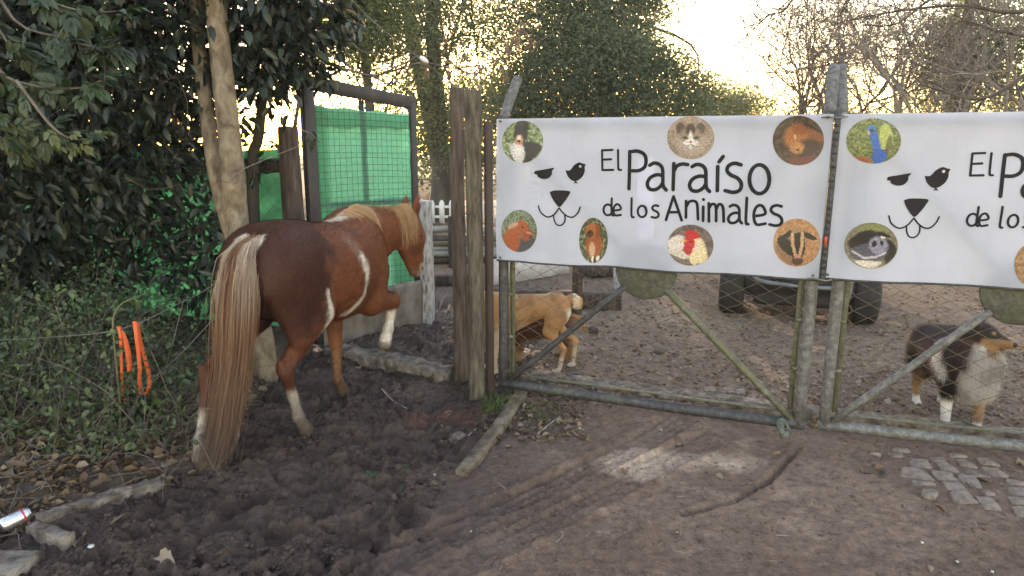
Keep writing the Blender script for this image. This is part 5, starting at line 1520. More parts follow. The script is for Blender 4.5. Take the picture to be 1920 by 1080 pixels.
PH = [
    (245, 358, 95, 97, [('base', (0.20, 0.26, 0.12)), ('noise', 4, (0.05, 0.08, 0.03), 0.1, 0.8), ('noise', 6, (0.45, 0.5, 0.4), 0.35, 0.7), ('ell', -.05, .78, .42, .35, 0, dk, .1), ('ell', .15, -.55, .85, .55, .2, (0.03, 0.03, 0.035), .1),
        ('ell', -.25, -.55, .38, .55, .1, (0.5, 0.5, 0.52), .2), ('ell', -.1, .35, .36, .42, 0, (0.025, 0.025, 0.035), .1), ('ell', -.32, .62, .1, .2, .3, bk, .1), ('ell', .14, .66, .1, .22, -.3, bk, .1),
        ('ell', -.17, .08, .20, .26, 0, (0.42, 0.25, 0.12), .15), ('ell', -.17, .12, .09, .20, 0, wh, .2), ('ell', -.18, .03, .09, .07, 0, bk, .1), ('ell', -.15, -.17, .10, .12, 0, (0.5, 0.12, 0.1), .1), ('ell', -.2, -.42, .22, .3, 0, wh, .2)]),
    (232, 768, 81, 97, [('base', (0.10, 0.14, 0.06)), ('noise', 5, (0.55, 0.6, 0.6), 0.1, 0.8), ('noise', 5, (0.04, 0.07, 0.03), 0.25, 0.8), ('ell', .1, -.75, 1.1, .4, 0, (0.10, 0.10, 0.11), .1), ('ell', -.45, -.45, .5, .62, -.3, (0.36, 0.12, 0.05), .08),
        ('ell', .05, .15, .48, .36, .25, (0.36, 0.12, 0.05), .08), ('ell', .48, -.2, .34, .30, .5, (0.33, 0.11, 0.05), .08), ('ell', -.35, .28, .30, .12, .3, (0.45, 0.30, 0.22), .1), ('ell', .18, .18, .06, .05, 0, bk, .1), ('ell', .66, -.32, .12, .08, .4, (0.12, 0.07, 0.06), .1), ('line', [(.4, -.05), (.7, -.15)], .03, (0.5, 0.35, 0.3))]),
    (570, 812, 65, 104, [('base', (0.06, 0.075, 0.035)), ('noise', 5, (0.30, 0.34, 0.22), 0.25, 0.8), ('ell', .05, -.25, .62, .60, 0, (0.30, 0.10, 0.03), .12), ('ell', -.15, .45, .44, .34, 0, (0.36, 0.14, 0.05), .08), ('ell', .32, .42, .18, .34, -.2, (0.26, 0.08, 0.03), .1),
        ('ell', -.25, .30, .25, .17, 0, (0.10, 0.04, 0.025), .1), ('ell', -.3, .36, .09, .06, 0, bk, .1), ('ell', -.1, -.42, .22, .34, 0, (0.48, 0.32, 0.22), .2), ('ell', -.05, -.85, .12, .14, 0, wh, .1), ('ell', .38, -.82, .14, .12, 0, wh, .1), ('ell', .1, -.88, .10, .12, 0, bk, .1)]),
    (1019, 339, 108, 99, [('base', (0.26, 0.205, 0.165)), ('noise', 3, (0.36, 0.30, 0.25), 0, 0.7), ('ell', 0, -.25, .72, .55, 0, (0.36, 0.31, 0.275), .3), ('ell', -.42, .42, .20, .36, .5, (0.10, 0.07, 0.06), .15), ('ell', .42, .42, .20, .36, -.5, (0.10, 0.07, 0.06), .15),
        ('ell', 0, .12, .48, .42, 0, (0.27, 0.21, 0.175), .2), ('ell', 0, .40, .22, .26, 0, (0.07, 0.045, 0.04), .3), ('ell', 0, -.12, .10, .42, 0, wh, .25), ('ell', 0, -.25, .32, .16, 0, wh, .3), ('ell', -.24, .0, .11, .055, -.25, (0.04, 0.05, 0.05), .1), ('ell', .24, .0, .11, .055, .25, (0.04, 0.05, 0.05), .1), ('ell', 0, -.20, .07, .05, 0, (0.35, 0.14, 0.12), .1), ('line', [(-.14, -.38), (0, -.32), (.14, -.38)], .02, (0.15, 0.1, 0.09))]),
    (1514, 352, 118, 114, [('base', (0.045, 0.028, 0.02)), ('noise', 4, (0.14, 0.085, 0.05), 0.1, 0.8), ('ell', .5, .15, .6, .34, -.1, (0.24, 0.10, 0.035), .3), ('ell', -.1, .1, .46, .55, .2, (0.33, 0.14, 0.045), .25), ('ell', .05, .45, .30, .22, 0, (0.25, 0.09, 0.03), .3), ('ell', .4, -.30, .5, .36, .2, (0.06, 0.025, 0.018), .3), ('ell', -.05, -.3, .28, .24, 0, (0.40, 0.20, 0.08), .3), ('ell', -.02, -.38, .06, .05, 0, bk, .2), ('line', [(-.14, .2), (-.12, .08)], .03, (0.6, 0.4, 0.25)), ('line', [(.35, .68), (.9, .5)], .05, bk), ('ell', .2, -.85, .8, .18, 0, (0.16, 0.05, 0.03), .3)]),
    (1018, 833, 106, 94, [('base', (0.20, 0.155, 0.14)), ('noise', 3, (0.11, 0.08, 0.075), 0.1, 0.8), ('ell', -.62, .1, .45, .42, .2, (0.55, 0.50, 0.47), .15), ('ell', -.55, -.45, .55, .22, -.2, (0.5, 0.45, 0.40), .15), ('line', [(.35, .15), (.55, -.55), (.7, -.9)], .22, (0.60, 0.50, 0.33)), ('ell', .32, -.5, .36, .5, -.3, (0.62, 0.53, 0.36), .1), ('ell', .25, .0, .22, .32, -.1, (0.62, 0.52, 0.40), .1),
        ('ell', .08, .52, .34, .20, -.3, (0.48, 0.02, 0.03), .12), ('ell', -.05, .12, .24, .34, .2, (0.50, 0.025, 0.035), .12), ('ell', -.12, -.22, .2, .26, .2, (0.42, 0.02, 0.03), .12), ('ell', .02, .16, .05, .05, 0, bk, .1), ('ell', -.30, .2, .14, .05, .1, (0.5, 0.38, 0.12), .1)]),
    (1507, 822, 108, 110, [('base', (0.36, 0.20, 0.105)), ('noise', 5, (0.46, 0.30, 0.18), 0.1, 0.7), ('ell', -.35, -.35, .62, .6, .4, (0.26, 0.16, 0.10), .15), ('ell', -.5, -.1, .25, .5, .6, bk, .15), ('ell', .02, -.15, .34, .62, 0, (0.018, 0.015, 0.014), .06), ('ell', -.45, .32, .38, .12, .55, bk, .1), ('ell', .52, .30, .36, .13, -.35, bk, .1),
        ('line', [(-.20, .40), (-.17, -.1), (-.08, -.5)], .07, (0.46, 0.31, 0.20)), ('line', [(.24, .40), (.22, -.1), (.14, -.5)], .07, (0.46, 0.31, 0.20)), ('ell', .03, -.62, .17, .13, 0, (0.45, 0.25, 0.2), .1), ('ell', .03, -.8, .3, .16, 0, (0.10, 0.06, 0.05), .2), ('ell', -.05, .5, .2, .1, 0, (0.3, 0.22, 0.15), .2)]),
]
for i, (cx, cy, rx, ry, ops) in enumerate(PH):
    photo(bA, lambda p: pxs(FA, p), cx, cy, rx, ry, ops, 3 + i, 1.0)
convR = lambda p: sz(1500 + p[0] / 2.455, 120 + p[1] / 2.455, FB)
photo(bB, convR, 338, 354, 127, 104, [('base', (0.10, 0.15, 0.045)), ('noise', 4, (0.26, 0.28, 0.10), 0.1, 0.7), ('rays', 0, -.2, (0.30, 0.33, 0.16), 60, 0.5), ('noise', 7, (0.03, 0.05, 0.02), 0.25, 0.7), ('ell', .45, .15, .26, .7, -.1, (0.36, 0.40, 0.14), .15), ('ell', .55, -.2, .10, .5, -.15, (0.12, 0.16, 0.06), .2), ('ell', -.5, -.9, .4, .14, .2, (0.3, 0.1, 0.05), .2),
      ('line', [(-.08, .5), (.04, .1), (.12, -.3), (.16, -.7)], .15, (0.015, 0.13, 0.40)), ('ell', .25, -.72, .32, .36, -.3, (0.012, 0.12, 0.38), .08), ('ell', -.10, .55, .13, .15, .3, (0.02, 0.20, 0.45), .08), ('ell', -.08, .46, .09, .09, 0, (0.03, 0.04, 0.08), .1), ('ell', -.19, .36, .05, .13, .3, (0.38, 0.33, 0.28), .1), ('ell', .5, -.45, .07, .12, 0, (0.2, 0.06, 0.03), .2)], 21, 2.6)
photo(bB, convR, 327, 836, 122, 106, [('base', (0.24, 0.20, 0.165)), ('noise', 5, (0.10, 0.15, 0.05), 0.0, 0.6), ('ell', .1, .75, .7, .2, .1, (0.22, 0.24, 0.11), .2), ('ell', -.15, .15, .72, .52, .1, (0.018, 0.017, 0.022), .1), ('ell', .72, -.3, .24, .6, .1, bk, .15), ('ell', -.1, -.35, .75, .45, .15, (0.10, 0.105, 0.14), .15), ('ell', .28, .02, .36, .40, .2, (0.26, 0.26, 0.34), .15), ('ell', .12, .08, .09, .14, -.2, bk, .1), ('ell', .40, .12, .07, .12, 0, bk, .1),
      ('line', [(-.7, -.3), (-.3, -.55), (.2, -.5), (.55, -.35)], .05, (0.45, 0.42, 0.45)), ('ell', -.15, -.82, .6, .16, 0, (0.55, 0.52, 0.47), .2), ('ell', .48, .42, .12, .08, .4, wh, .1), ('ell', .5, .52, .28, .10, -.2, bk, .1)], 33, 2.6)
photo(bB, convR, 1085, 925, 100, 104, [('base', (0.34, 0.22, 0.13)), ('noise', 5, (0.22, 0.12, 0.06), 0.1, 0.8), ('ell', .1, 0, .4, .6, 0, (0.12, 0.05, 0.03), .2)], 44, 2.6)

# ------------------------------------------------------------------ posts
def round_post(name, base, h, r, mat, label, lean=(0, 0), seed=0, sides=18, cat='post', flute=0.05):
    rs = np.random.default_rng(seed)
    n = 30; z = np.linspace(-0.25, h, n); a = np.linspace(0, 2 * math.pi, sides, endpoint=False)
    ph = rs.uniform(0, 6.28, 4)
    V = []
    for i, zz in enumerate(z):
        rr = r * (1 + 0.05 * math.sin(zz * 2.1 + ph[0])) * (1.03 - 0.05 * zz / h)
        f = 1 + flute * np.cos(a * 3 + ph[1] + 0.3 * zz) + 0.5 * flute * np.cos(a * 7 + ph[2]) + rs.normal(0, 0.008, sides)
        cx, cy = lean[0] * zz / h + 0.004 * math.sin(zz * 3 + ph[3]), lean[1] * zz / h
        V.append(np.stack([cx + np.cos(a) * rr * f, cy + np.sin(a) * rr * f, np.full(sides, zz) + (rs.normal(0, 0.004, sides) if i == n - 1 else 0)], 1))
    V.append(V[-1] * np.array([0.93, 0.93, 1]) + np.array([lean[0] * 0.07, lean[1] * 0.07, 0.006]))
    F = [[i * sides + j, i * sides + (j + 1) % sides, (i + 1) * sides + (j + 1) % sides, (i + 1) * sides + j] for i in range(n) for j in range(sides)]
    F.append([n * sides + j for j in range(sides)])
    o = link(name, mesh_from(name, np.concatenate(V), F), mat, None, (base[0], base[1], 0))
    return tag(o, label, cat)
pr = G(893, 742); pl_ = G(865, 706)
round_post('wooden_post', pr, 1.955, 0.052, M['wood_moss'], 'greenish round wooden post standing closest to the gate hinge', seed=1)
round_post('wooden_post', pl_, 2.00, 0.050, M['wood_grey'], 'reddish brown round wooden post, left one of the tall pair beside the gate', seed=2)
p = G(920, 736)
m = MB().add(*box((0, 0, 0.78), (0.044, 0.03, 2.0), bev=0.004, jit=0.003)); m.add(*box((-0.028, 0.028, 0.78), (0.010, 0.05, 1.98), bev=0.002))
tag(m.build('angle_post', pmat('rusty brown angle iron', [(0.3, (0.045, 0.03, 0.027)), (0.6, (0.095, 0.07, 0.062)), (0.8, (0.14, 0.11, 0.095))], 9, 0.8, 0.4, 0.005, (1, 1, 0.2), 30)), 'thin rust-brown angle iron post between the round posts and the gate', 'post')
bpy.data.objects['angle_post'].location = (p[0], p[1], 0)
pd = D(551, 400, 5.35)
round_post('wooden_post', pd, 1.765, 0.078, M['wood_dark'], 'thick dark brown wooden post left of the black door frame', seed=4, flute=0.04)
# white square post with hook and bolt
pw = G(797, 600)
wp = empty('white_post', 'square wooden post with flaking white paint beside the horse muzzle', 'post', (pw[0], pw[1], 0), rz=-0.12)
n = 22; V = []; prof = []
for sx, sy in ((-1, -1), (1, -1), (1, 1), (-1, 1)):
    pass
sq = []
for i, (sx, sy) in enumerate(((-1, -1), (1, -1), (1, 1), (-1, 1))):
    nx2, ny2 = ((1, -1), (1, 1), (-1, 1), (-1, -1))[i]
    for t in (0.06, 0.3, 0.5, 0.7, 0.94):
        sq.append((sx * (1 - t) + nx2 * t, sy * (1 - t) + ny2 * t))
sq = np.array(sq) * 0.080; k = len(sq)
zz = np.linspace(-0.2, 1.125, n)
for i in range(n):
    w = 1 + 0.02 * math.sin(zz[i] * 5)
    q = sq * w + rng.normal(0, 0.0016, sq.shape)
    V.append(np.concatenate([q, np.full((k, 1), zz[i])], 1))
V[-1][:, 2] += rng.normal(0, 0.005, k)
F = [[i * k + j, i * k + (j + 1) % k, (i + 1) * k + (j + 1) % k, (i + 1) * k + j] for i in range(n - 1) for j in range(k)] + [[(n - 1) * k + j for j in range(k)]]
link('post_body', mesh_from('post_body', np.concatenate(V), F, smooth=False), M['white_wood'], wp)
MB().add(*tube(spline([(-0.03, -0.07, 0.90), (-0.03, -0.10, 0.90), (0.0, -0.11, 0.885), (0.02, -0.10, 0.90)], 12), 0.006, 8)).build('hook', M['wood_dark'], wp)
MB().add(*tube([(-0.10, -0.076, 0.83), (0.0, -0.078, 0.83)], 0.007, 8)).build('bolt', M['wood_dark'], wp)

# ------------------------------------------------------------------ the black framed door with its green tarpaulin
dl, dr = D(588, 400, 5.45), D(778, 400, 6.22)
dv = (dr - dl)[:2]; DLn = float(np.linalg.norm(dv)); dang = math.atan2(dv[1], dv[0])
door = empty('mesh_door', 'black framed door with wire grid and a muddy metal kick panel behind the horse', 'door', (dl[0], dl[1], 0), rz=dang)
ztL, ztR = D(585, 150, 5.45)[2], D(782, 190, 6.25)[2]
def bar(nm, p0, p1, w, d, mat, parent, jit=0.001):
    p0, p1 = np.array(p0, dtype=float), np.array(p1, dtype=float)
    L = np.linalg.norm(p1 - p0); t = (p1 - p0) / L
    y = np.array([0, 1.0, 0]); s_ = np.cross(t, y); s_ = s_ / np.linalg.norm(s_)
    Rm = np.stack([t, y, s_], 1)
    V, F = box((0, 0, 0), (L, d, w), bev=0.004, R=Rm, jit=0)
    return MB().add(V + (p0 + p1) / 2, F).build(nm, mat, parent, smooth=False)
bar('stile', (0, 0, 0.02), (0, 0, ztL + 0.03), 0.095, 0.07, M['black_frame'], door)
bar('stile', (DLn, 0, 0.06), (DLn, 0, ztR - 0.02), 0.062, 0.05, M['black_frame'], door)
bar('top_rail', (0.05, 0, ztL - 0.02), (DLn + 0.03, 0, ztR - 0.02), 0.105, 0.045, M['black_frame'], door)
bar('mullion', (DLn * 0.5, 0.022, 0.4), (DLn * 0.5, 0.022, (ztL + ztR) / 2 - 0.07), 0.05, 0.02, M['black_frame'], door)
bar('cross_rail', (0.05, 0.022, 1.16), (DLn - 0.04, 0.022, 1.15), 0.05, 0.018, M['black_frame'], door)
# kick panel with a slight buckle
u, w = np.meshgrid(np.linspace(0, 1, 30), np.linspace(0, 1, 12))
V = np.stack([(0.0 + (DLn + 0.02) * u).ravel(), (-0.045 + 0.006 * np.sin(u * 9 + w * 2)).ravel(), (-0.04 + 0.45 * w).ravel()], 1)
ii = np.arange(360).reshape(12, 30)
F = np.stack([ii[:-1, :-1].ravel(), ii[:-1, 1:].ravel(), ii[1:, 1:].ravel(), ii[1:, :-1].ravel()], 1)
kp = link('kick_panel', mesh_from('kick_panel', V, F), M['grey_sheet'], door)
sm = kp.modifiers.new('thickness', 'SOLIDIFY'); sm.thickness = 0.004
# welded grid, one strand after the other
m = MB(); z0, z1 = 0.38, 2.0
for i in range(int(DLn / 0.052)):
    x = 0.055 + i * 0.052
    if x > DLn - 0.04: break
    zt = (ztL + (ztR - ztL) * x / DLn) - 0.07
    m.add(*tube(spline([(x, -0.026, z0 + rng.uniform(-0.03, 0.0)), (x + rng.normal(0, .002), -0.026 + rng.normal(0, .003), 1.2), (x, -0.026, zt)], 8), 0.0016, 4, cap=False))
z = z0
while z < 1.98:
    m.add(*tube(spline([(0.05, -0.028, z), (DLn / 2, -0.028 + rng.normal(0, .004), z + rng.normal(0, .003)), (DLn - 0.03, -0.028, z - 0.015)], 8), 0.0016, 4, cap=False))
    z += 0.052
tag(m.build('wire_grid', pmat('dark grid wire', [(0.3, (0.02, 0.022, 0.02)), (0.7, (0.05, 0.05, 0.045))], 20, 0.6, 0), door), kind='stuff')

def tarp_mat(name, c, tw):
    m, nt, bs, out = nmat(name)
    n1 = noise(nt, 30, 5, 0.6)
    cc = ramp(nt, [(0.3, tuple(v * 0.85 for v in c)), (0.7, tuple(min(v * 1.12, 1) for v in c))], n1)
    nt.links.new(cc, bs.inputs['Base Color']); bs.inputs['Roughness'].default_value = 0.42
    bump(nt, bs, noise(nt, 9, 5, 0.6, dist=0.8), 0.55, 0.02)
    tr = nt.nodes.new('ShaderNodeBsdfTranslucent'); nt.links.new(mixc(nt, 1.0, cc, (0.95, 1.25, 1.05), 'MULTIPLY'), tr.inputs[0])
    mx = nt.nodes.new('ShaderNodeMixShader'); mx.inputs[0].default_value = tw
    nt.links.new(bs.outputs[0], mx.inputs[1]); nt.links.new(tr.outputs[0], mx.inputs[2]); nt.links.new(mx.outputs[0], out.inputs[0])
    return m
M['tarp'] = tarp_mat('emerald plastic tarpaulin', (0.14, 0.43, 0.315), 0.66)
M['shade'] = tarp_mat('green shade cloth', (0.04, 0.19, 0.115), 0.45)
def cloth(nm, x0, x1, zb, ztl, ztr, y0, mat, parent, seed, amp=0.012, nx_=60, nz_=60, hang=0.02):
    u, w = np.meshgrid(np.linspace(0, 1, nx_), np.linspace(0, 1, nz_))
    x = x0 + (x1 - x0) * u; zt = ztl + (ztr - ztl) * u - hang * np.sin(u * math.pi * 3) ** 2 * 0.6
    z = zb + (zt - zb) * w + 0.01 * np.sin(u * 23 + seed) * (1 - w) ** 4
    y = y0 + amp * fbm(x * 6 + seed, z * 4, 4, int(seed * 3)) + amp * 0.5 * np.sin(x * 22 + 2 * fbm(x * 3, z * 3, 2, 5) + z * 5)
    V = np.stack([x.ravel(), y.ravel(), z.ravel()], 1); ii = np.arange(nx_ * nz_).reshape(nz_, nx_)
    F = np.stack([ii[:-1, :-1].ravel(), ii[:-1, 1:].ravel(), ii[1:, 1:].ravel(), ii[1:, :-1].ravel()], 1)
    return link(nm, mesh_from(nm, V, F), mat, parent)
tarp = empty('green_tarp', 'emerald green plastic tarpaulin tied behind the wire grid of the door', 'tarp', (dl[0], dl[1], 0), rz=dang)
tzl, tzr = D(605, 196, 5.5)[2], D(775, 214, 6.2)[2]
cloth('sheet', 0.045, DLn - 0.02, 0.40, tzl, tzr, 0.004, M['tarp'], tarp, 1.0, 0.006)
# folded-over edges, a second layer
cloth('fold', 0.045, 0.17, 0.42, tzl - 0.005, tzl - 0.015, 0.018, M['tarp'], tarp, 3.0, 0.004, 12, 60, 0)
cloth('fold', 0.05, DLn - 0.025, tzl - 0.17, tzl - 0.01, tzr - 0.01, 0.034, M['tarp'], tarp, 4.0, 0.004, 50, 12, 0)
cloth('fold', DLn - 0.26, DLn - 0.022, 0.42, 1.20, 1.16, 0.050, M['tarp'], tarp, 5.0, 0.008, 24, 40, 0)

# ------------------------------------------------------------------ fence with green shade cloth behind the shrubs
fa, fb_ = np.array([-5.6, 5.15]), np.array([-1.80, 5.75])
fv = fb_ - fa; FL = float(np.linalg.norm(fv)); fang = math.atan2(fv[1], fv[0])
fence = empty('shade_cloth_fence', 'chain-link fence backed with green shade cloth behind the dark shrubs', 'fence', (fa[0], fa[1], 0), rz=fang)
cloth('shade_cloth', 0, FL, 0.10, 1.60, 1.60, 0.02, M['shade'], fence, 7.0, 0.02, 120, 30, 0.03)
m = MB(); cell = 0.075
for i in range(int(FL / cell) * 2):
    xc = i * cell / 1.0 * 0.5 * 2 * 0.5
    pts = []
    for j, z in enumerate(np.arange(0.1, 1.62, cell / 2 * 1.15)):
        pts.append((xc + (1 if (i + j) % 2 else -1) * cell / 4 * 1.05, -0.02 + 0.003 * (1 if j % 2 else -1), z))
    m.add(*tube(pts, 0.0016, 3, cap=False))
tag(m.build('netting', M['mesh_wire'], fence), kind='stuff')
for z in (0.15, 0.95, 1.61):
    MB().add(*tube(spline([(0, -0.026, z), (FL / 2, -0.026, z - 0.015), (FL, -0.026, z)], 12), 0.0028, 5)).build('line_wire', M['wire'], fence)
for k, x in enumerate((0.2, 1.9)):
    MB().add(*tube([(x, 0.08, -0.2), (x + 0.01, 0.08, 1.7)], 0.045, 10, wob=0.04)).build('fence_post', M['wood_dark'], fence)
P = limb_path((FL - 1.25, -0.02, 1.44), (1, 0, 0.03), 1.2, 8, 0.12)
MB().add(*tube(P, np.linspace(0.055, 0.06, len(P)), 10, wob=0.08)).build('top_log', M['wood_dark'], fence)

# ------------------------------------------------------------------ inside the yard
# white picket fence
pfL, pfR = D(786, 400, 13.6), D(968, 400, 13.6)
pf = empty('picket_fence', 'low white picket fence at the back of the yard', 'fence', (pfL[0], pfL[1], 0))
zb_, zt_ = D(830, 418, 13.6)[2], D(830, 374, 13.6)[2]
pk = MB(); w2, hh = 0.052, zt_ - zb_
pk.add([(-w2, -0.01, 0), (w2, -0.01, 0), (w2, -0.01, hh - 0.07), (0.03, -0.01, hh - 0.02), (0, -0.01, hh), (-0.03, -0.01, hh - 0.02), (-w2, -0.01, hh - 0.07),
        (-w2, 0.01, 0), (w2, 0.01, 0), (w2, 0.01, hh - 0.07), (0.03, 0.01, hh - 0.02), (0, 0.01, hh), (-0.03, 0.01, hh - 0.02), (-w2, 0.01, hh - 0.07)],
       [[0, 1, 2, 3, 4, 5, 6], [13, 12, 11, 10, 9, 8, 7]] + [[i, 7 + i, 7 + (i + 1) % 7, (i + 1) % 7] for i in range(7)])
pme = pk.mesh('picket', smooth=False); pme.materials.append(M['white_paint'])
step = 19.5 * 13.6 / 1280 * 1.03
for i in range(int((pfR[0] - pfL[0]) / step) + 1):
    o = link('picket', pme, None, pf, (0.06 + i * step * 0.92, 0, zb_ + rng.uniform(-0.012, 0.012)))
for z in (zb_ + 0.12, zb_ + 0.32):
    MB().add(*box(((pfR[0] - pfL[0]) / 2, 0.026, z), (pfR[0] - pfL[0], 0.028, 0.05), bev=0.004)).build('rail', M['white_paint'], pf)
for t in (0.12, 0.55, 0.95):
    MB().add(*box(((pfR[0] - pfL[0]) * t, 0.065, zb_ / 2 + 0.2), (0.06, 0.05, zb_ + 0.45), bev=0.004)).build('fence_post', M['white_paint'], pf)
# net screen behind it
nL = D(770, 350, 14.6); nR = D(990, 350, 14.6)
nf = empty('net_screen', 'dark netting screen strung below the big tree trunks', 'screen', (nL[0], nL[1], 0))
def net_mat():
    m, nt, bs, out = nmat('grey brown garden netting')
    nt.links.new(ramp(nt, [(0.3, (0.035, 0.03, 0.028)), (0.7, (0.075, 0.065, 0.06))], noise(nt, 12, 4)), bs.inputs['Base Color']); bs.inputs['Roughness'].default_value = 0.9
    tr = nt.nodes.new('ShaderNodeBsdfTransparent'); mx = nt.nodes.new('ShaderNodeMixShader'); mx.inputs[0].default_value = 0.35
    nt.links.new(bs.outputs[0], mx.inputs[1]); nt.links.new(tr.outputs[0], mx.inputs[2]); nt.links.new(mx.outputs[0], out.inputs[0])
    return m
W_n = nR[0] - nL[0]
cloth('net', 0, W_n, D(800, 376, 14.6)[2], D(800, 336, 14.6)[2], D(960, 336, 14.6)[2], 0, net_mat(), nf, 9.0, 0.03, 40, 10, 0.04)
MB().add(*tube(spline([(0, 0, nL[2] + 0.16), (W_n / 2, 0, nL[2] + 0.13), (W_n, 0, nL[2] + 0.16)], 12), 0.018, 6)).build('rope', M['wire'], nf)
for x in (0.1, W_n * 0.5, W_n - 0.1):
    MB().add(*tube([(x, 0.03, -0.1), (x, 0.03, nL[2] + 0.2)], 0.04, 8)).build('stake', M['wood_dark'], nf)
# stacked poles
xs0, xs1 = D(786, 450, 9.2)[0], D(1010, 450, 9.2)[0]
mossy_pole = pmat('mossy pole', [(0.3, (0.08, 0.075, 0.05)), (0.6, (0.17, 0.17, 0.09)), (0.8, (0.25, 0.23, 0.15))], 7, 0.85, 0.4, 0.01, (0.2, 1, 1), 20)
POLES = [(431, 0.047, 'wood_pale', 'pale stripped pole lying uppermost on the pole stack'), (447, 0.040, 'twig', 'thin grey brown pole second from the top of the stack'), (457, 0.034, 'moss', 'thin mossy green pole in the middle of the stack'),
         (467, 0.036, 'wood_pale', 'slim pale pole just below the mossy one in the stack'), (476, 0.045, 'wood_pale', 'thick pale pole above the dark bottom log of the stack'), (488, 0.058, 'wood_grey', 'thick dark bottom log of the pole stack')]
for i, (py, r, mt, lb) in enumerate(POLES):
    z = D(835, py, 9.2)[2]
    P = [(xs0 + (xs1 - xs0) * t, 0.012 * math.sin(t * 5 + i), 0.006 * math.sin(t * 7 + i * 2)) for t in np.linspace(0, 1, 10)]
    o = MB().add(*tube(P, np.linspace(r, r * 0.93, 10), 12, wob=0.03)).build('pole', mossy_pole if mt == 'moss' else M[mt]); o.location = (0, 9.2 + 0.02 * (i % 2), z)
    tag(o, lb, 'pole', 'stacked poles')
for k, px in enumerate((846, 985)):
    q = D(px, 520, 9.02)
    o = MB().add(*box((0, 0, 0.22), (0.07, 0.06, 0.95), bev=0.006, jit=0.003)).build('stake', M['wood_dark']); o.location = (q[0], 9.06, 0)
    tag(o, ['short dark stake holding the pole stack beside the wooden posts', 'short dark stake holding the right end of the pole stack'][k], 'stake')
q = G(838, 545)
o = MB().add(*box((0, 0, 0.06), (0.55, 0.10, 0.13), bev=0.012, jit=0.006)).build('timber_offcut', M['wood_dark']); o.location = (q[0], q[1] + 0.3, 0)
tag(o, 'dark timber offcut lying on the soil below the pole stack', 'timber')
# low white board, short log, small white peg
a, b = D(918, 530, 7.9), D(1066, 515, 8.7)
m = MB().add(*box((0, 0, 0.15), (float(np.hypot(*(b - a)[:2])), 0.05, 0.31), bev=0.006, jit=0.003)); o = m.build('low_wall', pmat('limewashed boards', [(0.3, (0.36, 0.33, 0.30)), (0.6, (0.56, 0.54, 0.52)), (0.8, (0.66, 0.65, 0.63))], 5, 0.85, 0.3, 0.006, bscale=40))
o.location = ((a + b)[0] / 2, (a + b)[1] / 2, 0); o.rotation_euler.z = math.atan2((b - a)[1], (b - a)[0]); tag(o, 'low whitewashed board wall behind the tan dog', 'wall')
q = D(1122, 512, 8.4)
o = MB().add(*tube([(-0.24, 0, 0), (0, 0, 0.005), (0.24, 0.02, 0)], [0.10, 0.105, 0.098], 14, wob=0.04)).build('log', M['wood_grey']); o.location = (q[0], q[1], 0.105)
tag(o, 'short brown log lying behind the square post in the yard', 'log')
q = G(1156, 545)
o = MB().add(*box((0, 0, 0.14), (0.075, 0.05, 0.36), bev=0.006, jit=0.003)).build('white_peg', M['white_wood']); o.location = (q[0], q[1], 0)
tag(o, 'small white peg left of the gate disc in the yard', 'peg')
# old sleeper and the square post in front
a, b = G(900, 572), G(1168, 583)
o = MB().add(*box((0, 0, 0.075), (float(np.hypot(*(b - a)[:2])), 0.16, 0.17), bev=0.014, jit=0.006)).build('sleeper', M['wood_dark'])
o.location = ((a + b)[0] / 2, (a + b)[1] / 2 + 0.1, 0); o.rotation_euler.z = math.atan2((b - a)[1], (b - a)[0]) - 0.03; tag(o, 'heavy dark timber sleeper edging the pen behind the dogs', 'sleeper')
q = G(1081, 592)
o = MB().add(*box((0, 0, 0.35), (0.092, 0.085, 1.0), bev=0.006, jit=0.004)).build('wooden_post', M['wood_dark']); o.location = (q[0], q[1], 0)
tag(o, 'short square brown post in front of the timber sleeper', 'post')

# ------------------------------------------------------------------ low dark buggy seen under the banners
va, vb = G(1370, 584), G(1614, 603)
vd = (vb - va)[:2]; vt = float(np.hypot(*vd)); vang = math.atan2(vd[1], vd[0])
car = empty('buggy', 'low black buggy with wide tyres and steel bumper tubes parked behind the gate', 'buggy', tuple((va + vb) / 2 * np.array([1, 1, 0])), rz=vang)
M['black_body'] = pmat('dusty black body', [(0.3, (0.008, 0.008, 0.008)), (0.7, (0.018, 0.017, 0.017))], 8, 0.75, 0.2, 0.004)
def wheel(x, y, r=0.275, w=0.23):
    e = empty('wheel'); e.parent = car; e.location = (x, y, r - 0.01)
    m = MB(); prof = [(-0.5, 0.62), (-0.5, 0.86), (-0.42, 0.96), (-0.25, 1.0), (0.25, 1.0), (0.42, 0.96), (0.5, 0.86), (0.5, 0.62)]
    ns = 36; V = []
    for i in range(ns):
        a = 2 * math.pi * i / ns
        for (q, rr) in prof:
            k = 1.0 + (0.035 if (i % 3 == 0 and rr > 0.9) else 0)
            V.append((q * w, math.cos(a) * rr * r * k, math.sin(a) * rr * r * k))
    kk = len(prof)
    F = [[i * kk + j, i * kk + j + 1, ((i + 1) % ns) * kk + j + 1, ((i + 1) % ns) * kk + j] for i in range(ns) for j in range(kk - 1)]
    MB().add(V, F).build('tyre', M['rubber'], e)
    MB().add(*tube([(-w * 0.42, 0, 0), (w * 0.42, 0, 0)], r * 0.63, 20)).build('rim', M['black_body'], e)
for y in (0.0, 1.35):
    wheel(-vt / 2, y); wheel(vt / 2, y)
    MB().add(*tube([(-vt / 2, y, 0.26), (vt / 2, y, 0.26)], 0.035, 8)).build('axle', M['black_body'], car)
bd = Body((-0.75, -0.5, 0.1), (0.75, 1.9, 1.0), 0.03)
bd.ell((0, 0.65, 0.40), (0.46, 1.05, 0.16), 0.05); bd.ell((0, 0.1, 0.55), (0.42, 0.40, 0.18), 0.08); bd.ell((0, 1.3, 0.55), (0.40, 0.40, 0.16), 0.08)
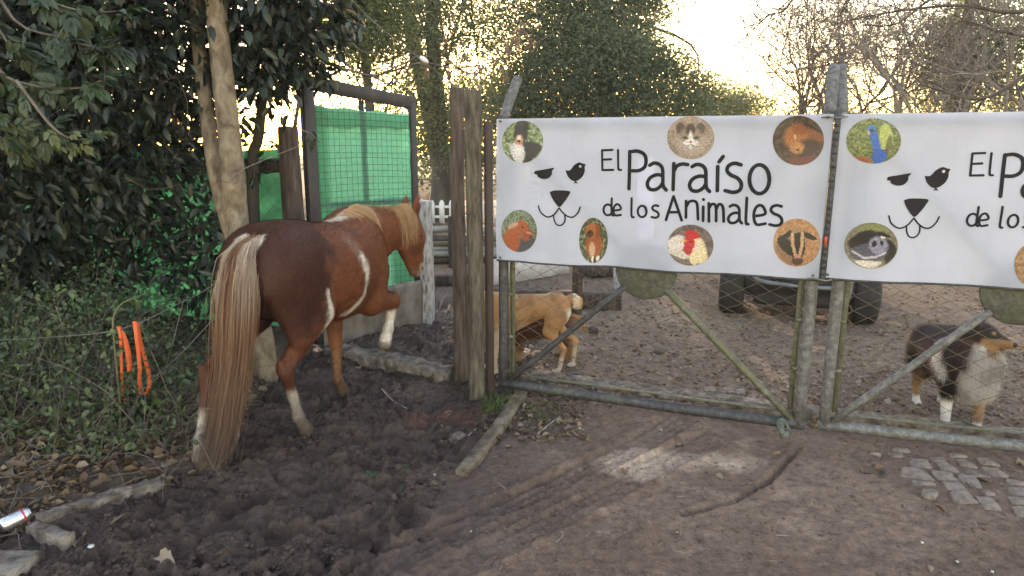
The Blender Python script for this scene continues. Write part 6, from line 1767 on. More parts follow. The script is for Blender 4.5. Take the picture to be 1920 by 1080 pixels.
for sx in (-1, 1):
    for y in (0.0, 1.35): bd.ell((sx * vt / 2, y, 0.58), (0.16, 0.34, 0.05), 0.03)
bd.ell((0, 0.75, 0.72), (0.16, 0.38, 0.08), 0.05)
v_, f_ = bd.skin(2); link('body', mesh_from('body', v_, f_), M['black_body'], car)
bd = Body((-0.6, -0.5, 0.05), (0.6, 0.2, 0.5), 0.02); bd.cone((-0.34, -0.22, 0.20), (0.34, -0.22, 0.20), 0.05, 0.05, 0.02); bd.cone((-0.40, -0.14, 0.34), (0.40, -0.14, 0.34), 0.13, 0.13, 0.03)
v_, f_ = bd.skin(1); link('skid_plate', mesh_from('skid_plate', v_, f_), M['black_body'], car)
bl = pmat('blue grey steel tube', [(0.3, (0.08, 0.095, 0.11)), (0.7, (0.17, 0.19, 0.21))], 10, 0.5, 0)
MB().add(*tube(spline([(-0.40, -0.30, 0.44), (-0.30, -0.36, 0.39), (0.15, -0.37, 0.37), (0.42, -0.34, 0.37)], 16), 0.020, 10)).build('bumper_tube', bl, car)
MB().add(*tube(spline([(0.42, -0.34, 0.55), (0.42, -0.36, 0.37), (0.40, -0.32, 0.18)], 10), 0.022, 10)).build('bumper_tube', bl, car)
MB().add(*tube(spline([(-0.28, -0.32, 0.8), (-0.25, -0.1, 0.88), (0.25, -0.1, 0.88), (0.28, -0.32, 0.8)], 14), 0.014, 8)).build('handlebar', M['steel'], car)
MB().add(*tube([(0, -0.06, 0.60), (0, -0.10, 0.88)], 0.018, 8)).build('steering_column', M['steel'], car)

# ------------------------------------------------------------------ the twin-stemmed tree at the left and its dark leaves
tb = G(498, 702)
tree = empty('laurel_tree', 'tan twin-stemmed tree with dark glossy leaves behind the horse', 'tree', (tb[0], tb[1], 0))
T0 = np.array([tb[0], tb[1], 0])
c1 = [T0 + np.array([0.0, 0, -0.2]), T0 + np.array([-0.01, 0, 0.25]), D(447, 440, 4.74), D(437, 320, 4.72), D(424, 200, 4.70), D(413, 100, 4.70), D(404, 0, 4.70), D(396, -160, 4.75), D(380, -420, 4.8)]
c2 = [T0 + np.array([-0.02, 0.02, -0.1]), T0 + np.array([-0.05, 0.03, 0.5]), D(428, 420, 4.80), D(403, 320, 4.82), D(386, 200, 4.84), D(374, 100, 4.85), D(368, 0, 4.87), D(350, -200, 4.9)]
m = MB().add(*tube(spline(c1, 40) - T0, np.interp(np.linspace(0, 1, 40), [0, 0.1, 0.3, 1], [0.115, 0.088, 0.078, 0.055]), 16, wob=0.035))
m.build('trunk', M['bark_smooth'], tree)
m = MB().add(*tube(spline(c2, 40) - T0, np.interp(np.linspace(0, 1, 40), [0, 0.1, 0.3, 1], [0.075, 0.060, 0.052, 0.040]), 14, wob=0.035))
m.build('trunk', M['bark_smooth'], tree)
def pb(px, py, Y, r, ry=None, rz=None):
    p = D(px, py, Y); return (p[0], p[1], p[2], r, ry or r, rz or r)
LB = [pb(60, 90, 4.7, .75), pb(250, 80, 5.0, .70), pb(60, 330, 4.8, .62), pb(230, 300, 5.1, .52), pb(330, 60, 5.1, .55), pb(330, 250, 5.25, .36), pb(-120, 250, 4.6, .8), pb(150, 200, 5.2, .75),
      pb(120, 460, 5.1, .40), pb(280, 440, 5.25, .28), pb(20, 470, 4.8, .45), pb(370, 420, 5.3, .18), pb(-100, 500, 4.9, .6), pb(200, 500, 5.2, .26), pb(330, 500, 5.3, .2), pb(60, 540, 5.0, .3), pb(250, 390, 5.3, .25), pb(390, 330, 5.3, .12), pb(385, 400, 5.2, .2), pb(402, 470, 5.2, .16), pb(370, 530, 5.2, .22), pb(410, 540, 5.1, .15), pb(180, -120, 4.9, .9), pb(420, -160, 5.0, .75),
      pb(470, 60, 5.0, .42), pb(545, 95, 5.05, .27), pb(590, 60, 5.15, .27), pb(500, 140, 5.0, .22), pb(520, -40, 5.0, .5), pb(610, 10, 5.2, .3), pb(-80, -60, 4.7, 1.0), pb(600, 128, 5.15, .13), pb(440, 225, 5.1, .10)]
N_ = 22500
pos, d, idx = in_blobs(N_, LB, 0.42)
ax = unit(d * 0.7 + rand_dir(N_) * 0.8 + np.array([0, 0, -0.45])); nr = unit(rand_dir(N_) * 0.7 + np.array([0, -0.35, 0.8]))
Lf = rng.uniform(0.075, 0.125, N_)
tint = np.clip(rng.beta(2, 3.2, N_) + 0.12 * rng.normal(size=N_), 0, 1)
me = leaves_mesh('crown', pos - T0, ax, nr, Lf, Lf * 0.42, 'laurel', tint)
tag(link('crown', me, M['laurel'], tree), kind='stuff')
m = MB()
for bl_ in LB:
    for k in range(5):
        s0 = np.array(bl_[:3]) + unit(rng.normal(size=3)) * bl_[3] * 0.5
        grow(m, s0 - T0, rng.normal(0, 1, 3) + np.array([0, 0, 0.3]), bl_[3] * 0.9, 0.007, 1, 0.5, 3, 0.6, 0.5, rmin=0.002)
tag(m.build('branches', M['bark_dark'], tree), kind='stuff')
# single leaves that can be told apart around the edges of the crown
lme = leaves_mesh('leaf', np.zeros((1, 3)), np.array([[1.0, 0, 0]]), np.array([[0, 0, 1.0]]), 0.11, 0.048, 'laurel', np.array([0.55])); lme.materials.append(M['laurel'])
lme2 = leaves_mesh('leaf', np.zeros((1, 3)), np.array([[1.0, 0, 0]]), np.array([[0, 0, 1.0]]), 0.11, 0.048, 'laurel', np.array([0.95])); lme2.materials.append(M['laurel'])
def put_leaf(mesh, p, axv, nv, s, parent, org):
    axv = unit(np.array(axv)); y = unit(np.cross(nv, axv)); z = np.cross(axv, y)
    o = link('leaf', mesh, None, parent)
    Mx = Matrix(((axv[0], y[0], z[0], p[0] - org[0]), (axv[1], y[1], z[1], p[1] - org[1]), (axv[2], y[2], z[2], p[2] - org[2]), (0, 0, 0, 1)))
    o.matrix_local = Mx @ Matrix.Scale(s, 4)
    return o
for k in range(170):
    b_ = LB[rng.integers(len(LB))]
    dd = unit(rng.normal(size=3) + np.array([0, -1.3, 0]))
    p = np.array(b_[:3]) + dd * b_[3] * rng.uniform(0.9, 1.05)
    put_leaf(lme if k % 3 else lme2, p, dd + np.array([0, 0, -0.5]) + rng.normal(0, 0.5, 3), rng.normal(0, 0.4, 3) + np.array([0, -0.4, 0.9]), rng.uniform(0.8, 1.25), tree, T0)
for (px, py) in [(592, 148), (603, 158), (612, 150), (620, 165), (529, 215), (538, 225), (534, 238), (541, 214), (455, 250), (463, 242), (585, 245), (590, 258), (577, 250), (612, 135), (630, 150), (598, 170)]:
    p = D(px, py, 5.05); put_leaf(lme, p, rng.normal(0, 0.5, 3) + np.array([0.2, 0, -0.7]), rng.normal(0, 0.3, 3) + np.array([0, -0.8, 0.4]), rng.uniform(0.7, 1.0), tree, T0)
m = MB()
m.add(*tube(spline([D(540, 150, 5.05), D(548, 200, 5.05), D(560, 238, 5.04), D(585, 252, 5.04), D(600, 268, 5.03)], 16) - T0, np.linspace(0.006, 0.003, 16), 5))
m.add(*tube(spline([D(490, 90, 5.05), D(520, 170, 5.05), D(532, 205, 5.05)], 12) - T0, np.linspace(0.008, 0.003, 12), 5))
m.build('twig', M['twig'], tree)
# dark leaning stem behind, seen against the light
s_tree = empty('slim_tree', 'slim dark leaning stem against the bright gap left of the door', 'tree', tuple(D(470, 330, 5.55) * np.array([1, 1, 0])))
so = np.array(s_tree.location)
MB().add(*tube(spline([so + np.array([-0.05, 0, -0.2]), D(474, 330, 5.55), D(484, 260, 5.5), D(492, 190, 5.45), D(500, 100, 5.4), D(515, -60, 5.3)], 24) - so, np.linspace(0.05, 0.026, 24), 10, wob=0.05)).build('trunk', M['bark_dark'], s_tree)
pos, d, _ = in_blobs(500, [pb(495, 120, 5.4, .28), pb(505, 40, 5.4, .3), pb(470, 315, 5.5, .10), pb(520, 310, 5.45, .06)], 0.5)
tag(link('crown', leaves_mesh('crown', pos - so, unit(d + rand_dir(500) + np.array([0, 0, -0.5])), rand_dir(500), 0.10, 0.04, 'laurel'), M['laurel'], s_tree), kind='stuff')

# ------------------------------------------------------------------ broad-leaved branch hanging in from the upper left
mo = D(-160, -200, 3.2)
br = empty('leafy_branch', 'green pointed leaves of a branch hanging in at the upper left corner', 'branch', tuple(mo * np.array([1, 1, 0])))
bo = np.array(br.location)
MB().add(*tube(spline([(mo[0] - 0.35, mo[1] + 0.1, -0.2), (mo[0] - 0.3, mo[1] + 0.05, 1.5), mo, D(-60, -150, 3.15)], 20) - bo, np.linspace(0.05, 0.02, 20), 10)).build('trunk', M['bark_dark'], br)
mleaf = []
def compound(t, mat):
    """leaf of five pointed leaflets"""
    pos = np.array([[0, 0, 0], [0.045, 0, 0], [0.05, 0, 0], [0.015, 0, 0], [0.02, 0, 0]], dtype=float)
    axv = np.array([[0.75, 0.65, -0.15], [0.9, 0.42, -0.1], [0.9, -0.4, -0.15], [0.7, -0.7, -0.2], [1, 0, -0.2]], dtype=float)
    pos[4] = (0.06, 0, 0); L = np.array([0.075, 0.085, 0.085, 0.075, 0.10])
    me = leaves_mesh('leaf', pos, axv, np.array([[0, 0.1, 1.0], [0, 0.1, 1], [0, -0.1, 1], [0, -0.1, 1], [0, 0, 1]]), L, L * 0.46, 'laurel', t + np.array([-.08, .05, .0, .08, -.03]))
    me.materials.append(mat); return me
for t in (0.15, 0.4, 0.7): mleaf.append(compound(t, M['maple']))
mleaf.append(compound(0.9, M['olive_leaf']))
tw = MB()
SPR = [[(-60, -150), (60, -20), (150, 20), (245, 20)], [(-60, -150), (20, 30), (110, 70), (190, 90), (225, 80)], [(-60, -100), (0, 60), (60, 110), (100, 150)], [(-80, -60), (-10, 120), (60, 160), (150, 165), (190, 150)],
       [(-80, 0), (-20, 180), (30, 240), (90, 250)], [(-80, 60), (-20, 230), (20, 270), (40, 300)], [(30, 150), (100, 240), (150, 262), (190, 250)]]
for q, sp in enumerate(SPR):
    Yd = 3.1 + 0.12 * (q % 3)
    P = spline([D(x, y, Yd + 0.05 * i) for i, (x, y) in enumerate(sp)], 16)
    tw.add(*tube(P - bo, np.linspace(0.008, 0.0025, 16), 5))
    for i in range(5, 16):
        for k in range(2 if i < 15 else 1):
            dd = unit(P[i] - P[i - 1]) * 0.4 + rng.normal(0, 0.5, 3) + np.array([0.1, -0.1, -0.35])
            big = 0 if rng.uniform() < 0.5 else 1
            mesh = mleaf[3] if (q in (5, 6) and rng.uniform() < 0.5) else mleaf[rng.integers(3)]
            put_leaf(mesh, P[i] + rng.normal(0, 0.02, 3), dd, rng.normal(0, 0.35, 3) + np.array([0, -0.5, 0.85]), rng.uniform(0.55, 1.0) * (0.7 if q > 4 else 1), br, bo)
tw.build('twig', M['twig'], br)

# ------------------------------------------------------------------ undergrowth on the bank
pp, aa, nn, ll, tt = [], [], [], [], []
stems = MB()
cnt = 0
while cnt < 520:
    px, py = rng.uniform(-200, 500), rng.uniform(520, 905)
    g = G(px, py)
    if g[1] > 5.1 or g[0] < -5: continue
    _, _, bk_, _, sb_ = zones(np.array([g[0]]), np.array([g[1]]))
    if sb_[0] > -0.16: continue
    near = min(1.0, (-sb_[0] - 0.16) / 0.7)
    if rng.uniform() > 0.25 + 0.75 * near: continue
    cnt += 1
    h = rng.uniform(0.12, 0.34) + 0.52 * near * rng.uniform(0.4, 1.0)
    z0 = hz(g[0], g[1])
    P = limb_path((g[0], g[1], z0 - 0.02), (rng.normal(0, .35), rng.normal(0, .35), 1), h, 6, 0.5, 0.2)
    stems.add(*tube(P, np.linspace(0.003, 0.0012, len(P)), 3, cap=False))
    k = int((8 + 34 * h) * rng.uniform(0.5, 1.4))
    ti = rng.integers(1, len(P), k)
    pp.append(P[ti] + rng.normal(0, 0.035, (k, 3))); aa.append(rand_dir(k) + np.array([0, 0, 0.1])); nn.append(rand_dir(k) * 0.6 + np.array([0, -0.3, 0.8]))
    sz_ = rng.uniform(0.6, 1.3); ll.append(rng.uniform(0.024, 0.048, k) * sz_); tt.append(np.clip(rng.beta(2, 2.5) + rng.normal(0, 0.12, k), 0, 1))
pp, aa, nn, ll, tt = map(np.concatenate, (pp, aa, nn, ll, tt))
ug = link('undergrowth', leaves_mesh('undergrowth', pp, aa, nn, ll, ll * 0.55, 'laurel', tt), M['privet'])
tag(ug, 'small-leaved green undergrowth covering the bank left of the horse', kind='stuff')
st = stems.build('undergrowth_stems', M['twig']); tag(st, 'thin brown stems among the undergrowth on the bank', kind='stuff')
# bare stems and long thin grass through the undergrowth
m = MB(); c_ = 0
while c_ < 120:
    g = G(rng.uniform(-150, 450), rng.uniform(560, 880))
    if g[1] > 5 or zones(np.array([g[0]]), np.array([g[1]]))[4][0] > -0.10: continue
    c_ += 1
    P = limb_path((g[0], g[1], hz(g[0], g[1]) - 0.02), (rng.normal(0, .7), rng.normal(0, .5), 0.8), rng.uniform(0.25, 0.8), 7, 0.6, 0.5)
    m.add(*tube(P, np.linspace(0.0030, 0.0012, len(P)), 4, cap=False))
tag(m.build('bare_stems', M['twig']), 'bare grey stems sticking out of the undergrowth', kind='stuff')
# dry stalks leaning across the bank
for k, (x0, y0, x1, y1, Y) in enumerate([(288, 830, 360, 722, 3.9), (150, 815, 100, 560, 3.9), (10, 575, 75, 690, 3.7), (300, 660, 345, 560, 4.3), (0, 760, 200, 690, 3.8), (60, 870, 150, 800, 3.5), (330, 780, 395, 690, 4.0)]):
    a, b = D(x0, y0, Y), D(x1, y1, Y + 0.12); a[2] = hz(a[0], a[1]) - 0.01
    P = spline([a, (a + b) / 2 + rng.normal(0, 0.03, 3), b], 10)
    o = MB().add(*tube(P - a, np.linspace(0.0055, 0.002, 10), 5)).build('dry_stalk', M['twig_pale']); o.location = a
    tag(o, ['pale dry stalk leaning right of the orange strap', 'grey stem rising left of the orange strap', 'bent grey twig at the left edge of the bank', 'thin stalk behind the orange strap', 'long low twig crossing the left bank', 'short twig above the crushed can', 'pale stalk leaning towards the horse tail'][k], 'stalk')

# ------------------------------------------------------------------ trees beyond the yard
def big_tree(label, base, h, r, blobs, nleaf, mat, leafL, lean=(0, 0), group='trees beyond the yard', limbs=1, cat='tree', shell=0.4, forks=None):
    o = np.array([base[0], base[1], 0.0])
    root = empty('tree', label, cat, tuple(o), group)
    zt = np.linspace(-0.3, h, 16)
    P = np.stack([lean[0] * (zt / h) + 0.06 * np.sin(zt * 1.1), lean[1] * (zt / h), zt], 1)
    MB().add(*tube(P, np.interp(zt, [-0.3, 0.5, h], [r * 1.5, r, r * 0.35]), 14, wob=0.05)).build('trunk', M['bark_dark'], root)
    m = MB()
    for b in blobs:
        for k in range(limbs):
            j = rng.integers(6, 15); e0 = np.array(b[:3]) - o + rng.normal(0, 0.35, 3) * np.array(b[3:6])
            s0 = P[j]; mid = (s0 + e0) / 2 + rng.normal(0, 0.25, 3) + np.array([0, 0, 0.1])
            m.add(*tube(spline([s0, mid, e0], 9), np.linspace(r * 0.16, 0.010, 9), 5, cap=False))
    m.build('limbs', M['bark_dark'], root)
    # leaves gathered in sprays, so that the crown has clumps and holes
    ns = max(40, nleaf // 70)
    sp, sdv, _ = in_blobs(ns, blobs, shell)
    k = nleaf // ns
    q = np.repeat(sp, k, 0); n = len(q)
    spread = rng.normal(size=(n, 3)) * np.array([1, 1, 0.55]) * leafL * 2.9
    p = q + spread
    tint = np.clip(np.repeat(rng.beta(0.9, 0.9, ns), k) * 0.8 + rng.uniform(-0.05, 0.3, n), 0, 1)
    me = leaves_mesh('crown', p - o, unit(spread + rand_dir(n) * leafL * 2 + np.array([0, 0, -0.3 * leafL])), rand_dir(n, 0.9), rng.uniform(0.7, 1.25, n) * leafL, leafL * 0.5, 'small', tint)
    tag(link('crown', me, mat, root), kind='stuff')
    return root
def bb(px, py, Y, r, rz=None, ry=None): return pb(px, py, Y, r, ry or r, rz or r)
t1 = D(822, 330, 14.5)
big_tree('tall tree with a dark straight trunk behind the black door frame', (t1[0], 14.5), 7.0, 0.20,
         [bb(660, 60, 14, .9), bb(740, 20, 14.5, 1.0), bb(700, 130, 13.8, .55), bb(760, 170, 14, .45), bb(820, 60, 14, .7), bb(880, 20, 14.5, .9), bb(880, 120, 14.5, .42), bb(840, 200, 14, .5), bb(790, 250, 14.5, .45), bb(860, 260, 14, .5),
          bb(640, 150, 13.5, .4), bb(930, 80, 14.5, .55), bb(760, -90, 14.5, 1.5), bb(900, -110, 14.5, 1.4), bb(620, -60, 14, 1.2), bb(720, 210, 14, .35), bb(900, 190, 14, .35), bb(780, 110, 13.6, .45), bb(850, 160, 13.6, .4), bb(930, 150, 14, .4), bb(690, 40, 13.6, .6), bb(800, 20, 13.6, .6)], 52000, M['camphor'], 0.085)
t2 = D(838, 330, 15.5)
big_tree('leaning dark trunk right beside the tallest straight one', (t2[0], 15.5), 5.5, 0.25, [bb(870, 230, 15.5, .5), bb(930, 180, 15.5, .7)], 4500, M['camphor'], 0.085, lean=(-0.9, 0))
t3 = D(1130, 330, 13)
big_tree('broad dense green tree rising over the left banner', (t3[0], 13.0), 4.6, 0.24,
         [bb(1000, 190, 12.6, .55), bb(1010, 100, 12.8, .65), bb(1080, 60, 13, .75), bb(1080, 160, 12.5, .70), bb(1160, 130, 12.6, .75), bb(1170, 50, 13, .62), bb(1220, 110, 12.8, .55), bb(1200, 190, 12.4, .65), bb(1265, 160, 12.8, .42), bb(1290, 200, 12.6, .38),
          bb(1030, 10, 13.2, .8), bb(1130, -40, 13.2, .9), bb(960, 50, 13.4, .5), bb(1190, -40, 13.2, .55), bb(960, 215, 12.8, .5), bb(1100, 225, 12.6, .6), bb(1030, 260, 13, .7), bb(1240, 230, 12.6, .6), bb(1235, 20, 13.2, .25), bb(1210, -10, 13, .4), bb(1140, 100, 12.4, .6), bb(1250, 130, 12.6, .4), bb(1310, 215, 12.6, .3), bb(980, 140, 12.8, .5), bb(1300, 165, 13, .35), bb(1335, 195, 13.2, .38), bb(1375, 205, 13.4, .32)], 98000, M['camphor'], 0.078)
t4 = D(1370, 300, 19)
big_tree('small rounded tree beyond the middle of the left banner', (t4[0], 19), 2.6, 0.14, [bb(1370, 195, 19, .6), bb(1330, 215, 19, .6), bb(1410, 205, 19, .5), bb(1385, 235, 19, .8)], 9000, M['camphor'], 0.085)
t5 = D(1790, 260, 12)
big_tree('dark evergreen tree behind bare branches at the right', (t5[0], 12), 4.4, 0.18, [bb(1800, 150, 12.3, .55), bb(1870, 110, 12.3, .65), bb(1840, 40, 12.5, .6), bb(1780, 195, 12, .45), bb(1890, 190, 12, .6), bb(1940, 60, 12.3, .8), bb(1960, 180, 12, .8), bb(1700, 205, 12.2, .28), bb(1640, 210, 12.2, .22), bb(1900, -60, 12.3, .8)], 19000, M['camphor'], 0.075)
t6 = D(1770, 260, 13.5)
big_tree('yellowish tree behind the bare branches right of the gate arms', (t6[0], 13.5), 4.2, 0.14, [bb(1780, 90, 13.5, .55), bb(1760, 130, 13.3, .4), bb(1800, 40, 13.5, .45), bb(1830, 90, 13.5, .4)], 7000, M['olive_leaf'], 0.08)
t7 = D(690, 250, 10.5)
big_tree('bright green leafy tree over the black door frame', (t7[0], 10.5), 4.4, 0.10, [bb(650, 30, 10.2, .5), bb(690, 70, 10, .36), bb(640, 100, 10, .3), bb(720, 20, 10.3, .4), bb(700, 110, 10.2, .20), bb(660, -60, 10.3, .6), bb(770, 70, 10.3, .16), bb(740, 100, 10.2, .12)], 9000, M['olive_leaf'], 0.075)
# low hedge that closes the back of the yard
hb_ = [bb(px, 262 + rng.uniform(-14, 14), 20 + rng.uniform(-1, 1), 0.9, 1.5) for px in range(600, 2200, 45)] + [bb(px, 300, 19, 0.9, 1.0) for px in range(620, 2200, 50)]
hb_ += [bb(px, py, 18.5 + rng.uniform(-.6, .6), 0.75, 0.6) for px in range(770, 1000, 38) for py in (170, 215, 260, 300)]  # taller clumps added to block the low sun through the gap
pos, d, _ = in_blobs(26000, hb_, 0.45); pos[:, 2] = np.abs(pos[:, 2])
hd_ = link('hedge', leaves_mesh('hedge', pos, rand_dir(26000), rand_dir(26000, 0.8), 0.15, 0.09, 'small'), M['camphor'])
tag(hd_, 'dense green hedge closing the back of the yard', kind='stuff')
hb2 = [(x, 6.4 + rng.uniform(0, .5), z, .7, .5, .7) for x in np.arange(-7.0, -2.7, 0.45) for z in (0.4, 1.1, 1.8)]
pos, d, _ = in_blobs(9000, hb2, 0.45); pos[:, 2] = np.abs(pos[:, 2])
tag(link('hedge', leaves_mesh('hedge', pos, rand_dir(9000), rand_dir(9000, 0.8), 0.11, 0.06, 'small'), M['laurel']), 'dark hedge behind the shade cloth fence', kind='stuff')
# pale dry scrub on the skyline beyond the fence at the left
n = 5000
xs = rng.uniform(-19, -9.0, n); pos = np.stack([xs, rng.uniform(26, 28, n), np.zeros(n)], 1)
hgt_s = rng.uniform(0.9, 1.65, n) * (0.9 + 0.15 * np.sin(xs * 3))
sc_ = link('dry_scrub', leaves_mesh('dry_scrub', pos, rng.normal(0, 0.12, (n, 3)) + np.array([0, 0, 1.0]), rand_dir(n), hgt_s, 0.03, 'blade'), M['straw'])
tag(sc_, 'pale dry scrub on the skyline past the fence', kind='stuff')

# ------------------------------------------------------------------ bare trees at the right
def bare_tree(label, base, specs, mat, depth=4, kids=4, r=0.05, group='bare trees behind the gate', spread=0.55, ratio=0.66):
    o = np.array([base[0], base[1], 0.0])
    root = empty('bare_tree', label, 'tree', tuple(o), group)
    m0 = MB(); m1 = MB()
    for (dx, dy, dz, L, rr) in specs:
        P = limb_path((0, 0, -0.1), (dx * 0.3, dy * 0.3, 1), L * 0.5, 5, 0.15)
        m0.add(*tube(P, np.linspace(rr, rr * 0.75, len(P)), 8))
        grow(m1, P[-1], (dx, dy, dz), L * 0.5, rr * 0.75, depth, spread, kids, ratio, 0.45, 0.12, rmin=0.0045)
    m0.build('trunk', mat, root); tag(m1.build('branches', mat, root), kind='stuff')
    return root
for k, (px, Y, lb, mt, L) in enumerate([(1480, 13.0, 'bare thorny shrub left of the two gate arms', 'twig', 3.0), (1590, 12.0, 'bare twiggy tree right behind the two gate arms', 'twig', 3.3), (1700, 11.0, 'pale bare tree with tangled twigs over the right banner', 'twig_pale', 3.1),
                                        (1820, 10.5, 'tangled pale bare tree in front of the evergreen', 'twig_pale', 3.2), (1930, 10.0, 'bare tree at the right edge of the picture', 'twig_pale', 3.4), (1530, 16.0, 'distant brown bare tree between the gate arms and the sky', 'twig', 4.2)]):
    q = D(px, 250, Y)
    bare_tree(lb, (q[0], Y), [(rng.normal(0, .35), rng.normal(0, .3), 1, L * rng.uniform(0.8, 1.05), 0.045) for _ in range(4)], M[mt], 4, 4, spread=0.62, ratio=0.72)
# overhanging dark limb from a tree outside the frame
q = np.array([7.4, 6.6, 0])
root = empty('bare_tree', 'dark bare limbs reaching in over the right banner from the right', 'tree', tuple(q))
m0, m1 = MB(), MB()
m0.add(*tube(spline([(0, 0, -0.2), (0.05, 0, 1.6), (0, 0.05, 3.4), (-0.2, 0.1, 5.0)], 16), np.linspace(0.17, 0.10, 16), 12, wob=0.05)); m0.build('trunk', M['bark_dark'], root)
for pts, r in [([(2080, 60), (1940, 130), (1840, 185), (1730, 160)], .022), ([(2100, -60), (1930, 20), (1800, 10), (1690, 20), (1630, 30)], .018), ([(2080, -120), (1900, -60), (1760, -10), (1690, 40), (1650, 50)], .016),
               ([(2050, -30), (1960, 60), (1880, 60), (1800, 40), (1760, 80)], .016), ([(1960, -180), (1700, -90), (1520, -30), (1470, 20), (1440, 30), (1382, 84)], .013), ([(1960, -160), (1800, -80), (1640, -20), (1590, 0), (1575, 30)], .011),
               ([(1560, -60), (1480, 0), (1460, 26), (1500, 22), (1505, 20)], .006), ([(1480, -40), (1420, 0), (1440, 26), (1465, 30), (1475, 52)], .006), ([(2100, 120), (1990, 150), (1900, 168), (1860, 150)], .014)]:
    Yd = 6.3
    P = spline([D(x, y, Yd + 0.06 * i) for i, (x, y) in enumerate(pts)], 22) - q
    P = np.concatenate([spline([(-0.05, 0.05, max(2.2, min(4.6, P[0][2]))), P[0]], 6)[:-1], P])
    m1.add(*tube(P, np.linspace(r * 1.5, r * 0.35, len(P)), 6))
    for i in range(8, len(P), 3):
        dd = unit(P[i] - P[i - 1]) + rng.normal(0, 0.6, 3)
        grow(m1, P[i], dd, rng.uniform(0.12, 0.42), r * 0.38, 2, 0.6, 3, 0.6, 0.5, 0.0, rmin=0.0016)
m1.build('limbs', M['bark_dark'], root)

# dry seed bunches on a thin branch over the yard
sb0 = D(640, 130, 7.2)
root = empty('dry_branch', 'thin bare branch with hanging dry seed bunches above the door and the posts', 'branch', (sb0[0], sb0[1], 0)); so = np.array(root.location)
m = MB()
MAIN = [[(560, 190), (636, 132), (700, 142), (790, 118), (860, 128), (960, 105), (1040, 60)], [(700, 142), (750, 172), (775, 178)], [(715, 138), (760, 118), (790, 105), (850, 115)], [(640, 60), (690, 100), (760, 80)], [(860, 128), (870, 90), (850, 40), (872, 0)], [(940, 108), (975, 60), (968, 0)]]
stem_ = spline([D(545, 400, 7.3) * np.array([1, 1, 0]), D(548, 300, 7.3), D(560, 190, 7.2)], 10)
m.add(*tube(stem_ - so, np.linspace(0.03, 0.018, 10), 6))
ends = []
for q, pts in enumerate(MAIN):
    P = spline([D(x, y, 7.2 + 0.02 * i) for i, (x, y) in enumerate(pts)], 24)
    m.add(*tube(P - so, np.linspace(0.016 if q == 0 else 0.010, 0.004, 24), 5)); ends.append(P)
m.build('stem', M['twig'], root)
for (px, py) in [(835, 75), (868, 128), (890, 118), (905, 125), (930, 100), (968, 55), (972, 70), (952, 85), (842, 118), (800, 120), (858, 110), (880, 105), (760, 105), (945, 130), (1000, 75), (982, 45)]:
    c = D(px, py, 7.2); n = 26
    p = c + np.stack([rng.normal(0, 0.018, n), rng.normal(0, 0.018, n), rng.uniform(-0.10, 0.04, n)], 1)
    link('seed_bunch', leaves_mesh('seed_bunch', p - so, rng.normal(0, 0.35, (n, 3)) + np.array([0, 0, -1.0]), rand_dir(n), 0.045, 0.014, 'small'), M['seed'], root)['kind'] = 'stuff'

# ------------------------------------------------------------------ wires, strap, litter
def wire(label, pts, r=0.0022, name='fence_wire', mat='wire'):
    P = spline(pts, 40); c = P[20].copy()
    o = MB().add(*tube(P - c, r, 6)).build(name, M[mat]); o.location = c
    return tag(o, label, 'wire')
wire('upper slack fence wire that carries the orange strap', [D(-40, 640, 3.55), D(100, 632, 3.6), D(222, 618, 3.65), D(320, 577, 3.9), D(415, 518, 4.3), D(440, 420, 4.64)], 0.003)
wire('lower slack fence wire passing behind the orange strap', [D(60, 795, 3.5), D(130, 772, 3.55), D(240, 738, 3.65), D(310, 690, 3.8), D(380, 620, 4.1), D(430, 560, 4.6)], 0.003)
wire('wire from the twin tree to the dark brown post', [D(430, 338, 4.62), D(455, 318, 4.7), D(500, 298, 4.95), D(535, 284, 5.2), D(566, 272, 5.27)], 0.004)
wire('wire looped round the smooth trunk of the twin tree', [D(405, 332, 4.75), D(425, 341, 4.63), D(445, 341, 4.63), D(462, 334, 4.72)], 0.003)
ow = empty('overhead_wire', 'overhead wire with a small white insulator leading to the tall posts', 'wire', tuple(D(880, 168, 4.5)))
oo = np.array(ow.location)
P = spline([D(622, -40, 4.3), D(700, 40, 4.35), D(790, 112, 4.4), D(850, 158, 4.5), D(884, 170, 4.45)], 40)
MB().add(*tube(P - oo, 0.0022, 5)).build('strand', M['wire'], ow)
c = D(795, 112, 4.41) - oo; dd = unit(P[24] - P[20])
MB().add(*tube([c - dd * 0.030, c - dd * 0.012, c + dd * 0.012, c + dd * 0.030], [0.007, 0.016, 0.014, 0.008], 10)).build('insulator', M['white_paint'], ow)
MB().add(*tube(spline([D(870, 172, 4.42) - oo, D(895, 166, 4.45) - oo, D(905, 158, 4.5) - oo, D(900, 172, 4.3) - oo], 12), 0.002, 5)).build('tail_wire', M['wire'], ow)

# orange strap hung over the wire
so_ = D(240, 612, 3.66)
strap = empty('orange_strap', 'orange webbing strap hanging in loops from the wire on the bank', 'strap', tuple(so_)); so = np.array(so_)
def webbing(pts, w, wv):
    P = spline(pts, 30); W = np.asarray(wv, dtype=float)
    tws = np.linspace(0, 1, 30)
    S = np.array([unit(W * (1 - t) + np.array([W[0] * 0.6, 0.8, 0]) * t * 0.7) for t in tws]) * w / 2
    V = np.concatenate([P - S, P + S]) - so
    F = np.array([[i, i + 1, 30 + i + 1, 30 + i] for i in range(29)])
    o = link('webbing', mesh_from('webbing', V, F), M['orange'], strap)
    s_ = o.modifiers.new('thickness', 'SOLIDIFY'); s_.thickness = 0.003
    return o
webbing([D(222, 612, 3.64), D(226, 640, 3.62), D(228, 690, 3.62), D(230, 730, 3.63), D(235, 752, 3.64)], 0.015, (1, 0, 0.1))
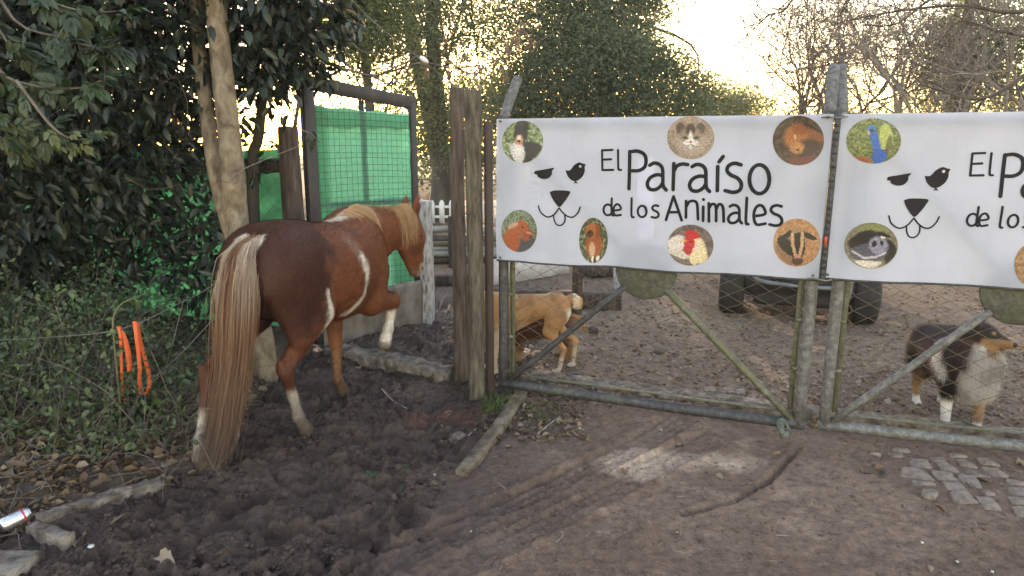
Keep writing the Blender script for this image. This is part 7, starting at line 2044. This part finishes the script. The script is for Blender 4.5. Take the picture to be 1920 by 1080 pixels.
webbing([D(222, 612, 3.67), D(232, 632, 3.64), D(240, 660, 3.63), D(244, 697, 3.63)], 0.028, (0.95, 0.1, -0.1))
webbing([D(252, 602, 3.66), D(257, 640, 3.63), D(262, 690, 3.62), D(261, 722, 3.63), D(265, 739, 3.65), D(274, 737, 3.67), D(281, 715, 3.68), D(274, 680, 3.68), D(263, 640, 3.67), D(257, 604, 3.67)], 0.021, (0.95, 0.15, 0))
# sapling under it
sg = D(240, 880, 3.45); sg[2] = hz(sg[0], sg[1])
sap = empty('sapling', 'thin greenish bent sapling stem below the orange strap', 'sapling', tuple(sg))
MB().add(*tube(spline([sg + np.array([0, 0, -0.03]), D(236, 860, 3.46), D(226, 820, 3.5), D(224, 750, 3.58), D(216, 660, 3.65), D(212, 600, 3.68), D(228, 570, 3.72), D(262, 556, 3.78)], 40) - sg, np.linspace(0.009, 0.003, 40), 7)).build('stem', pmat('green brown stem', [(0.3, (0.09, 0.085, 0.04)), (0.7, (0.19, 0.18, 0.09))], 9, 0.8, 0.2, 0.003), sap)
MB().add(*tube(spline([sg, sg + np.array([0.03, 0.02, 0.03]), sg + np.array([0.14, 0.06, 0.02]), sg + np.array([0.22, 0.1, 0.0])], 12) - sg, np.linspace(0.007, 0.003, 12), 6)).build('root', M['twig_pale'], sap)

# crushed drinks can
cg = G(30, 985); cz = hz(cg[0], cg[1])
can = empty('drinks_can', 'crushed silver drinks can with a red band lying at the left edge', 'can', (cg[0], cg[1], cz + 0.036))
can.rotation_euler = (math.radians(8), math.radians(82), math.radians(62))
r0 = 0.033
prof = [(-0.058, 0.0), (-0.054, 0.018), (-0.058, 0.024), (-0.052, 0.0285), (-0.044, r0), (-0.01, r0), (0.03, r0), (0.044, r0), (0.052, 0.029), (0.056, 0.0265), (0.058, 0.027), (0.055, 0.024), (0.054, 0.0)]
ns = 28; V = []
for (z, r) in prof:
    a = np.linspace(0, 2 * math.pi, ns, endpoint=False)
    dent = 1 - (0.10 * np.exp(-((a - 2.2) / 0.6) ** 2) * math.exp(-((z - 0.005) / 0.02) ** 2) if r > 0.03 else 0)
    V.append(np.stack([np.cos(a) * r * dent, np.sin(a) * r * dent, np.full(ns, z)], 1))
k = len(prof)
F = [[i * ns + j, i * ns + (j + 1) % ns, (i + 1) * ns + (j + 1) % ns, (i + 1) * ns + j] for i in range(k - 1) for j in range(ns)]
link('shell', mesh_from('shell', np.concatenate(V), F), M['alu'], can)
a = np.linspace(0, 2 * math.pi, ns, endpoint=False); V = []
for z in (0.026, 0.034): V.append(np.stack([np.cos(a) * (r0 + 0.0006), np.sin(a) * (r0 + 0.0006), np.full(ns, z)], 1))
link('red_band', mesh_from('red_band', np.concatenate(V), [[j, (j + 1) % ns, ns + (j + 1) % ns, ns + j] for j in range(ns)]), M['red'], can)

# rocks and rubble one can point to
def rock(name, p, size, mat, label, cat, seed, cut=0.0):
    rs = np.random.default_rng(seed)
    n1, n2 = 14, 9; V = []
    for i in range(n2):
        th = math.pi * i / (n2 - 1)
        for j in range(n1):
            ph = 2 * math.pi * j / n1
            d = np.array([math.sin(th) * math.cos(ph), math.sin(th) * math.sin(ph), math.cos(th)])
            d = np.sign(d) * np.abs(d) ** 0.7
            V.append(d)
    V = np.array(V); nse = rs.normal(0, 0.07, len(V)); nse[:n1] = nse[0]; nse[-n1:] = nse[-1]
    V = V * (1 + nse)[:, None] * np.array(size) / 2
    F = [[i * n1 + j, i * n1 + (j + 1) % n1, (i + 1) * n1 + (j + 1) % n1, (i + 1) * n1 + j][::-1] for i in range(n2 - 1) for j in range(n1)]
    o = link(name, mesh_from(name, V, F, smooth=False), mat, None, (p[0], p[1], hz(p[0], p[1]) + size[2] * 0.3))
    o.rotation_euler = (rs.normal(0, .15), rs.normal(0, .15), rs.uniform(0, 3))
    return tag(o, label, cat)
rock('brick_chunk', G(858, 812), (0.115, 0.08, 0.085), M['concrete'], 'broken pale brick chunk in the mud left of the kerb', 'rubble', 1)
rock('rock', G(1238, 664), (0.10, 0.07, 0.06), pmat('dark stone', [(0.3, (0.06, 0.05, 0.045)), (0.7, (0.12, 0.105, 0.095))], 9, 0.9, 0.4, 0.006), 'dark stone on the yard soil in the middle of the left gate leaf', 'rock', 2)
rock('rock', G(1112, 625), (0.11, 0.08, 0.06), M['wood_dark'], 'dark lump beside the diagonal brace right of the tan dog', 'rock', 3)
for k, (px, py, sx) in enumerate([(800, 700, .24)]):
    rock('stone_slab', G(px, py), (sx, 0.11, 0.06), M['concrete'], 'flat pale stone at the right end of the doorway sill', 'stone', 6 + k)
rr = np.random.default_rng(44)
spots = [(846, 640), (858, 660), (700, 600), (730, 628), (1420, 620), (1300, 600), (1650, 650), (1600, 700), (1180, 690), (1350, 655), (1120, 660), (1440, 690), (1560, 640), (1690, 700), (1260, 720), (1390, 740), (1200, 600), (1330, 690), (1580, 720), (1660, 600)]
n = 900
px = rr.uniform(930, 1960, n); py = rr.uniform(560, 800, n) ; g = np.array([G(a, b) for a, b in zip(px, py)])
keep = g[:, 1] > 4.35 - 0.37 * (g[:, 0] + 0.05) * 1.0
g = g[keep]; zz = hgt(g[:, 0], g[:, 1]); n = len(g)
pm = MB()
for i in range(n):
    s = rr.uniform(0.008, 0.028)
    pm.add(*box((g[i, 0], g[i, 1], zz[i] + s * 0.15), (s * rr.uniform(0.8, 1.8), s, s * 0.7), rz=rr.uniform(0, 3), bev=s * 0.25, jit=s * 0.12))
tag(pm.build('pebbles', M['stone']), 'small stones strewn over the yard soil', kind='stuff')

# fallen leaves: a few one can point to, and the litter
def dry_leaf(px, py, s, label, tone, kind='lobed', flat=0.25):
    g = G(px, py); z = hz(g[0], g[1]) + 0.008
    me = leaves_mesh('dry_leaf', np.zeros((1, 3)), np.array([[1.0, 0, 0]]), np.array([[0, 0, 1.0]]), s, s * 0.62, kind, np.array([tone]))
    for v in me.vertices: v.co += Vector(rng.normal(0, s * 0.05, 3) * np.array([1, 1, 1.6])) + Vector((0, 0, s * 0.5 * (v.co.y / s) ** 2))
    me.materials.append(M['dry_leaf'] if tone <= 1 else M['olive_leaf'])
    o = link('dry_leaf', me, None, None, (g[0], g[1], z)); o.rotation_euler = (rng.normal(0, flat), rng.normal(0, flat), rng.uniform(0, 6.28))
    return tag(o, label, 'leaf', 'fallen leaves')
for a in [(152, 1000, .11, 'lobed tan leaf right of the concrete corner at the left', .75), (228, 975, .075, 'brown leaf on the mud above the lobed tan leaf', .5), (295, 1036, .09, 'curled pale leaf in the mud at the bottom left', .85), (85, 968, .055, 'yellow leaf beside the crushed can', .95), (290, 742 + 128, .07, 'brown leaf on the bank below the orange strap', .6),
          (948, 838, .04, 'small cream leaf right of the concrete kerb', 1.0), (948, 858, .035, 'small tan leaf just below the cream one by the kerb', .8), (998, 785, .07, 'pale leaf right of the kerb top', .95), (1068, 792, .07, 'grey brown leaf near the forked twig', .7), (1745, 1072, .05, 'yellow leaf at the bottom edge of the picture', .9),
          (1905, 866, .085, 'pale lobed leaf at the right edge beside the cobbles', .95), (1858, 905, .08, 'brown curled leaf among the cobbles', .6), (1820, 915, .05, 'small dark leaf between two cobbles', .4), (1620, 893, .07, 'brown leaf left of the cobbles', .55), (1660, 885, .06, 'dark curled leaf just left of the largest cobble', .35), (1447, 856, .06, 'pale leaf near the foot of the gate post', .85),
          (1775, 965, .06, 'brown leaf below the cobbles', .5), (1355, 905, .05, 'tan leaf on the dry soil above the groove', .8), (1165, 882, .06, 'brown leaf on the dry sandy patch', .6), (1270, 835, .07, 'tan leaf lying under the bottom rail', .75), (672, 690, .06, 'pale leaf in front of the doorway sill', .9)]:
    dry_leaf(*a, kind='lobed' if a[2] > 0.06 else 'curl')
def litter(name, n, sampler, smin, smax, label, kind='curl', mat='dry_leaf', lift=0.006, up=0.5, tone=0.0):
    P = sampler(n); z = hgt(P[:, 0], P[:, 1]) + lift
    pos = np.stack([P[:, 0], P[:, 1], z], 1); k = len(pos)
    ax = rng.normal(size=(k, 3)) * np.array([1, 1, 0.25]); nr = rng.normal(size=(k, 3)) * up + np.array([0, 0, 1.0])
    L = rng.uniform(smin, smax, k)
    return tag(link(name, leaves_mesh(name, pos, ax, nr, L, (L * rng.uniform(0.5, 0.9, k) if kind != 'blade' else rng.uniform(0.002, 0.0035, k)), kind, np.clip(rng.beta(2, 2.6, k) + tone, 0, 1)), M[mat]), label, kind='stuff')
def samp_px(x0, x1, y0, y1, cond=None):
    """random ground points inside a part of the view, kept where cond holds"""
    def f(n):
        out = np.zeros((0, 2))
        while len(out) < n:
            m = max(64, int((n - len(out)) * 1.6))
            u, v = (rng.uniform(x0, x1, m) - 960) / FPX, (rng.uniform(y0, y1, m) - 540) / FPX
            t = CAM_H / (v * _cp + _sp)
            g = np.stack([u * t, (_cp - v * _sp) * t], 1)
            if cond is not None: g = g[cond(g)]
            out = np.concatenate([out, g])
        return out[:n]
    return f
def bank_c(g):
    sb_ = zones(g[:, 0], g[:, 1])[4]
    return (sb_ > -1.4) & (sb_ < 0.02)
def yard_c(g): return (g[:, 1] > 4.42 - 0.40 * (g[:, 0] + 0.05)) & (g[:, 1] < 11) & (g[:, 0] > -0.3)
litter('leaf_litter', 2300, samp_px(-150, 520, 700, 1010, bank_c), 0.025, 0.075, 'brown fallen leaves covering the foot of the bank')
litter('leaf_litter', 2600, samp_px(930, 2000, 500, 800, yard_c), 0.02, 0.055, 'dry leaves scattered over the yard behind the gate', tone=0.22)
litter('leaf_litter', 500, samp_px(905, 1100, 735, 830), 0.015, 0.05, 'dry scraps around the kerb and the hinge post', lift=0.004)
litter('leaf_litter', 260, samp_px(1100, 1950, 800, 1000), 0.008, 0.020, 'small dry scraps on the soil in front of the gate', lift=0.003)
litter('leaf_litter', 420, samp_px(620, 860, 560, 700), 0.012, 0.04, 'dry scraps on the mud past the doorway', lift=0.004)
litter('straw', 420, samp_px(900, 1950, 740, 1075), 0.02, 0.075, 'bits of straw on the trodden soil', 'blade', 'straw', 0.004)
litter('straw', 900, samp_px(930, 2000, 520, 800, yard_c), 0.03, 0.09, 'bits of straw on the yard soil', 'blade', 'straw', 0.005)
tw = MB()
for k in range(260):
    g = samp_px(-150, 480, 690, 1000, bank_c)(1)[0]; z = hz(*g) + 0.012
    P = limb_path((g[0], g[1], z), (rng.normal(), rng.normal(), 0.12), rng.uniform(0.08, 0.35), 5, 0.5, 0.05)
    tw.add(*tube(P, np.linspace(0.0030, 0.0012, len(P)), 4, cap=False))
tag(tw.build('twig_litter', M['twig']), 'thin dead twigs lying on the bank', kind='stuff')
# sticks one can point to
def stick(label, pts, r, mat='twig_pale'):
    P = [G(*p) for p in pts]; P = [(p[0], p[1], hz(p[0], p[1]) + r * 1.2) for p in P]; c = np.array(P[0])
    o = MB().add(*tube(spline(P, 14) - c, np.linspace(r, r * 0.6, 14), 7, wob=0.1)).build('stick', M[mat]); o.location = c
    return tag(o, label, 'stick', 'sticks on the ground')
stick('reddish stick in the mud right of the standing forehoof', [(716, 730), (738, 746), (763, 762)], 0.006)
stick('forked pale twig on the soil right of the kerb', [(1008, 818), (1028, 800), (1050, 783)], 0.006)
stick('short straw-coloured stick beside the kerb', [(974, 806), (984, 792)], 0.004)
stick('stick leaning on the brick chunk', [(878, 815), (893, 803)], 0.005)
stick('thin twig curl on the trodden soil at the bottom middle', [(1042, 1020), (1055, 1008), (1052, 1002)], 0.003)
stick('thin straw lying left of the bottom cobbles', [(1456, 1006), (1480, 1006)], 0.003)
# scraps of white plastic
for k, (px, py, lb) in enumerate([(171, 1028, 'white bottle cap in the mud at the bottom left'), (140, 885, 'white scrap on the leaf litter of the bank'), (815, 887, 'white scrap in the wettest mud'), (1729, 1017, 'white scrap below the cobbles'), (1795, 1051, 'white scrap near the bottom right corner'), (1861, 1070, 'lowest white scrap at the bottom right'), (1240, 806, 'white speck under the left gate rail'), (883 + 0, 990, 'white pebble beside the tyre track'), (1088, 805, 'white speck right of the kerb')]):
    g = G(px, py)
    s = 0.013 if k == 0 else 0.006
    o = MB().add(*tube([(0, 0, 0), (0, 0, 0.003), (0, 0, 0.006)], [s, s, s * 0.8], 10, wob=0.1 if k == 0 else 0.35)).build('white_scrap', M['white_bit']); o.location = (g[0], g[1], hz(g[0], g[1]) + 0.004)
    tag(o, lb, 'scrap', 'white scraps')
# grass by the hinge post
def tuft(px0, px1, py0, py1, n, label, L=(0.03, 0.08)):
    g = samp_px(px0, px1, py0, py1)(n); z = hgt(g[:, 0], g[:, 1])
    pos = np.stack([g[:, 0], g[:, 1], z - 0.003], 1); ln = rng.uniform(*L, n)
    tag(link('grass', leaves_mesh('grass', pos, rng.normal(0, 0.55, (n, 3)) + np.array([0, 0, 1.0]), rand_dir(n), ln, 0.0045, 'blade'), M['grass']), label, kind='stuff')
tuft(905, 975, 738, 775, 420, 'short grass at the foot of the hinge post')
tuft(985, 1050, 755, 795, 220, 'sparse grass right of the kerb', (0.015, 0.05))
tuft(845, 880, 690, 720, 60, 'a few weeds at the foot of the left tall post')
tuft(60, 200, 790, 900, 160, 'thin grass on the bank above the can', (0.05, 0.14))
tuft(380, 480, 690, 760, 120, 'weeds behind the horse tail', (0.05, 0.16))

# clods of mud and crumbs of soil: far too many to count
_ph = (1 + 5 ** 0.5) / 2
ICO_V = unit(np.array([(-1, _ph, 0), (1, _ph, 0), (-1, -_ph, 0), (1, -_ph, 0), (0, -1, _ph), (0, 1, _ph), (0, -1, -_ph), (0, 1, -_ph), (_ph, 0, -1), (_ph, 0, 1), (-_ph, 0, -1), (-_ph, 0, 1)], dtype=float))
ICO_F = np.array([(0, 11, 5), (0, 5, 1), (0, 1, 7), (0, 7, 10), (0, 10, 11), (1, 5, 9), (5, 11, 4), (11, 10, 2), (10, 7, 6), (7, 1, 8), (3, 9, 4), (3, 4, 2), (3, 2, 6), (3, 6, 8), (3, 8, 9), (4, 9, 5), (2, 4, 11), (6, 2, 10), (8, 6, 7), (9, 8, 1)])
def clods(name, P, smin, smax, label, tone, sink=0.25, pw=2.5):
    n = len(P); z = hgt(P[:, 0], P[:, 1])
    s = smin + (smax - smin) * rng.uniform(0, 1, n) ** pw
    sc = s[:, None] * rng.uniform(0.6, 1.4, (n, 3)) * np.array([1, 1, 0.65])
    V = ICO_V[None] * sc[:, None, :] * (1 + rng.normal(0, 0.22, (n, 12, 1)))
    a = rng.uniform(0, 6.28, n); ca, sa = np.cos(a)[:, None], np.sin(a)[:, None]
    V = np.stack([V[..., 0] * ca - V[..., 1] * sa, V[..., 0] * sa + V[..., 1] * ca, V[..., 2]], -1)
    V += np.stack([P[:, 0], P[:, 1], z + s * sink], 1)[:, None]
    F = (np.arange(n)[:, None, None] * 12 + ICO_F[None]).reshape(-1, 3)
    me = mesh_from(name, V.reshape(-1, 3), F, smooth=True)
    c = np.repeat(tone[None] * rng.uniform(0.7, 1.35, (n, 1)), 12, 0)
    set_col(me, np.concatenate([c, np.full((len(c), 1), 0.35)], 1))
    return tag(link(name, me, M['ground']), label, kind='stuff')
def mud_c(g):
    k = len(g)
    return (zones(g[:, 0], g[:, 1])[0] > rng.uniform(0.3, 0.9, k)) & (fbm(g[:, 0] * 2.6, g[:, 1] * 2.6, 2, 35) > rng.uniform(-0.15, 0.5, k))
clods('mud_clods', samp_px(60, 1000, 600, 1090, mud_c)(3000), 0.004, 0.018, 'clods of churned mud', np.array([0.066, 0.042, 0.033]), -0.05, 3.0)
clods('soil_crumbs', samp_px(880, 1960, 745, 1090)(1500), 0.002, 0.009, 'crumbs of soil in front of the gate', np.array([0.15, 0.098, 0.075]))
clods('soil_crumbs', samp_px(930, 2000, 520, 800, yard_c)(3500), 0.004, 0.020, 'crumbs of soil in the yard', np.array([0.19, 0.135, 0.105]))

# ------------------------------------------------------------------ thin haze volume, added to lift the dark distant trees
hz_m = bpy.data.materials.new('thin haze added to lift far trees'); hz_m.use_nodes = True
_nt = hz_m.node_tree; _nt.nodes.remove(_nt.nodes['Principled BSDF'])
_v = _nt.nodes.new('ShaderNodeVolumePrincipled')
_v.inputs['Color'].default_value = (0.9, 0.93, 0.95, 1); _v.inputs['Density'].default_value = 0.0015; _v.inputs['Anisotropy'].default_value = 0.2
_nt.links.new(_v.outputs[0], _nt.nodes['Material Output'].inputs['Volume'])
_zt = max((o.matrix_world @ Vector(c))[2] for o in COL.objects if o.type == 'MESH' for c in o.bound_box)
tag(MB().add(*box((0, 36, (_zt + 0.6 - 1.2) / 2), (200, 160, _zt + 0.6 + 1.2))).build('haze', hz_m, smooth=False), 'thin haze added to lift far trees', kind='stuff')
scene.cycles.volume_bounces = 0
scene.cycles.volume_step_rate = 5
